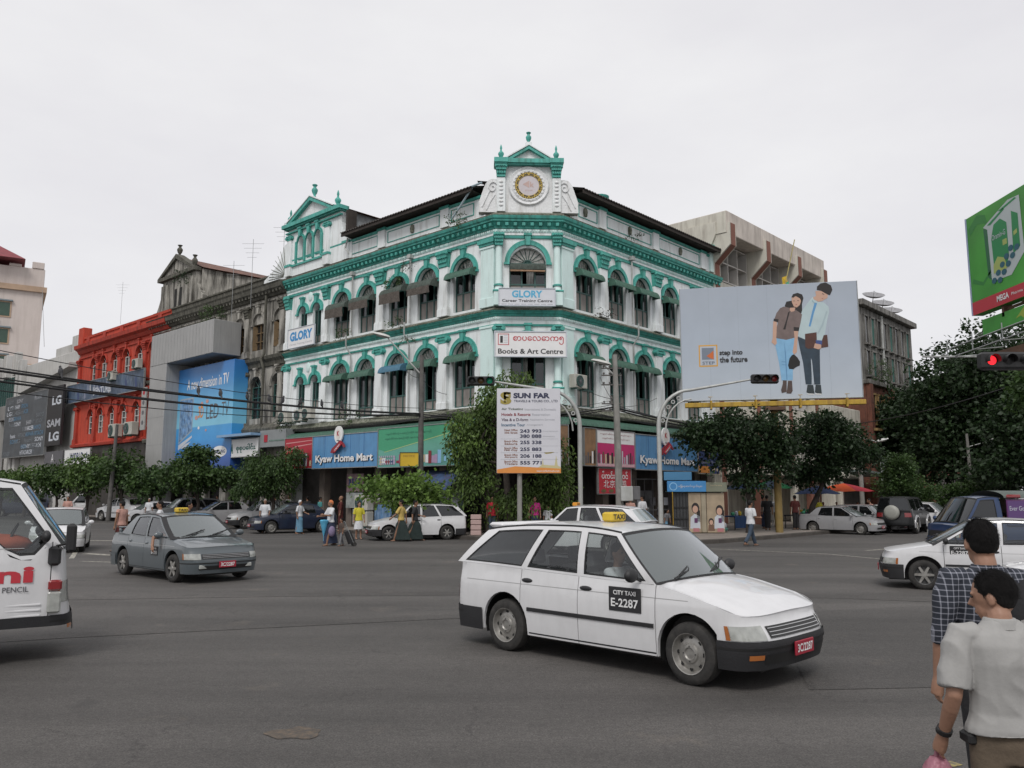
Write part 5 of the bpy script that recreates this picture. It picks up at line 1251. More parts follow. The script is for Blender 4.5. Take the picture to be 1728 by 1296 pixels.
for k in range(8):
    for z0, h, mm in ((14.3, 2.2, M_old), (11.6, 2.0, M_old), (7.6, 2.3, M_yoch), (4.4, 2.0, M_yoch)):
        x = 39.6 + k * 1.5; y = 0 if z0 > 11 else -.25
        s = MB(); s.box(x, x + .75, y - .05, y, z0, z0 + h); w_ = s.build('window', mat('dark_glazing', (.035, .035, .035)) if (k + int(z0)) % 3 else mat('green_shutter', (.03, .11, .09), .7, .2), tB, MR)
        s = MB(); s.box(x - .12, x, y - .14, y, z0 - .1, z0 + h + .1); s.box(x + .75, x + .87, y - .14, y, z0 - .1, z0 + h + .1); s.box(x - .12, x + .87, y - .15, y, z0 + h, z0 + h + .15); s.box(x - .15, x + .9, y - .3, y, z0 - .22, z0 - .1); s.build('surround', mm, w_, MR)
for x in (38.9, 44.2, 49.6):
    s = MB(); s.bbox(x - .35, x + .35, -.6, -.25, .15, 10.7, .03); s.build('pilaster', M_brick, tB, MR)
s = MB(); s.box(38.8, 51.8, -.9, -.26, 6.9, 7.1); s.build('balcony_slab', M_yoch, tB, MR)
s = MB(); s.box(39.0, 51.6, -.3, -.251, .3, 3.2); s.build('shop_front', M_shopdark, tB, MR)
s = MB(); s.tube([(43.4, -.2, 17), (43.4, -.2, 11)], .1, 6); s.build('downpipe', M_pipe, tB, MR)
T = at(MR, 38.9, 1.1, 2.75); o = sign('white sign with dark green letters on the shop past the leaning tree', 'shop sign', T, 4.6, 1.6, mat('dim_white', (.32, .35, .34), .6, .1), .2, None)
text('lettering', 'GREE', mat('print_bottle', (.01, .13, .11)), o, T @ Matrix.Translation((2.9, -.01, .95)), w=2.9, h=.9, bold=.02)
T = at(MR, 40.2, 1.15, 1.9); o = sign('small black sign with white letters below the green lettered one', 'shop sign', T, 3.2, .7, I_black, .1, None)
text('lettering', 'COPY', I_white, o, T @ Matrix.Translation((1.5, -.01, .35)), w=2.2, h=.4)
dB2 = thing('far_brick_building', 'dark brown old building hidden in the trees at the far right', 'building', Tr(50, 84, .15))
s = MB(); s.bbox(58, 92, .5, 14, 0, 12.5, .05); s.build('wall', M_brick, dB2, MR)
for k in range(14):
    s = MB(); s.box(59 + k * 2.3, 60 + k * 2.3, .4, .49, 7.5, 9.8); s.build('window', mat('dark_glazing', (.035, .035, .035)), dB2, MR)
s = MB(); s.box(58.3, 91.5, .4, .49, .4, 3.5); s.build('shop_front', M_shopdark, dB2, MR)
# satellite dishes
for i, (x, y, z) in enumerate(((45.0, .9, 19.1), (47.4, .9, 18.8), (49.6, .9, 18.5))):
    T = MR @ Matrix.Translation((x, y, z)) @ Matrix.Rotation(rad(18), 4, 'X') @ Matrix.Rotation(rad(-20), 4, 'Y') @ Matrix.Scale(.72, 4)
    o = thing('satellite_dish', ['leftmost and highest of three mesh satellite dishes on the old tenement roof', 'middle of three mesh satellite dishes on the old tenement roof', 'rightmost of three mesh satellite dishes on the old tenement roof'][i], 'satellite dish', T, 'satellite dishes on the tenement roof')
    s = MB(); s.lathe([(0, 0), (.5, .05), (.95, .2), (1.3, .42), (1.32, .44), (.95, .22), (.5, .07), (0, .02)], (0, 0, 0), 16); s.build('dish', mat('dish_mesh', (.25, .25, .26), .6, .2), o, T, 60)
    s = MB(); s.tube([(0, 0, 0), (0, 0, .9)], .03, 5); s.tube([(0, 0, -1.8), (0, 0, 0)], .05, 6)
    for a in range(3): s.tube([(1.2 * math.cos(a * 2.1), 1.2 * math.sin(a * 2.1), .4), (0, 0, .85)], .015, 4)
    s.build('feed_arm', M_steel, o, T)
# ---- STEP billboard
MBB = face_matrix((8.02, 38.2, 6.2), (7.8, -1.6, 0)); BW, BH = 7.96, 5.4
bb = thing('billboard', 'large pale grey blue billboard with a standing young couple and STEP lettering', 'billboard', MBB)
s = MB(); s.bbox(0, BW, 0, .35, 0, BH, .01); s.build('panel', gradmat('billboard_grey', [(0, (.44, .49, .55)), (.5, (.37, .42, .49)), (1, (.34, .38, .44))], 0, BH, .5, .04), bb, MBB)
s = MB(); s.box(-.03, 0, -.02, .35, 0, BH); s.box(BW, BW + .03, -.02, .35, 0, BH); s.build('edge_trim', M_steel, bb, MBB)
s = MB()
for k in range(1, 6): s.box(BW * k / 6 - .003, BW * k / 6 + .003, -.002, 0, 0, BH)
s.build('panel_seam', ink('seam_grey', (.25, .28, .32)), bb, MBB)
def bp(x, y):     # design grid of the poster print
    X, Y = 1290 + x / 5.893, 470 + y / 5.893; u = (X - 1150 - (487 - Y) * .01) / 301; zb, zt = 676 - 4 * u, 487 - 12 * u
    return (u * BW, (zb - Y) / (zb - zt) * BH)
def fig(m, lay, *pts): prn('figure_print', bb, MBB, m, [[bp(*p) for p in pts]], lay)
I_shirt = mat('print_shirt', (.155, .115, .108), .6, .2, 4, stretch=(1, 1, 1)); I_jean = mat('print_jeans', (.20, .40, .60), .6, .12, 3); I_wsh = mat('print_white_shirt', (.42, .52, .54), .6, .06, 2)
I_den2 = mat('print_dark_denim', (.022, .04, .06), .6, .35, 3); I_hair = mat('print_hair', (.022, .018, .018)); I_bag = mat('print_bag', (.075, .028, .020), .6, .2, 5); I_hat = mat('print_hat', (.012, .012, .013)); I_boot = mat('print_boot', (.075, .05, .045), .6, .3, 5)
fig(I_hair, 1, (255, 235), (310, 225), (330, 300), (290, 330), (235, 280)); fig(I_hair, 1, (325, 160), (370, 147), (415, 165), (425, 200), (408, 260), (405, 330), (392, 360), (340, 330), (310, 240), (308, 190))
fig(I_shirt, 2, (225, 285), (290, 300), (330, 310), (385, 350), (402, 365), (385, 440), (360, 530), (318, 530), (314, 595), (230, 618), (135, 600), (140, 510), (160, 440), (120, 428), (150, 350), (190, 300))
fig(I_skin, 3, (308, 195), (345, 178), (385, 190), (400, 230), (385, 270), (355, 295), (325, 285), (308, 240)); fig(I_skin, 3, (288, 298), (340, 295), (330, 330), (300, 340), (283, 322))
fig(I_hair, 4, (318, 175), (365, 155), (412, 175), (408, 235), (392, 205), (350, 180), (318, 200))
fig(I_skin, 3, (115, 430), (150, 440), (135, 600), (138, 650), (120, 672), (85, 640), (100, 600), (105, 520)); fig(I_skin, 3, (312, 530), (356, 532), (340, 640), (330, 740), (300, 765), (288, 740), (305, 660), (315, 600))
fig(I_hair, 3, (120, 405), (168, 412), (162, 442), (118, 430)); fig(I_hair, 3, (312, 490), (368, 495), (358, 532), (312, 530)); fig(I_hair, 3, (265, 345), (285, 330), (250, 440), (230, 515), (208, 512), (240, 430))
fig(I_jean, 2, (135, 598), (230, 618), (314, 600), (312, 700), (285, 850), (275, 1015), (165, 1018), (150, 850), (120, 660)); fig(ink('jean_shade', (.10, .24, .42)), 3, (212, 630), (222, 760), (222, 1010), (214, 1010), (212, 800))
for q in ((180, 860, 225, 866), (175, 830, 215, 836)): fig(ink('jean_shade', (.10, .24, .42)), 3, (q[0], q[1]), (q[2], q[1] + 4), (q[2], q[3] + 3), (q[0], q[3]))
fig(I_boot, 3, (178, 1015), (215, 1020), (208, 1130), (160, 1142), (155, 1110), (175, 1050)); fig(I_boot, 3, (228, 1022), (266, 1022), (268, 1120), (250, 1148), (205, 1145), (215, 1100))
fig(I_hat, 4, (300, 762), (330, 790), (355, 835), (352, 870), (310, 890), (285, 908), (245, 905), (236, 870), (255, 800), (280, 770))
fig(I_wsh, 1, (515, 190), (560, 240), (620, 245), (665, 290), (668, 340), (640, 440), (605, 600), (580, 640), (525, 625), (540, 545), (420, 560), (415, 615), (350, 580), (380, 450), (400, 330), (480, 230))
fig(I_skin, 2, (545, 130), (600, 130), (665, 170), (660, 200), (610, 230), (570, 240), (525, 215), (520, 195), (550, 180)); fig(I_hair, 3, (560, 120), (565, 85), (600, 55), (650, 45), (700, 75), (712, 120), (685, 175), (650, 160), (600, 128))
fig(I_blue, 2, (530, 250), (556, 252), (520, 350), (478, 488), (460, 485), (495, 360)); fig(ink('collar', (.28, .40, .44)), 3, (508, 215), (530, 245), (555, 250), (525, 252), (505, 235)); fig(ink('shirt_fold', (.34, .43, .46)), 2, (640, 330), (652, 340), (600, 480), (550, 560), (540, 555), (590, 460))
fig(I_den2, 2, (345, 585), (415, 615), (540, 640), (555, 700), (548, 850), (540, 1060), (478, 1060), (466, 880), (455, 1060), (398, 1058), (385, 850), (360, 700)); fig(ink('gap', (.40, .45, .5)), 3, (463, 800), (472, 830), (480, 1055), (460, 1055))
fig(I_bag, 3, (420, 560), (532, 545), (530, 700), (440, 708), (415, 690)); fig(I_bag, 3, (600, 575), (635, 570), (638, 690), (570, 700), (575, 640)); fig(ink('cuff', (.04, .07, .22)), 4, (520, 622), (582, 628), (578, 668), (520, 660)); fig(I_skin, 5, (510, 655), (570, 668), (568, 705), (540, 715), (495, 700))
for a in (0, 78): fig(ink('shoe', (.02, .03, .035)), 3, (415 + a, 1062), (470 + a * .95, 1065), (478 + a * .9, 1150), (440 + a, 1158), (400 + a * 1.05, 1135)); fig(I_white, 4, (405 + a, 1148), (478 + a * .9, 1152), (470 + a * .9, 1160), (410 + a, 1158))
fig(ink('dark', (.05, .03, .03)), 4, (322, 228), (338, 226), (338, 231), (322, 233)); fig(ink('dark', (.05, .03, .03)), 4, (362, 222), (380, 226), (380, 231), (362, 228)); fig(ink('lip', (.35, .10, .09)), 4, (340, 262), (362, 262), (352, 270)); fig(ink('lip', (.35, .10, .09)), 4, (600, 205), (620, 205), (610, 211)); fig(ink('dark', (.05, .03, .03)), 4, (610, 155), (630, 163), (628, 168), (608, 160))
gx_, gz_ = lambda x: (1060 + x / 4 - 1150) / 301 * BW, lambda y: (674.5 - (330 + y / 4)) / 191.5 * BH
for nm, x0, x1, y0, y1, m_ in (('logo', 482, 612, 1150, 1003, I_orange),):
    prn('logo', bb, MBB, ink('amber', (.60, .32, .05)), [rect(gx_(x0), gx_(x1), gz_(y0), gz_(y1))], 1); prn('logo', bb, MBB, ink('logo_pale', (.42, .46, .52)), [rect(gx_(x0 + 9), gx_(x1 - 9), gz_(y0 - 9), gz_(y1 + 9))], 2)
prn('logo', bb, MBB, ink('logo_grey', (.17, .2, .25)), [rect(gx_(503), gx_(586), gz_(1102), gz_(1023))], 3); prn('logo', bb, MBB, ink('logo_orange', (.55, .13, .03)), [[(gx_(584), gz_(1042)), (gx_(584), gz_(1102)), (gx_(558), gz_(1092)), (gx_(535), gz_(1078)), (gx_(560), gz_(1062))]], 4)
text('lettering', 'STEP', ink('slate_text', (.10, .12, .16)), bb, MBB @ Matrix.Translation((gx_(548), -.02, gz_(1125))), w=gx_(592) - gx_(508), h=.14)
text('lettering', 'step into', I_black, bb, MBB @ Matrix.Translation((gx_(704), -.02, gz_(1064))), w=gx_(783) - gx_(625), h=.29, bold=.03); text('lettering', 'the future', I_black, bb, MBB @ Matrix.Translation((gx_(720), -.02, gz_(1106))), w=gx_(815) - gx_(625), h=.27, bold=.03)
M_ybeam = mat('yellow_steel', (.42, .27, .03), .6, .2, 2, streak=(.15, .07, .03), samt=.6)
s = MB(); s.bbox(.1, BW + .1, -.15, .1, -.32, -.10, .02); s.build('beam', M_ybeam, bb, MBB)
for x in (1.25, 3.25, 5.2, 7.2): s = MB(); s.box(x, x + .09, -.25, .2, -.42, -.02); s.tube([(x, -.3, -.3), (x, -.45, .1), (x - .1, -.5, .12), (x + .1, -.5, .12)], .012, 4); s.build('catwalk_bracket', M_ybeam, bb, MBB)
s = MB(); px_ = 4.15; s.tube([(px_, .35, -6.05), (px_, .35, -.4), (px_, .6, 2.5)], .17, 14); s.build('pole', mat('faded_yellow_pole', (.20, .14, .045), .7, .3, 2), bb, MBB, 50)
s = MB(); s.box(px_ - .45, px_ + .45, -.15, .8, -.5, -.35); s.box(2.6, 5.6, .4, .6, .3, .5); s.box(2.6, 5.6, .4, .6, 3.3, 3.5); s.build('bracket', mat('rusty_brown_steel', (.10, .055, .035), .8, .3), bb, MBB)
# ---- green billboard at the top right edge
MGB = face_matrix((17.27, 30.0, 8.5), (0, -1, 0))
gb = thing('billboard', 'green billboard with a pale medicine box and red band, cut by the right edge', 'billboard', MGB)
I_gbb = mat('print_leaf_green', (.055, .29, .035), .45, .35, .5)
s = MB(); s.bbox(0, 8.0, 0, .4, 0, 3.75, .01); s.build('panel', I_gbb, gb, MGB)
s = MB(); s.box(-.05, 0, -.03, .4, 0, 3.75); s.build('edge_trim', ink('pale_violet', (.3, .34, .5)), gb, MGB)
s = MB(); s.poly([(0, -.004, 0), (8, -.004, 0), (8, -.004, .48), (0, -.004, .48)]); s.build('band', I_red, gb, MGB)
def q_(x, z): return (x, z)
prn('swirl_print', gb, MGB, ink('deep_leaf', (.03, .20, .035)), [[(0.1, 3.3), (.7, 3.65), (1.2, 3.5), (1.4, 3.0), (1.1, 3.2), (.7, 3.3), (.2, 3.0)], [(.1, 1.2), (.8, .95), (1.3, 1.3), (1.3, 1.4), (.8, 1.08), (.2, 1.35)]], 1)
prn('box_print', gb, MGB, I_dgreen, [[(1.15, 1.15), (1.35, 1.0), (1.3, 2.95), (1.05, 3.0)]], 1)
prn('box_print', gb, MGB, ink('silver', (.45, .50, .50)), [[(1.35, .95), (2.5, .9), (3.3, 1.5), (3.25, 3.5), (2.6, 3.55), (1.05, 3.05), (1.3, 2.9)]], 2)
prn('box_print', gb, MGB, ink('pack_green', (.02, .22, .07)), [[(1.55, 1.35), (2.3, 1.35), (2.45, 1.6), (2.45, 2.8), (2.1, 3.05), (1.7, 2.95), (1.5, 2.5)], [(2.7, 1.6), (3.1, 1.75), (3.1, 2.9), (2.75, 3.1)], [(1.3, 3.05), (2.3, 3.35), (2.4, 3.3), (1.5, 3.0)], [(2.0, 3.35), (3.0, 3.5), (3.1, 3.44), (2.2, 3.3)]], 3)
prn('box_print', gb, MGB, ink('pack_lime', (.35, .42, .12)), [[(1.5, 1.2), (2.3, 1.2), (2.2, 1.6), (1.8, 1.75), (1.52, 1.5)], [(2.15, 2.05), (2.4, 2.05), (2.4, 2.25), (2.15, 2.25)], [(2.8, 2.2), (3.0, 2.25), (3.0, 2.4), (2.8, 2.35)]], 4)
text('lettering', 'Oramin-G', I_lgrey, gb, MGB @ Matrix.Translation((1.95, -.02, 2.5)), w=.8, h=.2)
for i in range(5):
    for j in range(2): prn('pill_print', gb, MGB, ink('pill_blue', (.02, .10, .14)), [ell(1.5 + i * .27 + j * .34, .95 + i * .22 - j * .06, .15, .11, 10)], 5)
text('lettering', 'MEGA', I_white, gb, MGB @ Matrix.Translation((1.9, -.012, .26)), w=.7, h=.22, bold=.03); text('lettering', 'Pharma Co., Ltd', I_white, gb, MGB @ Matrix.Translation((3.1, -.012, .24)), w=1.4, h=.12)
M_rust = mat('rusty_brown_steel', (.10, .055, .035), .8, .3)
T = MGB @ Matrix.Translation((.35, 0, -.82)); s = MB(); s.bbox(0, 7.6, .1, .3, 0, .58, .01); s.build('lower_panel', I_gbb, gb, T)
prn('splash_print', gb, T @ Matrix.Translation((0, .1, 0)), ink('yellow_green', (.30, .38, .05)), [[(2.0, .2), (2.3, .25), (2.5, .1), (2.6, .28), (2.9, .3), (2.6, .36), (2.5, .52), (2.3, .38)]], 1)
s = MB()
for x in (1.6, 3.0, 5.0, 7.0): s.box(x, x + .14, .1, .4, -.4, .05)
s.box(1.5, 8, .2, .3, -.16, -.08); s.tube([(1.6, .2, -.25), (3.0, .2, -.05), (5, .2, -.25)], .03, 5)
s.box(.6, 8, .1, .5, -1.9, -1.55); s.box(2.6, 3.2, .2, .8, -1.9, -.9); s.build('steel_frame', M_rust, gb, MGB)
s = MB()
for z, y in ((-1.0, -.8), (-1.35, -.8)): s.tube([(-.6, y, z - .2), (8, y, z)], .025, 5)
for x in (-.5, 1.2, 3, 5, 7): s.tube([(x, -.8, -1.5), (x, -.8, -.9)], .022, 5); s.tube([(x, -.8, -1.5), (x, .3, -1.4)], .022, 5)
s.build('catwalk_rail', M_steel, gb, MGB)
s = MB(); s.tube([(-1.2, -1.4, -1.35), (1.2, -.2, -1.75)], .04, 6); s.build('floodlight_arm', M_pipe, gb, MGB)
s = MB(); s.tube([(6.5, 1.0, -8.4), (6.5, 1.0, 0)], .4, 14); s.build('pole', M_rust, gb, MGB)
# flag on a bamboo pole
o = thing('flag', 'yellow green and red flag on a thin slanted pole behind the billboard', 'flag', Tr(15.6, 46, 12.2))
s = MB(); s.tube([(15.3, 46, 12), (16.5, 46.2, 16.6)], .03, 5); s.build('pole', mat('bamboo', (.35, .3, .12)), o)
for k, m_ in enumerate((I_yel, I_green, I_red)):
    s = MB(); s.grid([[(15.62 + .28 * k * .5 + .05 * math.sin(j * 2 + k), 46.1 + .05 * j, 13.9 - j * .35 - k * .32 + .4) for j in range(4)], [(15.9 + .2 * k * .5 + .08 * math.sin(j * 2.6), 46.1, 14.0 - j * .35 - k * .32 + .4) for j in range(4)]]); s.build('cloth', m_, o)
# ================================================================ street furniture
M_galv = mat('galvanised_pole', (.40, .41, .40), .5, .12, 3, streak=(.2, .19, .17), samt=.5, metal=.2)
M_cpole = mat('grey_concrete_pole', (.24, .235, .22), .85, .2, 3, streak=(.1, .09, .08), samt=.6)
M_wood = mat('weathered_pole', (.10, .095, .09), .9, .3, 4)
M_blk = mat('black_housing', (.014, .014, .015), .5, .2, 4)
M_redlit = mat('lit_red_lamp', (1.0, .02, .03), .4, 0, emis=1.4); M_grnlit = mat('dim_green_lens', (.01, .22, .12), .2, .2); M_reddim = mat('dark_red_lens', (.12, .01, .01), .2); M_ambdim = mat('dark_amber_lens', (.06, .035, .01), .2)
def signal_head(name_parent, M, lenses, r=.13):
    s = MB(); s.bbox(-.56, .56, -.1, .16, -.19, .19, .05); s.build('housing', M_blk, name_parent, M)
    for k, m_ in enumerate(lenses):
        x = -.36 + k * .36
        T = M @ Matrix.Translation((x, -.1, 0)) @ Matrix.Rotation(math.pi / 2, 4, 'X')
        s = MB(); s.lathe([(r, 0), (r * .8, .02), (0, .035)], (0, 0, 0), 16); l_ = s.build('lens', m_, name_parent, T, 60)
        s = MB(); s.grid([[((r + .02) * math.cos(a), (r + .02) * math.sin(a), z) for a in [rad(-20 + 220 * i / 12) for i in range(13)]] for z in (0, .16)]); s.build('visor', M_blk, name_parent, T, 60)
def traffic(label, bx, by, sgn, lx, hz, lenses, ang):
    o = thing('traffic_light', label, 'traffic light', Tr(bx, by, .15), 'curved mast traffic lights at the corner')
    s = MB(); pts = [(bx, by, .1), (bx, by, 4.7)]
    for i in range(1, 9):
        t = i / 8 * math.pi / 2; pts.append((bx + sgn * 1.35 * (1 - math.cos(t)), by, 4.7 + 1.45 * math.sin(t)))
    pts.append((lx - sgn * .5, by, hz)); rs = [.10, .095] + [.085 - i * .003 for i in range(8)] + [.04]
    s.tube(pts, rs, 10); s.build('pole', M_galv, o, None, 50)
    s = MB(); q = [(p[0] + sgn * .0, p[1] + .0, p[2]) for p in pts[1:9]]
    inner = [(bx + sgn * (.28 + 1.1 * (1 - math.cos(i / 6 * math.pi / 2))), by, 4.45 + 1.32 * math.sin(i / 6 * math.pi / 2)) for i in range(7)]
    s.tube(inner, .035, 6); s.build('stay', M_galv, o)
    s = MB()
    for i in range(1, 6):
        a = pts[1 + i]; b = inner[i]; m_ = ((a[0] + b[0]) / 2, by, (a[2] + b[2]) / 2); s.lathe([(.09, -.015), (.09, .015), (.05, .015), (.05, -.015)], (0, 0, 0), 10, T=Matrix.Translation(m_) @ Matrix.Rotation(math.pi / 2, 4, 'X'))
    s.build('web_ring', M_galv, o)
    signal_head(o, Tr(lx, by - .12, hz, 0), lenses)
    return o
traffic('curved mast traffic light reaching left above the SUN FAR sign', 2.78, 33.5, -1, -1.28, 6.5, [M_blk, M_ambdim, M_grnlit], 0)
traffic('curved mast traffic light reaching right across the grey billboard', 6.04, 33.6, 1, 10.45, 6.6, [M_blk, M_ambdim, M_reddim], 0)
o = thing('traffic_light', 'traffic light with its red lamp lit at the right edge', 'traffic light', Tr(11.5, 14, 0))
signal_head(o, Tr(8.56, 14, 4.18) @ Matrix.Scale(.8, 4), [M_redlit, M_blk, M_blk], .1)
s = MB(); s.tube([(9.15, 14.05, 4.18), (10.4, 14.1, 4.3), (11.2, 14.1, 4.0), (11.5, 14.1, 3.2), (11.5, 14.1, 0)], .07, 8); s.build('pole', M_galv, o, None, 50)
# lamp posts
def lamp(label, x, y, h, hx, hz, m, r=.13, lean=0., hy=0, name='street_lamp', cat='street lamp', head=True):
    o = thing(name, label, cat, Tr(x, y, .15))
    s = MB(); s.tube([(x, y, .1), (x + lean * .5, y, h * .5), (x + lean, y, h)], [r, r * .85, r * .6], 10); s.build('pole', m, o, None, 60)
    if head:
        s = MB(); s.tube([(x + lean, y, h - .9), (x + lean + (hx - x - lean) * .85, y + hy * .8, hz - .06)], .035, 6); s.build('arm', M_galv, o)
        d = 1 if hx > x else -1
        T = Tr(hx, y + hy, hz) @ Matrix.Rotation(-d * rad(14), 4, 'Y')
        s = MB(); s.grid([[(q * .44, w_ * math.cos(a), .02 + w_ * .75 * math.sin(a)) for a in [math.pi * i / 8 for i in range(9)]] for q, w_ in ((-1.0, .03), (-.8, .11), (-.3, .15), (.4, .15), (.85, .11), (1, .03))]); s.build('lamp_head', mat('pale_lamp_shell', (.50, .50, .48), .5, .1), o, T, 60)
        s = MB(); s.ball((.05, 0, .0), (.3, .12, .07), 10, 6); s.build('lens', mat('lamp_lens', (.25, .25, .23), .2, .1), o, T, 60)
    return o
o = lamp('tall thin weathered utility pole with a street lamp in front of the green advertisement', -4.05, 36.5, 8.1, -5.95, 9.0, M_wood, .15, -.03)
o = lamp('thick grey concrete lamp post at the corner between the two curved masts', 4.45, 34, 7.7, 3.75, 7.35, M_cpole, .17, -.12)
s = MB()
for z in (5.3, 5.6, 6.4, 6.8, 7.1): s.box(3.75, 4.6, 33.95, 34.03, z, z + .05); s.ball((3.85, 33.95, z + .1), .05, 6, 4); s.ball((4.1, 33.95, z + .1), .05, 6, 4)
s.build('insulator_arm', M_wood, o)
s = MB(); s.bbox(4.45, 4.95, 33.7, 33.85, 1.6, 2.2, .02); s.build('meter_box', M_galv, o); s = MB(); s.bbox(4.95, 5.25, 33.72, 33.85, 1.65, 2.2, .02); s.build('meter_box', M_shut, o)
lamp('utility pole in front of the red building', -27.3, 56, 6.6, 0, 0, M_wood, .16, .2, name='utility_pole', cat='utility pole', head=False)
lamp('slim grey pole with a lamp among the dark trees at the far right', 30.7, 55, 5.9, 32.5, 5.5, M_cpole, .14, -.1)
lamp('grey pole behind the leaning tree beside the parked cars', 21.2, 50, 6.2, 22.6, 5.1, M_cpole, .15, 0)
for i, (x, y, h) in enumerate(((-41.0, 84, 24.0), (-36, 62, 17.6), (-16.5, 50.5, 18.0), (-14.4, 50, 18.9), (-18.2, 52, 17.0))):
    o = thing('aerial', ['thin aerial above the white block', 'slanted rod aerial on the red building end', 'small aerial left of the green gable', 'tall branched aerial beside the green gable', 'short aerial over the blackened building'][i], 'aerial', Tr(x, y, h - 3)); s = MB(); s.tube([(x, y, h - 4.5), (x - (.5 if i == 1 else 0), y, h)], .016, 5)
    if i != 1:
        for k in range(4): s.tube([(x - .7 + .12 * k, y, h - .3 - k * .3), (x + .7 - .15 * k, y, h - .3 - k * .3)], .008, 4)
    s.build('mast', M_steel, o)
# ---- SUN FAR sign on its pole
TS = face_matrix((-.62, 33.3, 2.72), (1, 0, 0)); SW, SH = 2.60, 3.46
o = thing('roadside_sign', 'tall white SUN FAR travel agency sign on a pole in front of the corner tree', 'sign', TS)
s = MB(); s.bbox(0, SW, 0, .12, 0, SH, .01); s.build('panel', mat('print_sign_white', (.56, .56, .60), .45, .06, 1), o, TS)
s = MB(); s.tube([(.93, .2, -2.6), (.93, .2, .1)], .10, 12); s.build('pole', M_cpole, o, TS)
def SP(x, y): return ((x - 62) / 818 * SW, SH - (y - 122) / 1085 * SH)
def stx(t_, x0, x1, y0, y1, m_, b_=.0):
    a, b = SP(x0, y1), SP(x1, y0); text('lettering', t_, m_, o, TS @ Matrix.Translation(((a[0] + b[0]) / 2, -.008, (a[1] + b[1]) / 2)), w=b[0] - a[0], h=b[1] - a[1], bold=b_)
I_nav2 = ink('ink_navy', (.025, .03, .07)); I_gld = ink('olive_gold', (.30, .24, .05)); I_br2 = ink('rust_text', (.22, .09, .05))
stx('SUN FAR', 275, 745, 180, 250, I_nav2, .05); stx('TRAVELS & TOURS CO., LTD', 280, 845, 270, 305, I_nav2, .01); stx('S', 105, 250, 165, 330, I_gld, .05); stx('F', 150, 240, 170, 305, I_gld, .02)
for k, (a, b, xa, m_) in enumerate((('Air Ticketing', 'International & Domestic', 400, ink('olive_grey', (.08, .1, .07))), ('Hotels & Resorts', 'Reservation', 495, I_maroon), ('Visa & e D-form', 'Application Services', 465, ink('plum', (.08, .05, .08))), ('Incentive Tour', 'Arrangement', 425, ink('teal_blue', (.03, .1, .18))))):
    y = 372 + k * 67; stx(a, 122, xa, y, y + 38, m_, .02); stx(b, xa + 20, xa + (420 if k == 0 else 250 if k == 1 else 340 if k == 2 else 230), y + 6, y + 34, I_grey)
for k, (t_, y) in enumerate((('243 993', 648), ('380 888', 713), ('255 338', 793), ('255 883', 880), ('206 188', 965), ('555 771', 1052))): stx(t_, 360, 635, y, y + 46, I_nav2, .03)
for t_, y in (('Head Office', 645), ('35th Street', 678), ('Branch Office', 788), ('Sakura', 820), ('Branch Office', 875), ('FMI City', 905), ('Branch Office', 962), ('Airport', 992), ('Branch Office', 1045), ('Traders', 1075)): stx(t_, 160, 328, y, y + 26, I_br2, .02)
stx('(International)', 650, 850, 665, 683, I_grey); stx('(Domestic)', 650, 805, 732, 750, I_grey)
prn('rule', o, TS, I_grey, [[SP(110, y + 3), SP(850, y + 3), SP(850, y), SP(110, y)] for y in (770, 860, 945, 1030)])
prn('print', o, TS, I_orange, [[SP(65, 1205), SP(880, 1205), SP(880, 1150), SP(600, 1135), SP(300, 1120), SP(65, 1160)]]); prn('print', o, TS, ink('pale_gold', (.5, .45, .25)), [[SP(590, 1135), SP(640, 1100), (SP(650, 1010)), SP(660, 1100), SP(800, 1110), SP(822, 980), SP(840, 1110), SP(880, 1130), SP(880, 1150)]], 1); prn('print', o, TS, I_gld, [[SP(660, 945), SP(800, 938), SP(760, 955), SP(690, 962)]], 1)
stx('www.sunfartravels.com', 570, 860, 1165, 1190, I_white)
# small yellow sign on the utility pole
T = face_matrix((-4.95, 36.3, 3.1), (1, -.05, 0)); o = sign('small yellow sign hung on the utility pole before the green advertisement', 'sign', T, .82, .6, I_yel, .03, M_dkfr, fw=.02)
text('lettering', 'NOTICE', ink('ochre_dark', (.25, .14, .02)), o, T @ Matrix.Translation((.4, -.006, .45)), w=.5, h=.09)
# ---- phone kiosk
TK = face_matrix((7.17, 37.0, .16), (1, -.06, 0)); k_ = thing('kiosk', 'phone kiosk with blue fascia, barred front and poster panels of a girl', 'kiosk', TK)
M_kp = mat('kiosk_tan', (.30, .26, .19), .6, .15, 2)
s = MB(); s.bbox(.02, 2.2, .05, 1.3, 0, 1.8, .02); s.build('body', mat('kiosk_dark', (.04, .042, .045), .5, .2), k_, TK)
s = MB(); s.bbox(-.1, 2.35, -.05, 1.5, 1.8, 1.86, .02); s.build('roof', M_dkfr, k_, TK)
s = MB(); s.bbox(-.22, 1.5, -.14, -.05, 1.82, 2.3, .01); f_ = s.build('fascia', ink('kiosk_blue', (.05, .22, .48)), k_, TK)
prn('emblem', k_, TK @ Matrix.Translation((0, -.142, 0)), I_lblue, [ell(.05, 2.06, .18, .18)], 1); prn('emblem', k_, TK @ Matrix.Translation((0, -.142, 0)), ink('kiosk_blue', (.05, .22, .48)), [ell(.05, 2.06, .14, .14)], 2)
text('script', 'မြန်မာ့ဆက်သွယ်ရေး', I_lgrey, k_, TK @ Matrix.Translation((.8, -.146, 2.06)), w=1.05, h=.15, bold=.01)
s = MB(); s.bbox(1.5, 2.42, -.14, -.05, 1.82, 2.24, .01); s.build('fascia', mat('sage_panel', (.18, .19, .14), .6, .1), k_, TK); text('lettering', 'No Parking', I_cream, k_, TK @ Matrix.Translation((1.95, -.146, 2.1)), w=.5, h=.07)
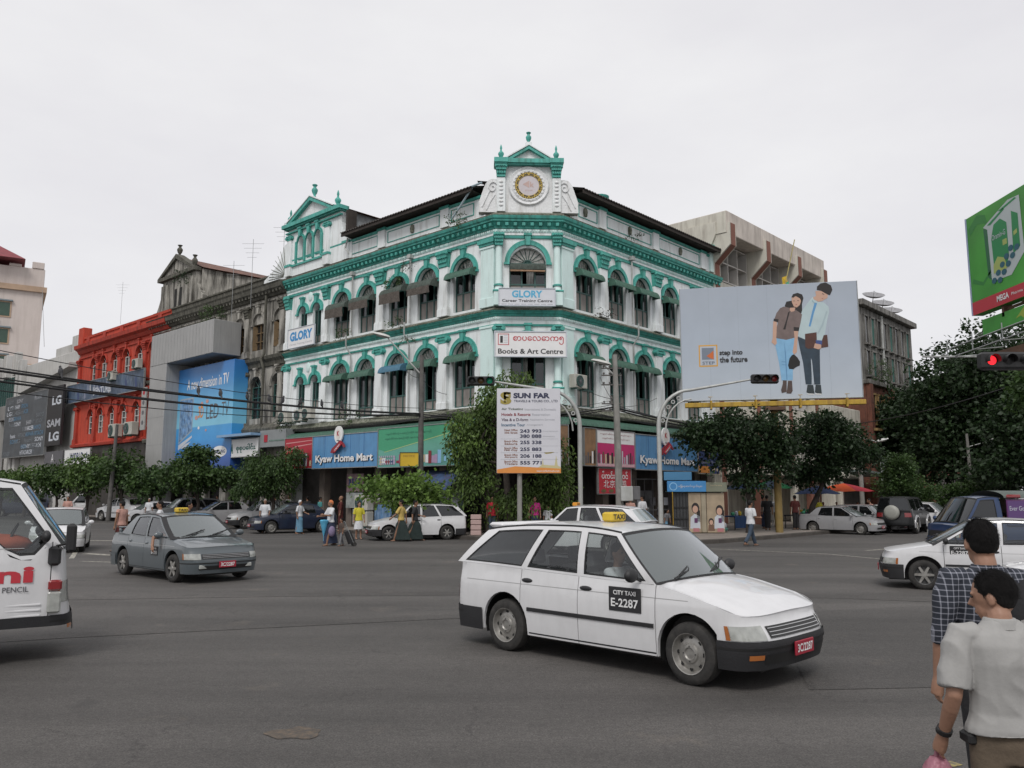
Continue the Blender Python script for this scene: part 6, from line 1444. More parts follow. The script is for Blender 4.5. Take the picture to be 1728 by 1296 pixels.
s = MB(); s.bbox(-.3, .95, .3, .36, 2.34, 2.72, .01); s.build('upper_sign', ink('kiosk_blue2', (.06, .20, .36)), k_, TK)
for x in (.06, .2, .34, .48, .62):
    s = MB(); s.tube([(x, .0, .05), (x, .0, 1.78)], .014, 5); s.build('bar', M_blk, k_, TK)
s = MB(); s.box(.02, .7, -.01, .02, .62, .66); s.box(.02, .7, -.01, .02, 1.12, 1.16); s.build('rail', M_blk, k_, TK)
for x0, x1 in ((.72, 1.27), (1.52, 2.3)):
    s = MB(); s.bbox(x0, x1, -.02, .05, .02, 1.78, .01); s.build('poster_panel', mat('poster_tan', (.33, .26, .18), .5, .25, 2), k_, TK)
T2 = TK @ Matrix.Translation((0, -.02, 0))
for cx, sc2 in ((1.02, 1.0), (2.08, .9)):
    prn('poster_print', k_, T2, I_hair, [ell(cx, 1.0 * sc2 + .1, .17, .24), rect(cx + .06, cx + .2, .5, 1.0)], 1); prn('poster_print', k_, T2, I_skin, [ell(cx - .01, .95 * sc2 + .1, .12, .16)], 2); prn('poster_print', k_, T2, I_lgrey, [[(cx - .25, .2), (cx + .2, .2), (cx + .18, .75), (cx - .05, .85), (cx - .22, .7)]], 1); prn('poster_print', k_, T2, ink('plum_book', (.10, .03, .10)), [rect(cx - .06, cx + .08, .45, .66)], 3); prn('poster_print', k_, T2, ink('rose_skirt', (.40, .16, .17)), [rect(cx - .12, cx + .15, .06, .22)], 2)
prn('poster_print', k_, T2, I_hair, [ell(1.7, .5, .12, .16)], 1); prn('poster_print', k_, T2, I_skin, [ell(1.7, .47, .08, .11)], 2); prn('poster_print', k_, T2, I_brown, [[(1.55, .1), (1.85, .1), (1.82, .36), (1.58, .36)]], 1)
s = MB(); s.bbox(1.28, 1.5, -.03, .1, .02, 1.78, .02); s.build('post', M_kp, k_, TK)
s = MB(); s.tube([(.0, -.2, .1), (.0, -.2, 1.82)], .02, 6); s.build('post', M_ybeam, k_, TK)
# market umbrellas and stalls on the right
def umbrella(label, x, y, z, r, cols):
    o = thing('market_umbrella', label, 'umbrella', Tr(x, y, .15), 'market umbrellas on the right hand pavement')
    for k in range(8):
        a0, a1 = math.pi / 4 * k, math.pi / 4 * (k + 1); s = MB()
        s.grid([[(x + r * t * math.cos(a), y + r * t * math.sin(a), z + .45 * (1 - t ** 1.3) - (.04 * (1 - abs(2 * u - 1)) * t)) for u, a in ((i / 4, a0 + (a1 - a0) * i / 4) for i in range(5))] for t in (0.02, .35, .7, 1)]); s.build('canopy_panel', cols[k % len(cols)], o, None, 60)
    s = MB(); s.tube([(x, y, .15), (x, y, z + .5)], .025, 6); s.build('pole', M_galv, o); return o
U = {k: mat('umbrella_' + k, c, .8, .1, 3, trans=.25) for k, c in dict(blue=(.035, .065, .17), yellow=(.5, .45, .05), red=(.42, .03, .05), orange=(.62, .09, .02), green=(.04, .25, .10), slate=(.06, .09, .14)).items()}
umbrella('blue and yellow striped umbrella left of the orange one', 17.4, 47, 1.9, 1.35, [U['blue'], U['blue'], U['blue'], U['yellow']]); umbrella('orange and red umbrella behind the silver parked cars', 19.3, 48, 2.05, 1.75, [U['orange'], U['orange'], U['red'], U['orange']])
umbrella('dark blue umbrella under the left street tree', 12.2, 43, 2.15, 1.1, [U['slate'], U['blue']]); umbrella('green and blue umbrella beside the yellow billboard pole', 14.0, 44.5, 2.2, 1.2, [U['green'], U['slate']])
def stall(label, x, y, w, m_, goods):
    T = Tr(x, y, .15, rad(42)); o = thing('street_stall', label, 'stall', T)
    s = MB(); s.bbox(-w / 2, w / 2, -.35, .35, .62, .68, .01); s.build('table_top', m_, o, T)
    s = MB(); s.grid([[(-w / 2 + w * i / 10, -.36 + .02 * math.sin(i * 2), z) for i in range(11)] for z in (.67, .1)]); s.build('cloth', m_, o, T)
    for a in (-1, 1):
        for b in (-1, 1): s = MB(); s.box(a * (w / 2 - .06) - .02, a * (w / 2 - .06) + .02, b * .3 - .02, b * .3 + .02, 0, .62); s.build('leg', M_wood, o, T)
    for i in range(goods):
        s = MB(); s.ball((-w / 2 + .15 + (w - .3) * i / max(1, goods - 1), rr.uniform(-.15, .15), .78), (rr.uniform(.06, .12), .09, rr.uniform(.08, .14)), 8, 6); s.build('goods', rr.choice([I_white, I_green, I_lgrey, I_yel]), o, T, 60)
stall('low blue table with white goods behind the kiosk', 10.9, 40.5, 1.1, mat('stall_blue', (.02, .06, .16), .7, .1), 5); stall('dark stall with green goods beside the standing group', 14.6, 42.5, 1.3, I_black, 6); stall('long stall with small pale goods under the orange umbrella', 19.6, 47.6, 2.4, I_navy, 9); stall('blue stall under the blue and yellow umbrella', 16.8, 47.2, 1.4, mat('stall_blue', (.02, .06, .16)), 5)
o = thing('rubbish_pile', 'teal bag with white litter on the pavement behind the walking man', 'bag', Tr(9.6, 38.2, .15)); s = MB(); s.ball((9.6, 38.2, .28), (.35, .25, .16), 10, 7); s.build('bag', mat('teal_bag', (.07, .20, .17), .6, .2), o, None, 60); s = MB(); s.ball((9.75, 38.1, .45), (.12, .1, .14), 8, 6); s.build('bottle', I_lgrey, o, None, 60)
o = thing('basket', 'stack of pale plastic crates at the corner tree', 'crate', Tr(-1.5, 35.2, .15)); 
for k in range(4): s = MB(); s.bbox(-1.75, -1.3, 35.0, 35.4, .16 + k * .22, .36 + k * .22, .02); s.build('crate', ink('crate_rose', (.42, .30, .28)), o)
# ---- overhead cables
M_cab = mat('black_cable', (.012, .012, .013), .6)
def cable(o, a, b, sag, r, n=24):
    a, b = Vector(a), Vector(b); s = MB(); s.tube([a.lerp(b, i / n) - Vector((0, 0, sag * 4 * (i / n) * (1 - i / n))) for i in range(n + 1)], r, 5, caps=False); s.build('wire', M_cab, o)
o = thing('cable_bundle', 'thick bundle of black overhead cables sagging from the left edge to the thin pole', 'cable', Tr(-14, 18, 5))
for k, (dz, r, sg) in enumerate(((0, .034, .35), (-.09, .03, .5), (.08, .024, .42), (-.16, .014, .65), (.02, .02, .62))): cable(o, (-16.5, 14.5, 5.22 + dz * 2.0), (-4.05, 36.5, 5.42 + dz * .6), sg, r)
cable(o, (-16.5, 14.2, 6.1), (-4.05, 36.5, 5.7), .6, .012)
o = thing('cable_bundle', 'black cables strung between the thin pole and the concrete lamp post', 'cable', Tr(0, 35, 5.4))
for k, (dz, r) in enumerate(((0, .034), (-.08, .024), (.12, .013), (.3, .009))): cable(o, (-4.05, 36.5, 5.42 + dz), (4.36, 34, 5.5 + dz), .28 + k * .04, r)
o = thing('cable_bundle', 'black cables running right from the concrete lamp post below the grey billboard', 'cable', Tr(14, 40, 5.4))
for k, (dz, r) in enumerate(((0, .045), (-.08, .035), (.1, .015))): cable(o, (4.36, 34, 5.45 + dz), (21.2, 50, 6.15 + dz * 1.4), .75 + k * .08, r)
cable(o, (21.2, 50, 6.15), (24.0, 25, 8.6), .7, .03); pass
o = thing('cable_bundle', 'thin tangled wires along the ledge above the shop canopies', 'cable', Tr(-4, 38, 5.8))
for k in range(5): cable(o, ML @ Vector((-.5 - k * .3, -.55, 5.55 + .06 * k)), ML @ Vector((-17 + k * .5, -.5, 5.6 - .04 * k)), .05 + .06 * k, .016)
for k in range(4): cable(o, MR @ Vector((.5, -.55, 5.55 + .08 * k)), MR @ Vector((14, -.5, 5.5 - .04 * k)), .05 + .06 * k, .014)
for k, (a, b) in enumerate((((4.36, 34, 5.6), MR @ Vector((2.9, -.1, 7.5))), ((4.36, 34, 5.5), MR @ Vector((7.9, -.1, 6.9))), ((4.36, 34, 5.8), MR @ Vector((.5, -.3, 7.0))), ((-4.05, 36.5, 7.0), ML @ Vector((-2.9, -.3, 6.6))), ((-4.05, 36.5, 7.1), ML @ Vector((-6, -.3, 8.1))))): cable(o, a, b, .15, .012, 10)
# birds on the bundle
def bird(i, t):
    a, b = Vector((-16.5, 14.5, 5.38)), Vector((-4.05, 36.5, 5.47)); p = a.lerp(b, t) - Vector((0, 0, .42 * 4 * t * (1 - t))); p.z += .03
    T = Tr(p.x, p.y, p.z, rr.uniform(0, 6)); o = thing('pigeon', ['first', 'second', 'third', 'fourth', 'fifth', 'sixth', 'seventh', 'eighth', 'ninth', 'tenth'][i] + ' small dark pigeon from the left perched on the sagging cables', 'bird', T, 'pigeons perched on the cables')
    s = MB(); s.ball((0, 0, .13), (.075, .06, .115), 8, 6); s.ball((.035, 0, .255), (.038, .034, .042), 7, 5); s.tube([(-.03, 0, .08), (-.10, 0, -.06)], [.04, .02], 6); s.tube([(.06, 0, .25), (.10, 0, .24)], [.012, .003], 5); s.build('body', mat('pigeon', (.06, .06, .065), .8, .3, 12), o, T, 60)
for i, t in enumerate((.34, .52, .555, .60, .64, .665, .70, .745, .79)): bird(i, t)
# ================================================================ vehicles
def paint(nm, c, coat=.6, var=.03): return mat('car_paint_' + nm, c, .35, var, 2, coat=coat, streak=tuple(q * .72 for q in c), samt=.25, sscale=1.5, stretch=(1, 1, .5))
P_white = paint('white', (.62, .62, .63)); P_teal = paint('grey_blue', (.080, .096, .106), .8, .05); P_navy = paint('navy', (.012, .018, .04)); P_silver = paint('silver', (.30, .30, .31)); P_blk = paint('black', (.008, .009, .010), .25); P_blue = paint('royal_blue', (.012, .035, .10), .4); P_dsil = paint('dark_silver', (.13, .135, .14))
C_plas = mat('black_bumper_plastic', (.018, .018, .02), .55, .2, 4, .15, 60); C_rub = mat('window_rubber', (.012, .012, .013), .6, .1); C_tyre = mat('tyre_rubber', (.022, .021, .02), .85, .25, 8, .3, 40, streak=(.06, .055, .05), samt=.5, sscale=3)
C_rim = mat('dusty_steel_rim', (.34, .33, .31), .45, .2, 6, metal=.6, streak=(.12, .11, .10), samt=.5, sscale=3); C_chr = mat('chrome_trim', (.5, .5, .5), .2, .1, metal=.9); C_lens = mat('headlamp_glass', (.34, .35, .33), .12, .3, 9, coat=1); C_amb = mat('amber_lens', (.36, .12, .03), .2, .15, coat=1); C_redl = mat('red_lens', (.22, .012, .015), .2, .15, coat=1)
C_int = mat('car_interior', (.035, .033, .032), .9, .3, 3); C_seat = mat('grey_seat_cloth', (.10, .10, .105), .9, .2, 6); C_glass = glass_mat('car_side_glass', (.80, .84, .83), .015, .93); C_wind = glass_mat('car_windscreen', (.50, .56, .55), .02, .56, (.24, .27, .27)); C_dark = glass_mat('dark_tinted_glass', (.2, .21, .22), .03, .35, (.012, .013, .014))  # windscreen's pale grey diffuse base paints in the hazy sky reflection
C_plate = mat('red_number_plate', (.30, .012, .03), .5, .1, 6)
def _lathe_mesh(nm, prof, m, n=28, sm=40, extra=None):
    s = MB(); s.lathe(prof, (0, 0, 0), n)
    if extra: extra(s)
    return s.mesh(nm, m, sm)
def wheel_meshes(kind):
    ty = kit('ty', _lathe_mesh, 'tyre', [(.185, -.08), (.262, -.088), (.288, -.068), (.296, -.03), (.297, 0), (.296, .03), (.288, .068), (.262, .088), (.225, .092), (.192, .085), (.185, .07)], C_tyre)
    def holes(s): pass
    rim = kit('rs', _lathe_mesh, 'rim', [(.192, .085), (.194, .092), (.186, .088), (.178, .05), (.165, .03), (.135, .048), (.095, .052), (.085, .07), (.06, .074), (.05, .06), (0, .06)], C_rim)
    def slots(s):
        for i in range(8):
            a = 2 * math.pi * i / 8; T = Matrix.Rotation(a, 4, 'Z'); k = len(s.v)
            s.poly([tuple(T @ Vector((.145 + .022 * math.cos(b), .02 * math.sin(b), .0465 - .0002))) for b in [2 * math.pi * q / 8 for q in range(8)]])
        for i in range(4): s.ball((.07 * math.cos(i * 1.57), .07 * math.sin(i * 1.57), .074), .008, 5, 3)
    def f_sl(): s = MB(); slots(s); [None for _ in ()]; return s.mesh('rim_slot', M_black)
    def f_al():
        s = MB()
        for i in range(6):
            T = Matrix.Rotation(2 * math.pi * i / 6, 4, 'Z')
            P = [(.03, -.028, .08), (.03, .028, .08), (.185, .018, .075), (.185, -.018, .075)]
            s.poly([T @ Vector(p) for p in P]); s.poly([T @ Vector(p) for p in ((.03, -.028, .08), (.185, -.018, .075), (.185, -.024, .05), (.03, -.034, .05))]); s.poly([T @ Vector(p) for p in ((.03, .028, .08), (.185, .018, .075), (.185, .024, .05), (.03, .034, .05))])
        s.lathe([(.05, .078), (.045, .086), (0, .088)], (0, 0, 0), 14)
        return s.mesh('spokes', C_rim)
    bk = kit('rb', _lathe_mesh, 'rim', [(.192, .085), (.194, .092), (.182, .086), (.175, .03), (.04, .03), (0, .03)], mat('dark_rim_well', (.06, .06, .06), .5, .1, metal=.3))
    return (ty, rim, kit('rsl', f_sl)) if kind == 'steel' else (ty, bk, kit('ral', f_al))
def wheel(par, M, x, y, r, kind, steer=0.):
    sd = -1 if y < 0 else 1
    T = M @ Matrix.Translation((x, y, r)) @ Matrix.Rotation(steer, 4, 'Z') @ Matrix.Rotation(-sd * math.pi / 2, 4, 'X') @ Matrix.Scale(r / .297, 4)
    ty, rm, sp = wheel_meshes(kind); w = link('wheel', None, par, T)
    link('tyre', ty, w, T); link('rim', rm, w, T); link('hub_cap' if kind == 'steel' else 'spokes', sp, w, T)
def clean(c):
    used = sorted({i for f in c.f for i in f}); mp_ = {k: j for j, k in enumerate(used)}; c.v = [c.v[k] for k in used]; c.f = [tuple(mp_[i] for i in f) for f in c.f]; return c
class Prof:
    def __init__(s, pts, sm=.06):
        p = sorted(pts); s.x = np.linspace(p[0][0], p[-1][0], 240); y = np.interp(s.x, [q[0] for q in p], [q[1] for q in p])
        k = max(1, int(sm / (s.x[1] - s.x[0]))); ke = np.exp(-.5 * (np.arange(-2 * k, 2 * k + 1) / k) ** 2); ke /= ke.sum(); s.y = np.convolve(np.pad(y, 2 * k, mode='edge'), ke, 'valid')
    def __call__(s, x): return float(np.interp(x, s.x, s.y))
WAGON = dict(xf=1.95, xr=-2.17, W=1.66, xw=(1.23, -1.235), wr=.292, ra=.355, sill=.22, af=.42, ar=.22,
    top=[(-2.3, .965), (-1.5, .955), (-.5, .925), (.6, .895), (.85, .90), (1.1, .86), (1.6, .74), (1.85, .63), (2.1, .55)], roof=[(-1.85, 1.33), (-1.5, 1.385), (-1.0, 1.42), (-.3, 1.43), (.1, 1.41), (.5, 1.35)],
    lines=[(.85, .33), (.75, .25), (-.08, -.10), (-.17, -.19), (-.93, -.66), (-1.02, -.74), (-2.02, -1.48), (-2.13, -1.74)], kinds='pgpgpgp', nose=[(.2, -.05), (.40, 0), (.48, -.012), (.54, -.05), (.60, -.095), (.64, -.105), (.8, -.12)], tail=[(.2, -.03), (.5, 0), (.9, -.02), (1.0, -.03)],
    cuts=[.86, -.13, -.98], handles=[(-.02, .80), (-.88, .82)], bump=.455, hl=(.06, .64, .465, .59), gr=(.69, .48, .58), deck=False)
SEDAN = dict(WAGON, xf=2.02, xr=-2.12, ar=.30, top=[(-2.3, .90), (-1.9, .935), (-1.5, .94), (-.5, .89), (.6, .875), (.95, .885), (1.25, .83), (1.75, .745), (2.0, .68), (2.1, .64)], roof=[(-1.2, 1.30), (-.8, 1.355), (-.3, 1.38), (.1, 1.36), (.4, 1.30)],
    lines=[(1.02, .25), (.92, .17), (-.10, -.12), (-.18, -.20), (-.95, -.78), (-1.08, -.84), (-1.45, -1.02)], kinds='pgpgpp', cuts=[.86, -.14, -1.0], handles=[(-.02, .77), (-.86, .79)], bump=.48, hl=(.06, .64, .49, .61), gr=(.66, .50, .60), deck=True, tail=[(.2, -.05), (.5, 0), (.78, -.02), (.9, -.09), (1.0, -.11)], nose=[(.2, -.05), (.42, 0), (.54, -.015), (.62, -.06), (.68, -.1), (.8, -.12)])
SUV = dict(WAGON, xf=2.05, xr=-2.05, W=1.80, wr=.38, ra=.45, sill=.45, xw=(1.3, -1.2), top=[(-2.3, 1.13), (.6, 1.10), (.95, 1.12), (1.3, 1.08), (1.9, 1.02), (2.1, .98)], roof=[(-2.0, 1.78), (-.8, 1.82), (.1, 1.80), (.4, 1.76)],
    lines=[(1.0, .45), (.92, .38), (0, 0), (-.09, -.09), (-.95, -.92), (-1.04, -1.0), (-1.9, -1.8), (-2.02, -1.93)], nose=[(.3, -.05), (.6, 0), (.9, -.05), (1.0, -.1)], bump=.72, hl=(.3, .66, .78, .95), gr=(.68, .76, .96), handles=[(-.02, .98), (-.86, .98)])
MINI = dict(WAGON, xf=2.05, xr=-2.2, W=1.69, xw=(1.35, -1.0), wr=.30, ra=.37, sill=.3, af=.30, ar=.14, top=[(-2.4, 1.14), (1.2, 1.12), (1.6, 1.10), (2.0, 1.02), (2.1, .98)], roof=[(-2.2, 1.88), (-1.5, 1.95), (.6, 1.95), (1.1, 1.90), (1.5, 1.82)],
    lines=[(1.86, 1.10), (1.72, 1.0), (.62, .60), (.5, .5), (-.7, -.68), (-.8, -.78), (-2.0, -1.95), (-2.17, -2.12)], kinds='pgpgpgp', nose=[(.3, 0), (.6, 0), (1.1, -.08)], tail=[(.3, 0), (1.1, -.01)], cuts=[1.3, .56, -.74], handles=[(.75, .95), (-.6, .95)], bump=.5, hl=(.3, .68, .62, .82), gr=(.7, .6, .82), deck=False)
def car(label, cat, M, sp, pt, bumper=None, rim='steel', moulding=True, near=False, group=None, glass=None, wind=None, steer=0., name='car', skip=(), taxi=None, plate='3C/2287', plate_m=None, rack=False, spoiler=False):
    S = dict(sp); o = thing(name, label, cat, M, group); bumper = bumper or pt; glass = glass or C_glass; wind = wind or C_wind; plate_m = plate_m or C_plate
    xf, xr, W, (xa, xb_), wr, ra, sill = S['xf'], S['xr'], S['W'], S['xw'], S['wr'], S['ra'], S['sill']; top, roof = Prof(S['top']), Prof(S['roof'], .12); nose, tail = S['nose'], S['tail']; xcf, xcr = xf - S['af'], xr + S['ar']; H = max(q[1] for q in S['roof'])
    zs_ = top(0.)
    def hw(x, z): u = abs(x - (xf + xr) / 2) / ((xf - xr) / 2); return W / 2 * (1 - .05 * u ** 4) * float(np.interp(z, [sill - .1, sill + .1, .5 * (sill + zs_), zs_ - .18, zs_ - .13, zs_], [.955, .985, 1.0, .995, .985, .955]))
    def low(x):
        for c in (xa, xb_):
            if abs(x - c) < ra: return wr + .02 + math.sqrt(max(0, ra * ra - (x - c) ** 2))
        return sill
    B = lambda nm, s, m, par=None, sm=35: s.build(nm, m, par or o, M, sm)
    def cols(a, b):
        xs = set(np.linspace(a, b, max(3, int((b - a) / .09))).tolist())
        for c in (xa, xb_):
            for k in range(15):
                x = c - (ra - .0004) * math.cos(math.pi * k / 14)
                if a < x < b: xs.add(x)
            for x in (c - ra - .001, c + ra + .001):
                if a < x < b: xs.add(x)
        return sorted(xs)
    cuts = [xcf] + list(S['cuts']) + [xcr]; names = ['front_wing', 'front_door', 'rear_door', 'rear_wing'] if len(cuts) == 5 else ['front_wing', 'front_door', 'rear_wing']
    doors = {}
    for sd in (-1, 1):
        for i in range(len(cuts) - 1):
            b, a = cuts[i] - (.005 if i else 0), cuts[i + 1] + (.005 if i < len(cuts) - 2 else 0); s = MB(); xs = cols(a, b); rows = []
            for x in xs:
                l_, t_ = low(x), top(x); zz = [l_ + (t_ - l_) * k / 9 for k in range(10)]; col = [(x, sd * hw(x, z), z) for z in zz]
                col = [(x, sd * (hw(x, l_) - .05), l_)] + col; rows.append(col)
            e0 = [(p[0] + .002, p[1] - sd * .03, p[2]) for p in rows[0]]; e1 = [(p[0] - .002, p[1] - sd * .03, p[2]) for p in rows[-1]]
            s.grid([e0] + rows + [e1]); doors[(sd, i)] = B(names[i], s, pt)
        s = MB(); xs = cols(xcr, xcf); s.grid([[(x, sd * (hw(x, z) - .02), z) for z in (low(x) + .01, .5 * (low(x) + top(x)), top(x) - .01)] for x in xs]); B('inner_panel', s, C_rub)
        for c in (xa, xb_):      # wheel wells
            s = MB(); s.grid([[(c + (ra - .006) * math.cos(t), sd * y, wr + .02 + (ra - .006) * math.sin(t)) for t in [math.pi * (-.12 + 1.24 * k / 14) for k in range(15)]] for y in (hw(c, .6) - .04, hw(c, .6) - .30)]); y = hw(c, .6) - .30
            s.poly([(c + ra * math.cos(t), sd * y, wr + .02 + ra * math.sin(t)) for t in [math.pi * (-.12 + 1.24 * k / 14) for k in range(15)]]); B('wheel_arch', s, M_black, None, 60)
        if bumper is not pt and near:
            pass
    def cap(sg, t0, t1, z0, z1, off=0., n=3.2, nt=12, nz=5, both=False, ztop=False):
        xc = xcf if sg > 0 else xcr; a = S['af'] if sg > 0 else S['ar']; pr = nose if sg > 0 else tail; s = MB()
        for sd in ((-1, 1)):
            rows = []
            for k in range(nz + 1):
                row = []
                for j in range(nt + 1):
                    t = t0 + (t1 - t0) * j / nt; th = (1 - t) * math.pi / 2; zz1 = z1
                    h0 = hw(xc, min(z1, zs_ - .02)); yy = h0 * math.sin(th) ** (2 / n)
                    if ztop: xx = xc + sg * (a - .1) * math.cos(th) ** (2 / n); zz1 = top(xx) + .05 * (1 - (yy / h0) ** 2)
                    z = z0 + (zz1 - z0) * k / nz; h = hw(xc, min(z, zs_ - .02)) + off; ax = a + float(np.interp(z, [q[0] for q in pr], [q[1] for q in pr])) + off
                    row.append((xc + sg * ax * max(0, math.cos(th)) ** (2 / n), sd * h * max(0, math.sin(th)) ** (2 / n), z))
                rows.append(row)
            s.grid(rows)
        return s
    zb = S['bump']; z_lo = sill - .02
    B('nose', cap(1, 0, 1, zb - .03, zb + .2, ztop=True, nz=8), pt); B('tail_panel', cap(-1, 0, 1, zb - .03, zb + .2, ztop=True, nz=8), pt)
    # bumpers wrap from wheel arch to wheel arch
    for sg, c in ((1, xa), (-1, xb_)):
        s = cap(sg, 0, 1, z_lo, zb, .018, nz=5); xc = xcf if sg > 0 else xcr
        if bumper is not pt or True:
            x0 = c + sg * (ra + .012)
            for sd in (-1, 1): s.grid([[(x, sd * (hw(x, z) + .018), z) for x in [x0 + (xc - x0) * k / 4 for k in range(5)]] for z in [z_lo + (zb - z_lo) * q / 5 for q in range(6)]])
        k = MB(); pr = nose if sg > 0 else tail
        B('bumper', s, bumper, None, 50)
        l = cap(sg, 0, 1, zb - .001, zb + .012, -.03, nz=1); B('bumper_top', cap(sg, 0, 1, zb - .006, zb + .004, .016, nz=1), C_rub)
    s = cap(1, .60, 1, zb - .20, zb - .12, .022, nz=1); B('air_intake', s, M_black)
    if near and bumper is not pt: B('bumper_indicator', cap(1, .36, .58, zb - .16, zb - .115, .024, nt=5, nz=1), C_amb)
    if near: B('bumper_groove', cap(1, .0, 1, zb - .075, zb - .055, .021, nz=1), M_black); B('bumper_groove', cap(-1, .0, 1, zb - .075, zb - .055, .021, nz=1), M_black)
    # bonnet
    def deck(sg, x0f, nm):
        s = MB(); xc = xcf if sg > 0 else xcr; a = (S['af'] if sg > 0 else S['ar']) - .1; rows = []
        for k in range(17):
            row = []
            for j in range(21):
                v = -1 + j / 10; th = math.asin(min(1, abs(v) ** 1.6)); xe = xc + sg * a * math.cos(th) ** (2 / 3.2); x = x0f(v) + (xe - x0f(v)) * k / 16; xx = min(x, xc) if sg > 0 else max(x, xc)
                z = top(x); row.append((x, v * hw(xx, min(z, zs_)) , z + .05 * (1 - v * v) - (.012 if .86 < abs(v) < .93 and sg > 0 else 0)))
            rows.append(row)
        s.grid(rows); return B(nm, s, pt, None, 50)
    L = S['lines']; A0, Z0 = L[0], L[-1]
    bn = deck(1, lambda v: A0[0] + .10 * (1 - v * v) - .02, 'bonnet')
    if S['deck']: deck(-1, lambda v: Z0[0] - .10 * (1 - v * v) + .02, 'boot_lid')
    # greenhouse
    yr = lambda x: W / 2 * .785 * (1 - .03 * abs(x) ** 2)
    def G_(xb, xt, s_, sd, off=0.):
        z0, z1 = top(xb), roof(xt); return (xb + (xt - xb) * s_, sd * (hw(xb, z0) - .015 + (yr(xt) - hw(xb, z0) + .015) * s_ + .022 * math.sin(math.pi * s_) + off), z0 + (z1 - z0) * s_)
    for sd in (-1, 1):
        s = MB(); w_i = 0
        for i, kd in enumerate(S['kinds']):
            (b0, t0), (b1, t1) = L[i], L[i + 1]; n = max(2, int(abs(b1 - b0) / .14)); C = [(b0 + (b1 - b0) * k / n, t0 + (t1 - t0) * k / n) for k in range(n + 1)]
            if kd == 'p': s.grid([[G_(b, t, q, sd) for b, t in C] for q in (0, .15, .3, .45, .6, .75, .9, 1)])
            else:
                for q0, q1 in ((0, .05), (.92, 1)): s.grid([[G_(b, t, q, sd) for b, t in C] for q in (q0, q1)])
                g = MB(); g.grid([[G_(b, t, q, sd, -.012) for b, t in C] for q in (.05, .3, .6, .92)]); gl = B('side_window', g, glass)
                g = MB(); e = .022; h_ = .035
                g.grid([[G_(b, t, q, sd, -.004) for b, t in C] for q in (.05, .05 + h_)]); g.grid([[G_(b, t, q, sd, -.004) for b, t in C] for q in (.92 - h_, .92)])
                ww = b0 - b1
                for f0, f1 in ((0, e / max(.2, abs(ww))), (1 - e / max(.2, abs(ww)), 1)): g.grid([[G_(b0 + (b1 - b0) * f, t0 + (t1 - t0) * f, q, sd, -.004) for q in (.05, .35, .65, .92)] for f in (f0, f1)])
                B('window_rubber', g, C_rub, gl)
        B('window_pillars', s, pt, None, 40)
    def screen(nm, ln, bow, m, inset, d):
        s = MB(); rows = []
        for k in range(9):
            q = inset + (1 - 2 * inset) * k / 8; P = G_(ln[0], ln[1], q, 1)
            rows.append([(P[0] + d * bow * (1 - v * v) * (1 - .35 * q) , v * (P[1] - inset * .6), P[2] + .045 * (1 - v * v) * (.9 if q > .0 else 1)) for v in [-1 + j / 8 for j in range(17)]])
        s.grid(rows); return B(nm, s, m, None, 60)
    screen('windscreen_surround', A0, .10, C_rub, 0.0, 1).location.x -= 0; ws = screen('windscreen', (A0[0] + .012, A0[1] + .012), .10, wind, .045, 1)
    screen('rear_window_surround', Z0, .08, pt, 0.0, -1); screen('rear_window', (Z0[0] - .012, Z0[1] - .012), .085, glass, .07, -1)
    s = MB(); x1, x0 = A0[1], Z0[1]
    s.grid([[((x0 - .05 * (1 - v * v)) * (1 - u) + (x1 + .065 * (1 - v * v)) * u, v * yr(x0 + (x1 - x0) * u), roof(x0 + (x1 - x0) * u) + .042 * (1 - v * v) ** .7) for v in [-1 + j / 8 for j in range(17)]] for u in [k / 16 for k in range(17)]]); rf = B('roof', s, pt, None, 50)
    for sd in (-1, 1):
        s = MB(); s.tube([(x0 + (x1 - x0) * k / 12, sd * (yr(x0 + (x1 - x0) * k / 12) - .012), roof(x0 + (x1 - x0) * k / 12) + .012) for k in range(13)], .010, 5); B('drip_rail', s, C_rub)
    # underbody and cabin
    s = MB(); s.box(xr + .15, xf - .15, -W / 2 + .32, W / 2 - .32, sill - .06, .55); s.box(xb_ + ra, xa - ra, -W / 2 + .06, W / 2 - .06, sill - .02, sill + .12); s.box(A0[0] - .35, xf - .3, -W / 2 + .2, W / 2 - .2, .4, top(xf - .35) - .12); B('floor_pan', s, C_int)
    s = MB(); s.bbox(A0[0] - .42, A0[0] - .02, -W / 2 + .1, W / 2 - .1, .55, top(A0[0]) - .03, .05); B('dashboard', s, C_int)
    h0 = zs_ - .25
    for y in (-.36, .36):
        for x, nm in ((.12, 'front_seat'), (-.78, 'rear_seat')):
            s = MB(); w = .25 if nm[0] == 'f' else .33; s.bbox(x - .25, x + .28, y - w, y + w, .35, .35 + h0 * .33, .05); T_ = Matrix.Translation((x - .22, y, .45)) @ Matrix.Rotation(rad(-14), 4, 'Y'); k = len(s.v); s.bbox(-.08, .08, -w, w, 0, .48 + (zs_ - .9), .05); s.v[k:] = [tuple(T_ @ Vector(p)) for p in s.v[k:]]
            k = len(s.v); s.bbox(-.05, .05, -.13, .13, .52 + (zs_ - .9), .70 + (zs_ - .9), .03); s.v[k:] = [tuple(T_ @ Vector(p)) for p in s.v[k:]]; B(nm, s, C_seat)
    s = MB(); T_ = Matrix.Translation((A0[0] - .55, -.37, zs_ - .04)) @ Matrix.Rotation(rad(-65), 4, 'Y'); s.grid([[tuple(T_ @ Vector(((.18 + .014 * math.cos(b)) * math.cos(a), (.18 + .014 * math.cos(b)) * math.sin(a), .014 * math.sin(b)))) for b in [2 * math.pi * q / 6 for q in range(7)]] for a in [2 * math.pi * q / 20 for q in range(21)]]); B('steering_wheel', s, C_rub)
    # lights, grille, plates, mirrors, handles, mouldings
    t0, t1, z0, z1 = S['hl']
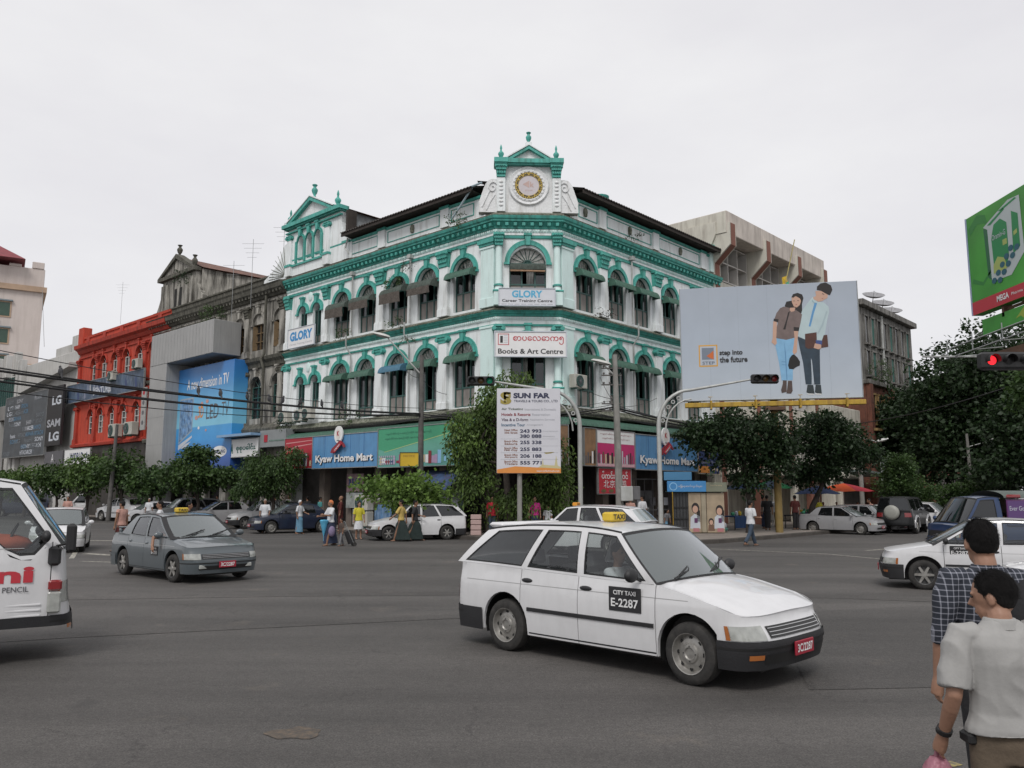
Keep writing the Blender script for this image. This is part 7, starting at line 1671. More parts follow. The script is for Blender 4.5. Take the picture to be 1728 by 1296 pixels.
    for sd in (-1, 1):
        for nm, ta, tb, m_ in (('headlight', t0 + .055, t1, C_lens), ('indicator', t0, t0 + .05, C_amb)):
            c = cap(1, ta, tb, z0, z1, .008, nt=8, nz=3); h = len(c.f) // 2; c.f = c.f[:h] if sd < 0 else c.f[h:]; c.m = c.m[:h]; B(nm, clean(c), m_)
        c = cap(-1, .30, .72, z0 + .06, z1 + .10, .008, nt=8, nz=3); h = len(c.f) // 2; c.f = c.f[:h] if sd < 0 else c.f[h:]; c.m = c.m[:h]; B('tail_light', clean(c), C_redl)
    g0, gz0, gz1 = S['gr']; B('grille', cap(1, g0, 1, gz0, gz1, .006, nt=8, nz=2), M_black)
    s = MB(); 
    for k in range(3): c = cap(1, g0 + .02, 1, gz0 + .02 + k * .03, gz0 + .026 + k * .03, .012, nt=6, nz=1); j = len(s.v); s.v += c.v; s.f += [tuple(q + j for q in f) for f in c.f]; s.m += c.m
    B('grille_bars', s, C_chr if near else C_rub)
    for sg in (1, -1):
        e = xf if sg > 0 else xr; T_ = M @ Matrix.Translation((e + sg * .03, 0, zb - .10 if sg > 0 else zb + .14)) @ Matrix.Rotation(sg * math.pi / 2, 4, 'Z')
        s = MB(); s.bbox(-.19, .19, -.012, .004, -.065, .065, .006); pl = s.build('number_plate', plate_m, o, T_)
        if near or sg > 0: text('plate_lettering', plate, I_white, pl, T_ @ Matrix.Translation((0, -.016, 0)), w=.31, h=.075, bold=.02)
    for sd in (-1, 1):
        P = G_(L[1][0] - .06, L[1][1] - .06, .06, sd); s = MB(); s.tube([(P[0], P[1], P[2]), (P[0] + .02, P[1] + sd * .10, P[2] + .03)], .018, 6); k = len(s.v); s.ball((P[0] + .01, P[1] + sd * .17, P[2] + .06), (.05, .10, .07), 10, 7); B('door_mirror', s, C_plas if bumper is not pt else pt, None, 60)
        for i, (x, z) in enumerate(S['handles']):
            s = MB(); s.ball((x, sd * (hw(x, z) + .005), z), (.085, .014, .026), 10, 6); B('handle', s, C_plas if bumper is not pt else pt, doors.get((sd, i + 1)), 60)
        if moulding:
            s = MB(); zm = .30 + .5 * (zs_ - .5)
            for a, b in ((xa - ra - .03, xb_ + ra + .01),): s.grid([[(a + (b - a) * k / 20, sd * (hw(a + (b - a) * k / 20, z_) + of), z_) for k in range(21)] for z_, of in ((zm - .022, 0), (zm - .018, .012), (zm + .018, .012), (zm + .022, 0))]); B('side_moulding', s, C_plas)
        for c, w_s in ((xa, steer), (xb_, 0)): wheel(o, M, c, sd * (W / 2 - .10), wr, rim, w_s)
    if near:
        for y in (-.45, .15):
            P0 = Vector((A0[0] + .08, y - .12, top(A0[0]) + .055)); s = MB(); s.tube([P0, P0 + Vector((-.06, .34, .05)), P0 + Vector((-.16, .52, .13))], .009, 5); s.tube([P0 + Vector((-.02, .12, .025)), P0 + Vector((-.17, .60, .13))], .012, 4); B('wiper', s, C_rub)
        for sd in (-1, 1):
            s = MB(); s.grid([[(x, sd * (hw(x, z) + .0015), z) for x in np.linspace(xa - ra - .02, xb_ + ra + .02, 12)] for z in (sill + .02, sill + .035)]); B('sill_crease', s, C_rub)
            s = MB(); s.grid([[(x, sd * (hw(x, z) + .0015), z) for x in np.linspace(xcr + .05, xcf - .3, 24)] for z in (top(0) - .140, top(0) - .133)]); B('shoulder_crease', s, mat('crease_shadow_paint', (.30, .30, .30), .4))
    if taxi:
        T_ = M @ Matrix.Translation((taxi[0], taxi[1] if len(taxi) > 2 else 0, roof(taxi[0]) + .045)); s = MB(); s.bbox(-.075, .075, -.14, .14, 0, .11, .02); k = s.build('taxi_sign', taxi[-1], o, T_)
        for sg in (1, -1): text('sign_lettering', 'TAXI', I_black, k, T_ @ Matrix.Translation((sg * .078, 0, .056)) @ Matrix.Rotation(sg * math.pi / 2, 4, 'Z'), w=.21, h=.06, bold=.02)
    if rack:
        s = MB(); s.bbox(Z0[1] - .05, Z0[1] + .2, -.55, .55, roof(Z0[1]) + .035, roof(Z0[1]) + .095, .025); B('roof_spoiler', s, pt, None, 50)
    if spoiler:
        s = MB(); s.bbox(xr + .05, xr + .28, -.62, .62, top(xr + .2) + .10, top(xr + .2) + .14, .018); s.bbox(xr + .08, xr + .2, -.60, -.54, top(xr + .2), top(xr + .2) + .1, .01); s.bbox(xr + .08, xr + .2, .54, .60, top(xr + .2), top(xr + .2) + .1, .01); B('boot_spoiler', s, pt, None, 50)
    car.hw = hw; car.top = top; car.roof = roof; car.doors = doors
    return o
def H_(x, y, fx, fy, sc_=1., z=0.): return Tr(x, y, z, math.atan2(fy, fx)) @ Matrix.Scale(sc_, 4)
def door_plate(o, M, sd, x, z, lines, w=.40, h=.24):
    T_ = M @ Matrix.Translation((x, sd * (car.hw(x, z) + .006), z)) @ Matrix.Rotation(0 if sd < 0 else math.pi, 4, 'Z'); s = MB(); s.box(-w / 2, w / 2, -.004, .003, -h / 2, h / 2); pl = s.build('door_plate', I_black, o, T_)
    for t_, zz, hh, ww in lines: text('plate_lettering', t_, I_white, pl, T_ @ Matrix.Translation((0, -.008, zz)), w=ww, h=hh, bold=.02)
I_taxi = mat('taxi_sign_yellow', (.55, .38, .03), .5, .1, 5); I_taxib = mat('taxi_sign_faded', (.42, .27, .12), .6, .15, 6)
# the near white taxi
MT = H_(1.45, 10.0, .712, -.702, 1.06)
o = car('near white estate taxi with black bumpers crossing the junction, yellow box on its roof', 'taxi', MT, WAGON, P_white, C_plas, 'steel', True, True, 'white taxis', taxi=(-.26, 0., I_taxi), rack=True, steer=rad(-4), name='taxi')
door_plate(o, MT, -1, .50, .73, [('CITY TAXI', .065, .045, .28), ('E-2287', -.035, .085, .34)])
# grey blue taxi
MTe = H_(-7.72, 19.50, .738, -.674, 1.03); P_T = P_teal
o = car('grey blue saloon taxi with yellow roof sign and red number plate', 'taxi', MTe, SEDAN, P_teal, P_teal, 'alloy', False, True, None, taxi=(-.15, 0., I_taxi), spoiler=True, steer=rad(3), name='taxi')
door_plate(o, MTe, -1, .42, .62, [('CITY TAXI', .05, .035, .2), ('E-7293', -.035, .07, .26)], .32, .19)
s = MB(); s.bbox(-.10, .10, 0, .02, 0, .07, .01)
for y in (-.48, .48): s2 = MB(); s2.bbox(-.02, .02, y - .11, y + .11, .30, .38, .012); s2.build('fog_lamp', C_lens, o, MTe @ Matrix.Translation((2.03 - .05, 0, 0)))
# white taxi on the right edge, and a bonnet behind the pedestrians
MR2 = H_(9.68, 16.95, -.92, .39, 1.0); o = car('white saloon taxi at the right edge behind the man in the checked shirt', 'taxi', MR2, SEDAN, P_white, C_plas, 'alloy', True, True, 'white taxis', name='taxi')
door_plate(o, MR2, 1, .58, .78, [('CITY TAXI', .05, .035, .2), ('E-2287', -.035, .07, .3)], .34, .19)
car('white saloon mostly hidden behind the two men at the right edge', 'car', H_(9.75, 12.75, -.92, .39), SEDAN, P_white, P_white, 'alloy', False, plate='2D/4410')
# middle distance, left street
car('small white hatchback facing the camera behind the near van', 'car', H_(-15.4, 28.4, .40, -.91, .98), dict(WAGON, xr=-1.9, lines=[(1.12, .35), (1.02, .27), (-.02, -.04), (-.1, -.12), (-.86, -.66), (-.95, -.72), (-1.5, -1.2), (-1.75, -1.5)]), P_white, P_white, 'alloy', False, plate='4E/9021', wind=C_wind)
car('white estate car parked by the kerb with black lower bumpers, two men walking past it', 'car', H_(-4.15, 34.85, -.93, -.37, 1.0), dict(WAGON, roof=[(q[0], q[1] + .03) for q in WAGON['roof']]), P_white, C_plas, 'alloy', False, group='cars parked along the left kerb', glass=C_dark, plate='8F/3310')
car('dark navy saloon parked left of the white estate car', 'car', H_(-10.9, 41.0, -.83, -.55, 1.02), SEDAN, P_navy, P_navy, 'steel', False, group='cars parked along the left kerb', glass=C_dark, plate='1B/7782')
MW = H_(-13.9, 46.6, -.85, -.53, 1.05); car('white estate taxi with black front bumper parked left of the navy saloon', 'taxi', MW, WAGON, P_white, C_plas, 'alloy', True, group='cars parked along the left kerb', glass=C_glass, name='taxi', plate='3C/1198')
car('silver saloon in the parked row behind the grey blue taxi', 'car', H_(-17.4, 49.5, -.80, -.60, 1.05), SEDAN, P_silver, P_silver, 'alloy', False, group='cars parked along the left kerb', glass=C_dark)
car('dark silver estate car in the parked row above the grey blue taxi roof', 'car', H_(-20.6, 52.0, -.80, -.60, 1.12), WAGON, P_dsil, P_dsil, 'alloy', False, group='cars parked along the left kerb', glass=C_dark)
car('white saloon half hidden by the heads behind the grey blue taxi', 'car', H_(-23.2, 53.5, -.75, -.66, 1.0), SEDAN, P_white, P_white, 'steel', False, group='cars parked along the left kerb', glass=C_dark)
car('white saloon driving away on the left street with red tail lights', 'car', H_(-27.4, 58.7, -.86, .50, 1.15), SEDAN, P_white, P_white, 'steel', True, glass=C_dark)
car('white minibus with dark windows behind the white saloon on the left street', 'minibus', H_(-27.3, 65.0, -.9, -.42, 1.0), MINI, P_white, P_white, 'steel', False, glass=C_dark, name='minibus')
car('dark covered vehicle behind the near van roof at the far left', 'van', H_(-41.5, 70.0, -.95, -.3, 1.0), MINI, P_navy, P_navy, 'steel', False, glass=C_dark, name='van')
# middle distance, centre and right
car('white estate taxi beyond the near taxi roof, orange roof sign', 'taxi', H_(2.4, 27.2, -.86, .51, 1.05), WAGON, P_white, P_white, 'steel', False, group='white taxis', taxi=(.3, 0., mat('taxi_sign_orange', (.6, .25, .02), .5, .1)), name='taxi')
car('silver saloon with dull patches parked at the right hand kerb', 'car', H_(15.9, 39.9, .72, -.69, .93), SEDAN, P_silver, P_silver, 'steel', False, group='cars parked along the right kerb', glass=C_dark)
car('silver hatchback parked just behind the silver saloon', 'car', H_(17.9, 41.8, .72, -.69, .93), WAGON, P_silver, P_silver, 'alloy', False, group='cars parked along the right kerb', glass=C_dark)
car('white car between the silver hatchback and the black off road car', 'car', H_(20.2, 44.0, .72, -.69, .95), SEDAN, P_white, P_white, 'steel', False, group='cars parked along the right kerb', glass=C_dark)
MSU = H_(19.4, 41.0, .62, .78, .95); o = car('black off road car seen from behind with a silver spare wheel cover', 'car', MSU, SUV, P_blk, P_blk, 'alloy', False, glass=C_dark, wind=C_dark, name='off_road_car', group='cars parked along the right kerb')
s = MB(); s.lathe([(.0, .17), (.22, .16), (.34, .12), (.37, .05), (.36, -.05), (0, -.06)], (0, 0, 0), 24); s.build('spare_wheel_cover', mat('spare_cover', (.30, .30, .27), .5, .1), o, MSU @ Matrix.Translation((-2.15, .05, 1.06)) @ Matrix.Rotation(-math.pi / 2, 4, 'Y'), 50)
for sd in (-1, 1):
    for c in (1.3, -1.2): s = MB(); s.grid([[(c + r_ * math.cos(t), sd * y, .40 + r_ * math.sin(t)) for t in [math.pi * (-.05 + 1.1 * k / 14) for k in range(15)]] for r_, y in ((.44, .87), (.45, .945), (.54, .93), (.55, .89))]); s.build('wheel_flare', P_silver, o, MSU, 40)
car('white car parked behind the black off road car', 'car', H_(21.9, 43.6, .72, -.69, 1.0), WAGON, P_white, P_white, 'steel', False, group='cars parked along the right kerb', glass=C_dark)
# the near white van at the left edge
VAN = dict(MINI, xf=2.1, xr=-2.4, W=1.70, xw=(.98, -1.2), wr=.31, ra=.39, sill=.42, af=.20, top=[(-2.6, 1.42), (-.3, 1.42), (.95, 1.42), (1.30, 1.40), (1.48, 1.16), (1.76, 1.14), (1.82, 1.38), (1.95, 1.32), (2.03, 1.22), (2.2, 1.16)], roof=[(-2.4, 2.02), (-1.5, 2.08), (.6, 2.08), (1.2, 2.06), (1.6, 1.98)],
    lines=[(2.0, 1.52), (1.88, 1.40), (.82, .80), (.66, .66), (-.7, -.68), (-.8, -.78), (-2.1, -2.05), (-2.3, -2.2)], nose=[(.3, .06), (.5, .04), (.7, 0), (1.2, -.05)], cuts=[1.88, .74, -.7], handles=[(.84, 1.05), (-.6, 1.05)], bump=.52, hl=(.12, .7, .66, .90), gr=(.72, .62, .85))
MV = H_(-7.33, 9.31, .85, .527, 1.0); o = car('white van with red letters and SHI PENCIL on its door at the left edge', 'van', MV, VAN, P_white, C_plas, 'steel', False, True, None, name='van', steer=0)
T_ = lambda x, z: MV @ Matrix.Translation((x, -(car.hw(x, z) + .004), z))
text('door_lettering', 'uni', I_red, o, T_(1.38, .99), w=.66, h=.18, bold=.04); text('door_lettering', 'MITSUBISHI PENCIL', I_dgrey, o, T_(1.33, .83), w=.68, h=.06, bold=.01)
for z in (.50, .56, .62):
    s = MB(); s.bbox(1.45, 1.80, -car.hw(1.6, z) - .006, -car.hw(1.6, z) + .01, z + .02, z + .04, .003); s.build('door_rib', P_white, o, MV)
s = MB(); s.bbox(1.84, 1.97, -.90, -.80, 1.08, 1.30, .03); s.build('corner_vent', C_plas, o, MV)
s = MB(); s.bbox(1.86, 2.0, -.89, -.81, .80, .92, .02); s.build('indicator', C_redl, o, MV); s = MB(); s.bbox(1.86, 2.0, -.885, -.80, .55, .79, .02); s.build('corner_lamp', C_lens, o, MV)
s = MB(); s.tube([(1.92, -.82, 1.30), (2.0, -.98, 1.33), (2.08, -1.02, 1.40)], .014, 6); s.build('mirror_arm', C_rub, o, MV); s = MB(); s.bbox(2.0, 2.10, -1.12, -.94, 1.24, 1.56, .03); s.build('door_mirror', C_rub, o, MV)
s = MB(); s.ball((1.35, -.45, 1.32), (.34, .2, .12), 10, 6); s.build('dashboard_clutter', mat('orange_cloth', (.45, .10, .05), .8, .3, 5), o, MV, 60)
s = MB(); s.ball((1.15, -.3, 1.36), (.2, .2, .07), 10, 6); s.build('dashboard_cloth', mat('pale_pink_cloth', (.42, .30, .28), .8, .3, 5), o, MV, 60)
# ---- blue pickup bus on the right
PU = dict(MINI, xf=2.1, xr=-2.5, W=1.68, xw=(1.15, -1.35), top=[(-2.6, .95), (.6, .98), (1.5, .99), (1.8, .95), (2.0, .88), (2.2, .82)], roof=[(.4, 1.62), (.8, 1.68), (1.1, 1.67), (1.4, 1.61)], lines=[(1.78, 1.28), (1.68, 1.19), (.85, .84), (.70, .70)], kinds='pgp', cuts=[1.62, .78], handles=[(.95, .86)], bump=.48, hl=(.2, .62, .6, .76), gr=(.66, .6, .76), nose=[(.3, 0), (.5, 0), (.8, -.06)])
MP = H_(14.95, 24.9, -1, -.05, 1.07); o = car('royal blue pickup bus with a red and purple side banner on the right hand street', 'pickup', MP, PU, P_blue, P_blue, 'steel', False, group=None, wind=C_dark, glass=C_dark, name='pickup', taxi=None)
s = MB(); s.bbox(-2.5, .62, -.86, .86, .9, 1.0, .02); s.build('bed', P_blue, o, MP)
s = MB(); s.grid([[(x, .80 * math.cos(a) * (1 if abs(math.cos(a)) < .98 else 1), 1.66 + .20 * math.sin(a)) for a in [math.pi * k / 12 for k in range(13)]] for x in (-2.6, .5, .62, .64)]); s.build('canopy_roof', mat('grey_tarpaulin', (.10, .12, .11), .8, .2, 3), o, MP, 50)
s = MB(); s.bbox(-2.6, .6, .80, .83, 1.0, 1.60, .005); bn_ = s.build('banner', gradmat('banner', [(0, (.10, .03, .12)), (1, (.12, .03, .13))], 0, 2), o, MP)
for k, (a, b, m_) in enumerate(((.1, .58, ink('violet', (.10, .05, .16))), (-.5, .1, ink('wine', (.22, .02, .08))), (-2.6, -.5, I_red))): s = MB(); s.box(a, b, .832, .836, 1.02, 1.58); s.build('banner_print', m_, bn_, MP)
T_ = MP @ Matrix.Translation((0, .838, 0)) @ Matrix.Rotation(math.pi, 4, 'Z')
text('lettering', 'Ever Gold', I_lgrey, bn_, T_ @ Matrix.Translation((-.28, -.002, 1.38)), w=.5, h=.12); text('lettering', 'Tea', I_yel, bn_, T_ @ Matrix.Translation((.3, -.002, 1.38)), w=.3, h=.12); text('lettering', 'Quality', I_yel, bn_, T_ @ Matrix.Translation((1.7, -.002, 1.3)), w=.7, h=.14)
s = MB(); s.tube([(-2.6, .79, 1.63), (.6, .79, 1.63)], .022, 6); s.build('roof_rail', C_chr, o, MP); s = MB(); s.bbox(.2, .6, .81, .86, 1.66, 1.75, .02); s.build('roof_lamp', C_redl, o, MP)
# ---- white pickup bus with yellow advert on the left street
MP2 = H_(-35.0, 70.0, -.93, -.36, 1.12); o = car('white pickup bus with a yellow red lettered side banner on the left street', 'pickup', MP2, PU, P_white, P_white, 'steel', False, name='pickup', glass=C_dark)
s = MB(); s.bbox(-3.2, .62, -.86, .86, .62, 1.0, .02); s.build('bed', C_plas, o, MP2); s = MB(); s.bbox(-3.3, .75, -.88, .88, 1.72, 1.95, .06); s.build('canopy_roof', mat('dark_tarpaulin', (.05, .05, .05), .8, .2, 3), o, MP2)
s = MB(); s.bbox(-3.2, .6, .86, .90, .95, 1.75, .005); bn_ = s.build('banner', mat('print_banner_yellow', (.42, .34, .04), .5, .1, 2), o, MP2); T_ = MP2 @ Matrix.Translation((0, .905, 0)) @ Matrix.Rotation(math.pi, 4, 'Z')
text('lettering', 'Birdy', I_red, bn_, T_ @ Matrix.Translation((.8, -.002, 1.35)), w=.9, h=.3, bold=.03); text('lettering', 'Birdy', I_red, bn_, T_ @ Matrix.Translation((2.5, -.002, 1.35)), w=.9, h=.3, bold=.03)
for x in (1.6, 0.15): prn('print', bn_, T_, I_navy, [ell(x + .02, 1.33, .28, .2)], 1); prn('print', bn_, T_, I_lgrey, [ell(x + .02, 1.25, .3, .08)], 2)
# ================================================================ people
S_skin = mat('skin_brown', (.22, .115, .07), .55, .12, 6, .1, 60); S_skin2 = mat('skin_light_brown', (.30, .165, .11), .55, .12, 6, .1, 60); S_hair = mat('black_hair', (.007, .006, .006), .7, .5, 60, .5, 260, spec=.25); S_grey = mat('grey_hair', (.25, .24, .23), .7, .3, 20); S_shoe = mat('dark_sandal', (.03, .022, .02), .6, .2)
def cloth(nm, c, r=.9): return mat('cloth_' + nm, c, r, .18, 7, .5, 18, fine=.06)
K = {k: cloth(k, c) for k, c in dict(white=(.55, .56, .58), offwhite=(.40, .40, .385), black=(.018, .018, .02), navy=(.025, .035, .07), blue=(.12, .25, .36), skyblue=(.09, .36, .55), yellow=(.52, .46, .04), cream=(.42, .36, .22), gold=(.45, .33, .10), maroon=(.075, .014, .012), red=(.42, .02, .035), magenta=(.50, .03, .22), darkgreen=(.018, .03, .028), brown=(.075, .055, .045), khaki=(.10, .075, .052), jeans=(.04, .06, .09), pink=(.42, .24, .20), teal=(.05, .2, .2), grey=(.16, .16, .17), lilac=(.2, .16, .26), orange=(.5, .16, .06), paleg=(.42, .50, .42)).items()}
def rings(s, L):
    """stack of horizontal ellipses (x, y, z, rx, ry), closed"""
    n = 18; k = len(s.v); s.grid([[(x + rx * math.cos(a), y + ry * math.sin(a), z) for a in [2 * math.pi * i / n for i in range(n)]] for x, y, z, rx, ry in L], closed=True)
    s.f.append(tuple(k + i for i in range(n))[::-1]); s.m.append(0); e = k + (len(L) - 1) * n; s.f.append(tuple(e + i for i in range(n))); s.m.append(0)
def hand(s, W, d, sd, curl, q):
    """palm and five unequal bent fingers from wrist W along d; sd = body side"""
    d = Vector(d).normalized(); W = Vector(W); f = Vector((1, 0, 0)) if abs(d.x) < .8 else Vector((0, 0, 1)); f = (f - d * f.dot(d)).normalized(); n_ = d.cross(f) * sd
    s.tube([W - d * .02, W + d * .035 * q, W + d * .085 * q], [.026 * q, .033 * q, .034 * q], 8)
    for k, (o_, l_) in enumerate(((.028, .068), (.010, .078), (-.008, .072), (-.026, .056))):
        b = W + (d * .075 + f * o_) * q; p1 = b + (d * .5 * l_ + n_ * l_ * .18 * curl) * q; p2 = p1 + (d * .42 * l_ * (1 - .5 * curl) + n_ * l_ * .42 * curl) * q; s.tube([b - d * .02, b, p1, p2], [.0095 * q, .0098 * q, .009 * q, .0072 * q], 6)
    b = W + (d * .02 + f * .026) * q; s.tube([b - d * .01, b + (f * .022 + d * .025 + n_ * .008) * q, b + (f * .026 + d * .055 + n_ * .014) * q], [.013 * q, .0115 * q, .009 * q], 6)
def person(label, x, y, h, yaw, top, low, kind='longyi', hair=S_hair, skin=S_skin, z=0., stride=.0, arms=((.05, .1), (-.05, .1)), vox=.012, build=1., head=(0, 0), lean=0., sleeve=.5, long_hair=False, collar=False, seated=False, T=None, disp=None, lowdisp=None, group=None, out=.05, bare=False, drop=0., hem=0):
    q = h / 1.70; T = T if T is not None else Tr(x, y, z, yaw) @ Matrix.Scale(q, 4); o = thing('person', label, 'person', T, group)
    hz = .90 if not seated else .12; dz = hz - .90; wb = build
    def up(p, k=1.): return Vector((p[0] + lean * (p[2] - .9) * k, p[1], p[2] + dz))
    sh = [up((0, sd * .185 * wb, 1.375)) for sd in (1, -1)]; arm = []
    for i, sd in enumerate((1, -1)):
        a, b = arms[i]; e = sh[i] + Vector((math.sin(a) * .28, sd * out, -math.cos(a) * .28)); w = e + Vector((math.sin(a + b) * .25, sd * out * .2 - sd * .02 * (b > .8), -math.cos(a + b) * .25)); arm.append((sh[i], e, w, (w - e).normalized()))
    leg = []
    for i, sd in enumerate((1, -1)):
        a = stride * (1 if i == 0 else -1); hp = Vector((0, sd * .085, .88 + dz))
        if seated: kn = hp + Vector((.40, sd * .06, .05)); an = kn + Vector((.10, 0, -.36))
        else: kn = hp + Vector((math.sin(a) * .42, 0, -math.cos(a) * .42)); a2 = a - (.35 if a < 0 else .05) * abs(stride) * 2; an = kn + Vector((math.sin(a2) * .40, 0, -math.cos(a2) * .40)); 
        leg.append((hp, kn, an))
    lift = 0 if seated else .07 - min(leg[0][2].z, leg[1][2].z)
    ht, hn = rad(head[0]), rad(head[1]); C = up((.015 + drop * .5, 0, 1.585 - drop)); Rh = Matrix.Translation(C) @ Matrix.Rotation(ht, 4, 'Z') @ Matrix.Rotation(hn, 4, 'Y')
    s = MB(); I = .93
    rings(s, [(*up((0, 0, z_))[:2], z_ + dz, rx * I, ry * I * wb) for z_, rx, ry in ((.80, .085, .13), (.9, .10, .155), (1.0, .095, .14), (1.12, .10, .145), (1.25, .11, .165), (1.33, .095, .165), (1.40, .065, .12), (1.44, .05, .06))])
    s.tube([up((-.005, 0, 1.38)), up((0, 0, 1.46)), C + Vector((-.01, 0, -.03))], [.062, .055, .052], 10)
    k = len(s.v); s.ball((-.005, 0, .02), (.098, .076, .108), 16, 12); s.ball((.028, 0, -.045), (.066, .056, .072), 12, 9); s.ball((.045, 0, -.085), (.038, .034, .028), 8, 6)
    s.tube([(.088, 0, .022), (.112, 0, -.022), (.094, 0, -.028)], [.010, .0145, .010], 6); s.ball((.088, 0, -.058), (.012, .024, .010), 8, 5)
    for sd in (-1, 1): s.ball((-.008, sd * .078, -.005), (.020, .010, .033), 8, 6); s.ball((.080, sd * .032, .030), (.014, .02, .008), 6, 4)
    s.v[k:] = [tuple(Rh @ Vector(p)) for p in s.v[k:]]
    for i, (S0, e, w, d) in enumerate(arm):
        s.tube([S0 + Vector((0, -.03 * (1, -1)[i], .0)), S0.lerp(e, .35), e, e.lerp(w, .3), w], [.050, .046, .037, .038, .025], 10); hand(s, w, d, (1, -1)[i], .75, 1.)
    for i, (hp, kn, an) in enumerate(leg): s.tube([hp, hp.lerp(kn, .5), kn, kn.lerp(an, .35), an], [.085, .072, .052, .054, .036], 10); s.tube([an + Vector((-.045, 0, -.03)), an + Vector((.04, 0, -.035)), an + Vector((.15, 0, -.052))], [.036, .038, .022], 8)
    if lift: s.v = [(p[0], p[1], p[2] + (lift if p[2] < 3 else 0)) for p in s.v]
    U_ = Matrix.Translation((0, 0, lift)); M = T
    o2 = link('body', remesh(s, vox, 3, 'body', skin), o, M)
    M2 = T @ U_
    # hair
    s = MB(); k = 0; s.ball((-.014, 0, .034), (.0985, .0795, .100), 18, 12); s.ball((-.038, 0, .008), (.066, .0755, .076), 14, 10)
    for sd in (-1, 1): s.ball((.004, sd * .064, .045), (.034, .016, .042), 8, 6)
    if long_hair: s.tube([(-.06, 0, 0), (-.09, 0, -.14), (-.08, 0, -.30)], [.075, .07, .04], 10)
    s.v = [tuple(Rh @ Vector((p[0] + .003 * mnoise.noise(Vector(p) * 60), p[1], p[2] + .003 * mnoise.noise(Vector(p) * 50)))) for p in s.v]; s.build('hair', hair, o, M2, 70)
    s = MB()
    for sd in (-1, 1): s.ball((.086, sd * .031, .016), (.010, .013, .006), 6, 4)
    s.v = [tuple(Rh @ Vector(p)) for p in s.v]; s.build('eyes', C_rub, o, M2)
    # upper garment
    if not bare:
        s = MB(); bot = hem or (.84 if kind != 'longyi' else .88)
        rings(s, [(*up((0, 0, z_))[:2], z_ + dz, rx, ry * wb) for z_, rx, ry in ((bot, .138, .190), (bot + .03, .136, .187), (1.02, .113, .162), (1.12, .116, .162), (1.25, .125, .182), (1.33, .112, .192), (1.375, .090, .175), (1.405, .070, .125), (1.435, .060, .074))])
        for i, (S0, e, w, d) in enumerate(arm):
            tip = S0.lerp(e, sleeve * 1.75) if sleeve < .56 else e.lerp(w, (sleeve - .56) * 2.2); pts = [S0 + Vector((0, -.07 * (1, -1)[i], .0)), S0 + Vector((0, -.01 * (1, -1)[i], .002)), S0.lerp(e, .3)] + ([e] if sleeve >= .56 else []) + [tip]; s.tube(pts, [.060, .066, .066] + ([.055] if sleeve >= .56 else []) + [.071 if sleeve < .56 else .048], 12)
        link('shirt', remesh(s, max(vox * .9, .008), 3 if not disp else 2, 'shirt', top, disp), o, M2)
    # lower garment
    s = MB()
    if kind in ('longyi', 'robe', 'skirt'):
        zb = .10 if kind != 'skirt' else .45; mx_ = (leg[0][2] + leg[1][2]) / 2; sp = abs(leg[0][2].x - leg[1][2].x) / 2; f = 1 if kind != 'skirt' else 1.35
        rings(s, [(0, 0, .96, .102, .150 * wb), (0, 0, .88, .118, .165 * wb), (0, 0, .7, .128 + sp * .35, .165 * f), (mx_.x * .3, 0, .45, .120 + sp * .55, .150 * f), (mx_.x * .6, 0, zb + .15, .118 + sp * .8, .140 * f), (mx_.x * .8, 0, zb, .125 + sp * .85, .142 * f)][::-1] if kind != 'skirt' else [(0, 0, .45, .2, .24), (0, 0, .6, .17, .21), (0, 0, .8, .13, .17), (0, 0, .96, .105, .145)])
        if kind == 'robe': s.tube([up((.05, .15, 1.4)), up((.10, .0, 1.2)), up((.04, -.14, 1.0)), (0, -.1, .7)], [.06, .09, .10, .12], 10)
    else:
        for i, (hp, kn, an) in enumerate(leg): s.tube([hp + Vector((0, 0, .05)), hp.lerp(kn, .4), kn, kn.lerp(an, .5), an + Vector((0, 0, .03))], [.088, .088, .075, .068, .068], 12)
        rings(s, [(0, 0, z_ + dz, rx, ry * wb) for z_, rx, ry in ((.80, .10, .155), (.88, .108, .158), (.97, .098, .145))])
    link({'longyi': 'longyi', 'robe': 'robe', 'skirt': 'skirt', 'trousers': 'trousers'}[kind], remesh(s, max(vox, .011), 3, 'lower', low, lowdisp), o, M2)
    if not seated:
        for hp, kn, an in leg: s = MB(); s.bbox(an.x - .09, an.x + .17, an.y - .045, an.y + .045, an.z - .075, an.z - .05, .010); s.build('sandal', S_shoe, o, M2)
    person.arm = arm; person.M2 = M2; person.Rh = Rh
    return o
def pathdir(fx, fy): return math.atan2(fy, fx)
def strands(o, n, seed):
    R_ = np.random.RandomState(seed); d = R_.normal(size=(n * 3, 3)); d /= np.linalg.norm(d, axis=1)[:, None]; d = d[(d[:, 2] > -.4) & (d[:, 0] < .45 + .5 * d[:, 2])][:n]; k = len(d)
    p = d * np.array([.0985, .0795, .100]) + np.array([-.014, 0, .034]); t = np.cross(np.cross(d, [-.5, 0, -1.0]) , d) + R_.normal(size=(k, 3)) * .25; t /= np.linalg.norm(t, axis=1)[:, None]; L_ = R_.uniform(.012, .026, (k, 1)); w = np.cross(d, t) * .0011
    V = np.stack([p - w, p + w, p + w * .3 + t * L_ + d * .004, p - w * .3 + t * L_ + d * .004], 1).reshape(-1, 3); V = np.array([(person.Rh @ Vector(q))[:] for q in V])
    tag(link('hair_strands', npmesh('hair_strands', V, np.arange(4 * k).reshape(-1, 4), S_hair), o, person.M2), kind='stuff')
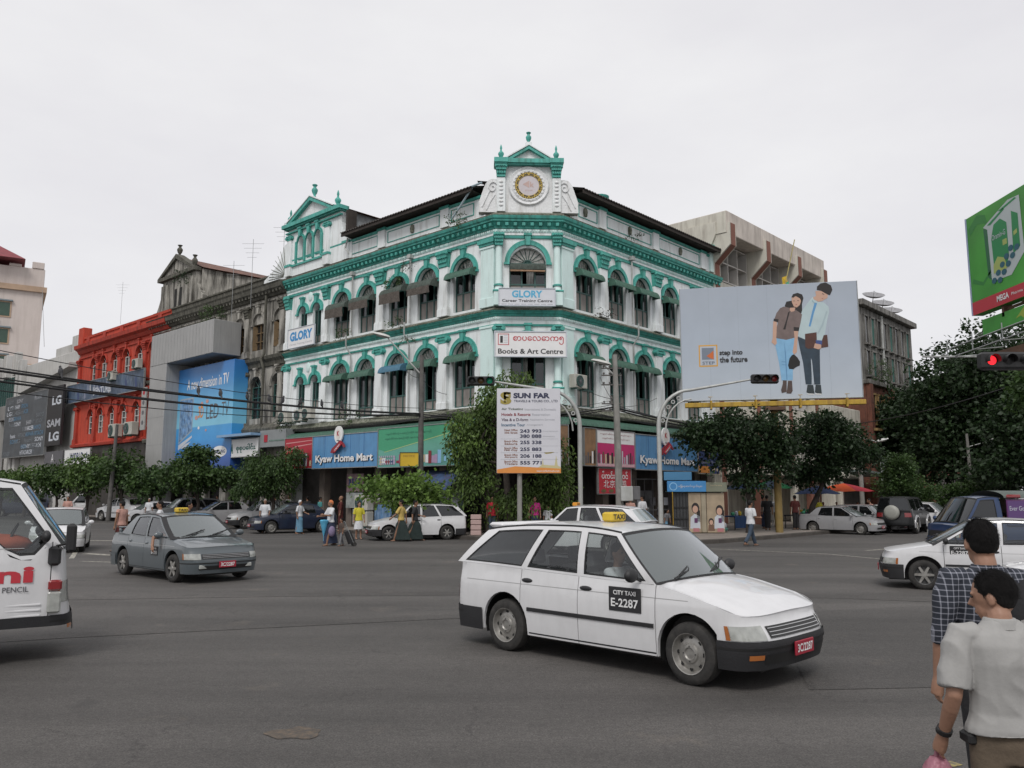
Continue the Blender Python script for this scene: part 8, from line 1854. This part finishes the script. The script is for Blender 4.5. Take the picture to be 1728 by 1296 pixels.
# ---- pedestrians on the left half
person('old man in white shirt and black longyi standing beside the navy saloon', -12.0, 40.2, 1.62, pathdir(.2, -1), K['white'], K['black'], hair=S_grey, arms=((.1, .9), (-.1, .5)))
o = person('woman in long pale blue skirt with a white head cloth by the navy saloon', -10.1, 39.4, 1.58, pathdir(.9, -.3), K['white'], K['blue'], hair=K['white'], stride=.12, arms=((.3, .9), (-.1, .3)))
o = person('elderly woman with orange head scarf, blue umbrella hanging in front of her dark skirt', -6.7, 30.6, 1.66, pathdir(-.8, -.6), K['white'], K['navy'], hair=K['orange'], stride=.22, arms=((.5, 1.2), (.4, 1.1)), build=1.05)
s = MB(); s.lathe([(.0, 0), (.03, .1), (.13, .5), (.17, .62), (.12, .66), (0, .66)], (.26, 0, .32), 10); s.tube([(.26, 0, .2), (.26, 0, 1.0)], .01, 5); s.build('umbrella', K['skyblue'], o, person.M2, 60)
s = MB(); s.ball((.05, .25, .55), (.14, .10, .20), 10, 8); s.build('bag', K['lilac'], o, person.M2, 60)
o = person('small child in brown beside the elderly woman and a shopping trolley', -6.25, 30.4, 1.0, pathdir(-.7, -.7), K['brown'], K['grey'], 'trousers', stride=.2)
T = Tr(-5.85, 30.35, 0, .4); o = thing('shopping_trolley', 'dark two wheeled shopping trolley behind the elderly woman', 'trolley', T)
s = MB(); s.tube([(0, 0, .12), (-.18, 0, .55)], [.14, .12], 8); s.build('bag', K['black'], o, T, 60); s = MB(); s.tube([(.05, .12, .1), (-.3, .12, .9), (-.3, -.12, .9), (.05, -.12, .1)], .012, 5); s.build('handle', M_steel, o, T)
for w_ in (-.13, .13): s = MB(); s.lathe([(.0, -.02), (.075, -.02), (.075, .02), (0, .02)], (0, 0, 0), 12); s.build('wheel', C_tyre, o, T @ Matrix.Translation((.08, w_, .08)) @ Matrix.Rotation(math.pi / 2, 4, 'X'))
person('monk in a dark maroon robe standing on the pavement behind the woman in yellow', -8.0, 38.7, 1.62, pathdir(-.9, -.2), K['maroon'], K['maroon'], 'robe', hair=S_skin, z=.15, sleeve=.7)
person('young woman in yellow top and white knee length skirt stepping off the kerb', -6.45, 34.9, 1.55, pathdir(.5, -.8), K['yellow'], K['white'], 'skirt', long_hair=True, skin=S_skin2, stride=.08)
person('man in pale yellow shirt and dark longyi walking past the white estate car', -4.45, 33.3, 1.68, pathdir(-.9, .2), K['gold'], K['darkgreen'], stride=.34, arms=((.5, .4), (-.4, .3)))
o = person('man in black shirt and dark longyi just behind the man in pale yellow', -3.95, 33.75, 1.66, pathdir(.9, .1), K['black'], K['darkgreen'], stride=.36, arms=((.3, 1.0), (-.4, .4)))
person('person in a red shirt standing under the weeping tree', -.85, 35.6, 1.62, pathdir(.1, -1), K['red'], K['jeans'], 'trousers', z=.15)
person('woman in a magenta blouse standing behind the near taxi roof', .95, 34.6, 1.62, pathdir(.1, -1), K['magenta'], K['navy'], z=.15, long_hair=True, skin=S_skin2)
person('child in white beside the woman in magenta', 1.5, 34.8, 1.25, pathdir(-.3, -1), K['white'], K['navy'], z=.15, skin=S_skin2)
person('young man in white shirt with a dark strap standing left of the kiosk', 5.55, 35.2, 1.68, pathdir(-.6, .6), K['white'], K['navy'], 'trousers', z=.15, head=(30, 0))
person('person in dull red beside the young man with a strap', 5.1, 35.6, 1.6, pathdir(-.5, -.6), K['pink'], K['navy'], z=.15)
person('vendor in black with white bundle crouching low beside the kiosk', 6.75, 36.4, 1.05, pathdir(.5, -.8), K['grey'], K['blue'], z=.15, lean=.35)
person('man in white short sleeved shirt and jeans striding across in front of the kiosk', 8.75, 30.4, 1.68, pathdir(.85, .45), K['white'], K['jeans'], 'trousers', stride=.36, arms=((.2, 1.6), (.0, 1.5)))
person('dark clothed person by the yellow billboard pole', 12.4, 40.2, 1.66, pathdir(.2, .9), K['black'], K['black'], z=.15)
person('man in white shirt and brown longyi in the standing group', 13.1, 40.9, 1.60, pathdir(.4, .9), K['white'], K['brown'], z=.15, arms=((.6, 1.2), (0, .3)))
person('man in white stretching an arm towards the standing group', 12.7, 41.8, 1.62, pathdir(.9, 0), K['offwhite'], K['navy'], z=.15, arms=((1.4, .2), (0, .3)))
person('man in dark red shirt and black trousers at the right of the standing group', 13.9, 40.6, 1.66, pathdir(-.3, .9), K['maroon'], K['black'], 'trousers', z=.15)
person('woman in yellow under the striped umbrella', 16.9, 45.6, 1.5, pathdir(.2, -1), K['yellow'], K['navy'], z=.15)
person('man in pale pink shirt leaning between the parked silver cars', 18.9, 43.2, 1.62, pathdir(-.9, 0), K['pink'], K['navy'], 'trousers', lean=.35)
for i, (x, y, c) in enumerate(((18.3, 48.6, 'white'), (19.2, 48.9, 'cream'), (20.4, 48.8, 'white'))): person(['left', 'middle', 'right'][i] + ' of three pale shirted people sitting under the orange umbrella', x, y, 1.25, pathdir(.1, -1), K[c], K['navy'], z=.15)
# people in the road on the left and on the far pavement
person('dark haired man in a dull pink top and maroon wrap by the grey blue taxi', -13.0, 27.6, 1.66, pathdir(-1, .3), K['pink'], K['maroon'], stride=.2, bare=False, sleeve=.1)
person('tall dark haired person right behind the grey blue taxi', -10.8, 25.4, 1.66, pathdir(-.9, -.3), K['white'], K['navy'], head=(10, 0)); person('second dark haired head behind the grey blue taxi roof', -10.2, 26.1, 1.62, pathdir(.9, .3), K['black'], K['black'])
person('bald man in a white vest standing by the minibus', -22.6, 51.5, 1.6, pathdir(0, -1), K['white'], K['grey'], hair=S_grey)
person('man in a reddish shirt standing beside the open white pickup', -26.6, 49.5, 1.72, pathdir(.2, -1), K['pink'], K['jeans'])
rp_ = random.Random(4)
for i, (x, y, c, l_) in enumerate(((-22.9, 56.0, 'black', 'first'), (-20.6, 54.0, 'navy', 'second'), (-19.6, 53.4, 'black', 'third'), (-17.6, 51.0, 'grey', 'fourth'), (-15.9, 49.0, 'black', 'fifth'), (-15.2, 48.6, 'white', 'sixth'), (-13.9, 46.8, 'offwhite', 'seventh'), (-12.2, 44.2, 'black', 'eighth'), (-11.2, 42.9, 'teal', 'ninth'))):
    person('%s dim figure from the left on the pavement behind the parked cars' % l_, x + 1.0, y + 1.0, rp_.uniform(1.55, 1.7), rp_.uniform(-3, 3), K[c], K[rp_.choice(['navy', 'brown', 'black', 'jeans'])], z=.15, vox=.02, group='people on the pavement behind the parked cars')
# drivers
def driver(label, Mc, x=.0, c='white', sd=-1, group=None): return person(label, 0, 0, 1.7, 0, K[c], K['navy'], 'trousers', seated=True, T=Mc @ Matrix.Translation((x - .04, sd * .36, .40)) @ Matrix.Scale(.92, 4), arms=((.9, .6), (.95, .5)), head=(-8, 0))
driver('driver in a white shirt at the wheel of the near white taxi', MT, .10); driver('driver in dark red inside the grey blue taxi', MTe, .05, 'maroon'); driver('driver in white inside the blue pickup', MP, .45, 'skyblue', 1); driver('driver of the white taxi at the right edge', MR2, .05, 'grey', 1)
s = MB(); T = MTe; o = [q for q in bpy.data.objects if q.get('label', '').startswith('driver in dark red')][0]
s.tube([(.45, -.62, .93), (.44, -.88, .90), (.50, -.92, .72)], [.045, .042, .034], 8); hand(s, (.50, -.92, .72), (.15, 0, -1), -1, .8, 1.); link('forearm', remesh(s, .008, 2, 'forearm', S_skin2), o, T)
# ---- the three people close to the camera on the right
def folds(amp, seed, zref=0.):
    def f(a, n):
        out = a.copy()
        for i in range(len(a)):
            p = Vector(a[i]); w = mnoise.noise(Vector((p.x * 8 + seed, p.y * 9, p.z * 1.8))) * .8 + (1 - abs(mnoise.noise(Vector((p.x * 4 + p.z * 4, p.y * 9 + seed, p.z * 5 - p.y * 5)))) * 3) * .22
            out[i] = a[i] + n[i] * amp * w
        return out
    return f
S_wsh = mat('worn_white_shirt', (.36, .355, .345), .85, .06, 3, .08, 60, fine=.02, trans=.12)
o = person('man in pale short sleeved shirt with wristwatch and pink bag, nearest the camera', 2.165, 3.74, 1.575, pathdir(.06, 1), S_wsh, K['khaki'], 'trousers', vox=.0065, build=1.04, head=(48, 10), drop=.045, hem=.925, sleeve=.50, arms=((-.1, .62), (.0, .2)), out=.055, disp=folds(.026, 3.1), lowdisp=folds(.005, 8.2), skin=S_skin2)
M2 = person.M2; a_ = person.arm[0]; strands(o, 4500, 1)
s = MB(); rings(s, [(-.002, 0, z_, rx, ry) for z_, rx, ry in ((1.405, .076, .098), (1.425, .070, .082), (1.445, .068, .074), (1.452, .062, .068))]); s.build('collar', S_wsh, o, M2, 50)
s = MB(); s.bbox(-.04, .06, .155, .20, .875, .925, .01); s.build('belt_pouch', C_rub, o, M2)
s = MB(); w = a_[2] - a_[3] * .035; s.tube([w + a_[3] * -.012, w + a_[3] * .012], .036, 12); s.ball(w + Vector((0, .030, 0)), (.018, .010, .018), 8, 6); s.build('wristwatch', C_rub, o, M2, 60)
hb = a_[2] + a_[3] * .13; T = M2 @ Matrix.Translation(hb); b_ = thing('carrier_bag', 'crumpled pink plastic bag hanging from the hand of the man in the pale shirt', 'bag', T); s = MB()
rr_ = random.Random(9); rw = []
for k in range(12):
    t = k / 11; r_ = .018 + .075 * math.sin(math.pi * min(1, t * .9 + .05)) ; rw.append([(r_ * (1 + .25 * math.sin(5 * a + k)) * math.cos(a) * .6, r_ * (1 + .2 * math.cos(4 * a + k * 1.3)) * math.sin(a), -.30 * t) for a in [2 * math.pi * j / 16 for j in range(16)]])
s.grid(rw, closed=True); s.tube([(0, .0, .02), (0, .012, -.03)], .012, 6); s.build('bag', mat('pink_plastic', (.50, .22, .28), .35, .2, 20, .5, 40, trans=.35), b_, T, 70)
# checked shirt
m = mat('checked_shirt', (.02, .024, .035), .9, .12, 8, .3, 40); t = m.node_tree; n = t.nodes; l = t.links; b = n['Principled BSDF']; c = n.new('ShaderNodeTexCoord'); sp = n.new('ShaderNodeSeparateXYZ'); l.new(c.outputs['Object'], sp.inputs[0])
def stripe(sock, per, wd):
    a = n.new('ShaderNodeMath'); a.operation = 'PINGPONG'; l.new(sock, a.inputs[0]); a.inputs[1].default_value = per; b2 = n.new('ShaderNodeMapRange'); b2.inputs[1].default_value = wd; b2.inputs[2].default_value = wd * 1.6; b2.inputs[3].default_value = 1; b2.inputs[4].default_value = 0; l.new(a.outputs[0], b2.inputs[0]); return b2.outputs[0]
ad = n.new('ShaderNodeMath'); ad.operation = 'ADD'; l.new(stripe(sp.outputs['Y'], .015, .002), ad.inputs[0]); l.new(stripe(sp.outputs['Z'], .015, .002), ad.inputs[1])
mx2 = n.new('ShaderNodeMixRGB'); mx2.inputs[2].default_value = (.30, .31, .36, 1); src = b.inputs['Base Color'].links[0].from_socket; mm = n.new('ShaderNodeMath'); mm.operation = 'MULTIPLY'; mm.inputs[1].default_value = .55; l.new(ad.outputs[0], mm.inputs[0]); l.new(mm.outputs[0], mx2.inputs[0]); l.new(src, mx2.inputs[1]); l.new(mx2.outputs[0], b.inputs['Base Color'])
o = person('taller man in a dark blue checked shirt with dark shoulder bag, walking away', 2.62, 4.62, 1.76, pathdir(.02, 1), m, K['black'], 'trousers', vox=.0075, build=1.03, head=(-6, 8), drop=.03, sleeve=.66, arms=((.05, .12), (.0, .2)), out=.06, disp=folds(.022, 6.0), skin=S_skin2)
s = MB(); rings(s, [(-.002, 0, z_, rx, ry) for z_, rx, ry in ((1.405, .076, .098), (1.43, .068, .08), (1.45, .066, .07))]); s.build('collar', m, o, person.M2, 50); strands(o, 4000, 2)
s = MB(); s.tube([(-.12, -.02, 1.40), (-.16, -.15, 1.2), (-.13, -.2, 1.0)], [.03, .05, .06], 8); s.ball((-.14, -.16, 1.18), (.07, .14, .22), 10, 8); s.build('shoulder_bag', K['black'], o, person.M2, 60)
person('person in a pale green shirt cut by the right edge behind the checked shirt', 3.55, 5.25, 1.74, pathdir(.1, 1), K['paleg'], K['jeans'], 'trousers', vox=.010, build=1.1, skin=S_skin2, sleeve=.5, disp=folds(.012, 1.7))
# ================================================================ trees: trunk, limbs, crown of thousands of small leaves
def leafmat(nm, c, c2): return mat(nm, c, .6, .35, .8, trans=.3, island=.45, streak=c2, samt=.7, sscale=.3, sth=(.45, .6), stretch=(1, 1, 1))
LM = [leafmat('leaves_dark', (.022, .048, .014), (.012, .028, .010)), leafmat('leaves_mid', (.050, .095, .022), (.025, .055, .015)), leafmat('leaves_bright', (.14, .23, .045), (.08, .15, .03)), leafmat('leaves_weeping', (.095, .155, .032), (.045, .08, .02)), leafmat('leaves_fresh', (.08, .14, .03), (.04, .08, .02))]
M_bark = mat('bark', (.055, .045, .038), .95, .35, 5, .8, 18)
def crown_mesh(clumps, n, ls, droop, m, seed):
    """clumps: (centre, radii, weight); leaves gather on twigs inside each clump's shell"""
    R = np.random.RandomState(seed); C = np.array([c[0] for c in clumps], float); Rd = np.array([c[1] for c in clumps], float); Wt = np.array([c[2] for c in clumps], float)
    ntw = max(8, n // 14); idx = R.choice(len(C), ntw, p=Wt / Wt.sum())
    d = R.normal(size=(ntw, 3)); d /= np.linalg.norm(d, axis=1)[:, None]; rr_ = R.uniform(.45, 1.08, ntw) ** .6
    tw = C[idx] + d * Rd[idx] * rr_[:, None]
    out = d * np.array([1, 1, .35]); out[:, 2] -= droop; out /= np.linalg.norm(out, axis=1)[:, None]
    k = np.repeat(np.arange(ntw), 14); m_ = len(k); t = R.uniform(0, 1, m_)
    base = tw[k] + out[k] * (t * ls * 4.5)[:, None] + R.normal(size=(m_, 3)) * ls * .55
    ax = out[k] + R.normal(size=(m_, 3)) * .6; ax[:, 2] -= droop * .5; ax /= np.linalg.norm(ax, axis=1)[:, None]
    sd = np.cross(ax, R.normal(size=(m_, 3))); sd /= np.linalg.norm(sd, axis=1)[:, None]
    L_ = ls * R.uniform(.6, 1.3, m_)[:, None]; w = L_ * (.22 if droop > .6 else .34)
    nrm_ = np.cross(ax, sd)
    V = np.stack([base, base + ax * L_ * .5 + sd * w + nrm_ * w * .3, base + ax * L_, base + ax * L_ * .5 - sd * w + nrm_ * w * .3], 1).reshape(-1, 3)
    return npmesh('crown', V, np.arange(4 * m_).reshape(-1, 4), m)
def tree(label, x, y, z, trunk, clumps, n, ls, droop, m, seed, r=.13, limbs=6, group='street trees'):
    """trunk: points relative to base; clumps relative to base"""
    T = Tr(x, y, z); o = thing('tree', label, 'tree', T, group); R = random.Random(seed)
    s = MB(); k = len(trunk); s.tube([(p[0] + R.uniform(-.02, .02), p[1], p[2]) for p in trunk], [r * (1.25 - .75 * i / (k - 1)) for i in range(k)], 9)
    s.build('trunk', M_bark, o, T, 60)
    top = Vector(trunk[-1])
    for j in range(min(limbs, len(clumps))):
        c = Vector(clumps[j][0]); a = Vector(trunk[-1 - (j % 2)]) if k > 2 else top; mid = a.lerp(c, .5) + Vector((R.uniform(-.15, .15), R.uniform(-.15, .15), .1 * (c - a).length))
        s = MB(); s.tube([a, a.lerp(mid, .5), mid, mid.lerp(c, .6), c], [r * .5, r * .42, r * .32, r * .2, r * .08], 6); s.build('limb', M_bark, o, T, 60)
    return link('crown', crown_mesh(clumps, n, ls, droop, m, seed), o, T) and o
def rc(R, cx, cy, cz, rx, ry, rz, n, f=.42):
    out = []
    for i in range(n):
        d = Vector((R.gauss(0, 1), R.gauss(0, 1), R.gauss(0, 1))).normalized() * (R.random() ** .4) * .75
        q = f * R.uniform(.7, 1.25); out.append(((cx + d.x * rx, cy + d.y * ry, cz + d.z * rz), (rx * q, ry * q, rz * q), q ** 2))
    return out
R = random.Random(11)
# the weeping tree at the corner, two lobes either side of the sign
cl = rc(R, -1.55, 0, 3.2, .95, .9, 2.3, 14, .4) + rc(R, -.2, .2, 5.2, 1.5, .9, 1.5, 12, .38) + rc(R, 1.9, 0, 2.7, .7, .8, 1.8, 8, .4) + rc(R, .4, .2, 1.9, 1.6, .8, .9, 7, .4) + rc(R, -.3, .2, 6.3, 1.3, .8, 1.0, 8, .42) + rc(R, -1.9, .1, 4.6, .7, .6, 1.2, 5, .4)
tree('dense weeping tree with drooping leaves at the building corner behind the SUN FAR sign', -.1, 35.3, .15, [(0, 0, 0), (-.05, 0, 1.3), (-.2, 0, 3), (-.2, 0, 5.5)], cl, 20000, .18, 1.1, LM[3], 21, .16, 9)
tree('low flat bright green tree behind the white estate car', -4.5, 35.3, .15, [(0, 0, 0), (.1, 0, .9), (.15, 0, 1.5)], rc(R, -.1, 0, 2.0, 1.1, .8, .5, 9, .4) + rc(R, -1.1, 0, 2.15, .9, .6, .18, 5, .4) + rc(R, .9, 0, 1.9, .7, .6, .3, 5, .4) + rc(R, .1, 0, 1.45, .5, .5, .4, 3), 3600, .19, .15, LM[2], 22, .06, 5)
tree('round leafy tree left of the red panel, on the left pavement', -13.0, 45, .15, [(0, 0, 0), (0, 0, 1.2), (-.1, 0, 2.2)], rc(R, -.1, 0, 3.2, 1.55, 1.2, 1.25, 13) + rc(R, .9, 0, 4.2, .5, .5, .7, 3) + rc(R, -1.0, 0, 2.4, .7, .6, .7, 4), 13000, .17, .8, LM[1], 23, .1)
tree('round bright edged tree in front of the blue advertisement', -18.8, 49, .15, [(0, 0, 0), (.2, 0, 1.1), (.1, 0, 2.0)], rc(R, .05, 0, 3.1, 1.7, 1.3, 1.05, 13) + rc(R, .2, 0, 4.1, .6, .5, .6, 3) + rc(R, 1.6, 0, 2.9, .5, .5, .6, 2), 12000, .18, .5, LM[1], 24, .1)
for i, (x, y, h, w) in enumerate(((-27.0, 57, 5.3, 2.2), (-30.4, 59, 4.8, 2.0), (-33.4, 60.5, 4.2, 1.9), (-36.6, 62, 4.4, 2.3), (-24.2, 55, 4.0, 1.6), (-40.0, 64.5, 4.3, 2.3))):
    tree(['tallest tree of the left row beside the utility pole', 'second tree of the left row below the white WORLD sign', 'tree under the dark brand wall', 'tree at the left edge below the pale columns', 'smaller dark tree at the foot of the grey frame', 'tree beyond the left edge of the row'][i], x, y, .15, [(0, 0, 0), (.1, 0, 1), (0, 0, 1.8)], rc(R, 0, 0, h * .70, w * .62, 1.1, h * .27, 9), 3300, .22, .5, LM[4] if i % 2 else LM[1], 30 + i, .11)
# right hand trees
tree('dark broad leaved street tree in front of the cream office block', 10.7, 37.4, .15, [(0, 0, 0), (.1, 0, 1.2), (0, 0, 2.0), (-.2, 0, 3.4)], rc(R, -.5, 0, 4.1, 1.75, 1.3, 1.75, 17) + rc(R, -2.1, 0, 4.6, .8, .7, .9, 5) + rc(R, .9, 0, 3.9, 1.0, .9, 1.1, 5) + rc(R, .0, 0, 2.3, .6, .6, .6, 3) + rc(R, 1.4, 0, 4.4, .7, .6, 1.4, 6), 15000, .17, .35, LM[0], 41, .14, 8)
tree('leaning dark tree over the silver parked cars', 15.6, 43.8, .15, [(0, 0, 0), (.35, 0, 1.1), (.85, 0, 2.1), (1.1, 0, 3.0)], rc(R, 1.6, 0, 4.6, 1.9, 1.4, 1.5, 16) + rc(R, .2, 0, 3.2, 1.3, .9, .9, 6) + rc(R, 2.7, 0, 3.9, 1.0, .9, 1.1, 5) + rc(R, 1.0, 0, 5.7, .8, .8, .6, 3), 15000, .17, .35, LM[0], 42, .15, 8)
tree('small bushy conifer like tree beside the black off road car', 21.9, 46.5, .15, [(0, 0, 0), (0, 0, 1.5), (0, 0, 2.6)], rc(R, 0, 0, 2.0, 1.0, .9, 1.1, 9) + rc(R, 0, 0, 3.2, .5, .5, .8, 4) + rc(R, .9, 0, 1.6, .7, .6, .7, 4), 9000, .14, -.1, LM[1], 43, .08)
tree('low round bush under the far right lamp pole', 28.6, 53, .15, [(0, 0, 0), (0, 0, 1.0)], rc(R, 0, 0, 1.6, 1.5, 1.0, .9, 8), 5000, .17, .2, LM[1], 44, .08)
for i, (x, y, h, w, n) in enumerate(((33.4, 61, 13.8, 3.7, 34), (34.5, 58, 15.0, 4.8, 40), (38.0, 54, 14.6, 5.0, 36), (32.0, 67, 11.0, 2.4, 18), (33.5, 50, 9.0, 4.0, 24), (43, 66, 16, 6, 30))):
    tree(['tall dark spreading tree just right of the old tenement', 'tallest dark tree below the green billboard', 'big dark tree at the right edge behind the red traffic lamp', 'dark tree leaning over the tenement corner', 'low dark crown above the blue pickup', 'far dark tree closing the right hand street'][i],
         x, y, .15, [(0, 0, 0), (.3, 0, 2.5), (.2, 0, 5), (0, 0, h * .62)], rc(R, 0, 0, h * .66, w, w * .8, h * .30, n, .36) + rc(R, -w * .3, 0, h * .38, w * .9, w * .7, h * .22, n // 2, .34), 21000, .30, .2, LM[0], 50 + i, .32, 10, 'big dark trees on the right')
tree('yellow green lower branch mass at the right edge above the pickup', 22.3, 34, .0, [(1.5, 0, 0), (1.5, 0, 3), (1.2, 0, 5)], rc(R, .2, 0, 6.4, 1.7, 1.4, 1.5, 12, .4), 7000, .2, .2, LM[1], 60, .2, 6)
# plants rooted in the old ledges
def sprig(label, M, x, y, z, r, n, par, m, drp=.2):
    T = M @ Matrix.Translation((x, y, z)); o = thing('wall_plant', label, 'plant', T, 'plants rooted on the facades')
    s = MB(); s.tube([(0, .1, -.1), (0, 0, r * .6)], .012, 4); s.build('stem', M_bark, o, T); link('foliage', crown_mesh([((0, -.05, r * .3), (r, r * .6, r * .7), 1)], n, .09, drp, m, int(abs(x * 31 + z * 7))), o, T)
sprig('green clump growing on the cornice left of the clock gable', ML, -1.9, -.5, 14.95, .35, 260, None, LM[1]); sprig('ivy hanging on the fanlight of the third upper window', ML, -7.3, -.1, 12.9, .38, 300, None, LM[1], .6)
sprig('fern hanging from the downpipe top on the upper storey', ML, -5.9, -.3, 13.6, .22, 160, None, LM[0], .8); sprig('large dark bush growing on top of the grey advertising frame', ML, -25.8, -.5, 13.4, .95, 1300, None, LM[1]); sprig('weeds on the ledge below the second upper window', ML, -6.6, -.35, 10.5, .3, 200, None, LM[1])
sprig('weeds on the lower ledge beside the thin pole', ML, -10.4, -.3, 6.0, .4, 240, None, LM[1]); sprig('tuft below the belt course by the street lamp', ML, -5.85, -.35, 9.6, .25, 160, None, LM[1], .7); sprig('small bush on the cornice of the weathered gable', ML, -31.2, -.3, 17.4, .5, 400, None, LM[0]); sprig('small brown tuft on the right hand cornice', MR, 5.6, -.3, 14.95, .25, 120, None, LM[0])
sprig('weeds on the upper left cornice near the green gable', ML, -11.4, -.35, 10.55, .35, 200, None, LM[1]); sprig('dead twigs sticking out of the right hand belt course', MR, 2.7, -.5, 10.5, .28, 50, None, M_bark)
sprig('weeds on the lower ledge above the red panel', ML, -16.3, -.5, 5.75, .5, 320, None, LM[0]); sprig('big bush on the brown tenement ledge', MR, 40.6, -.6, 11.6, 1.3, 1600, None, LM[1])
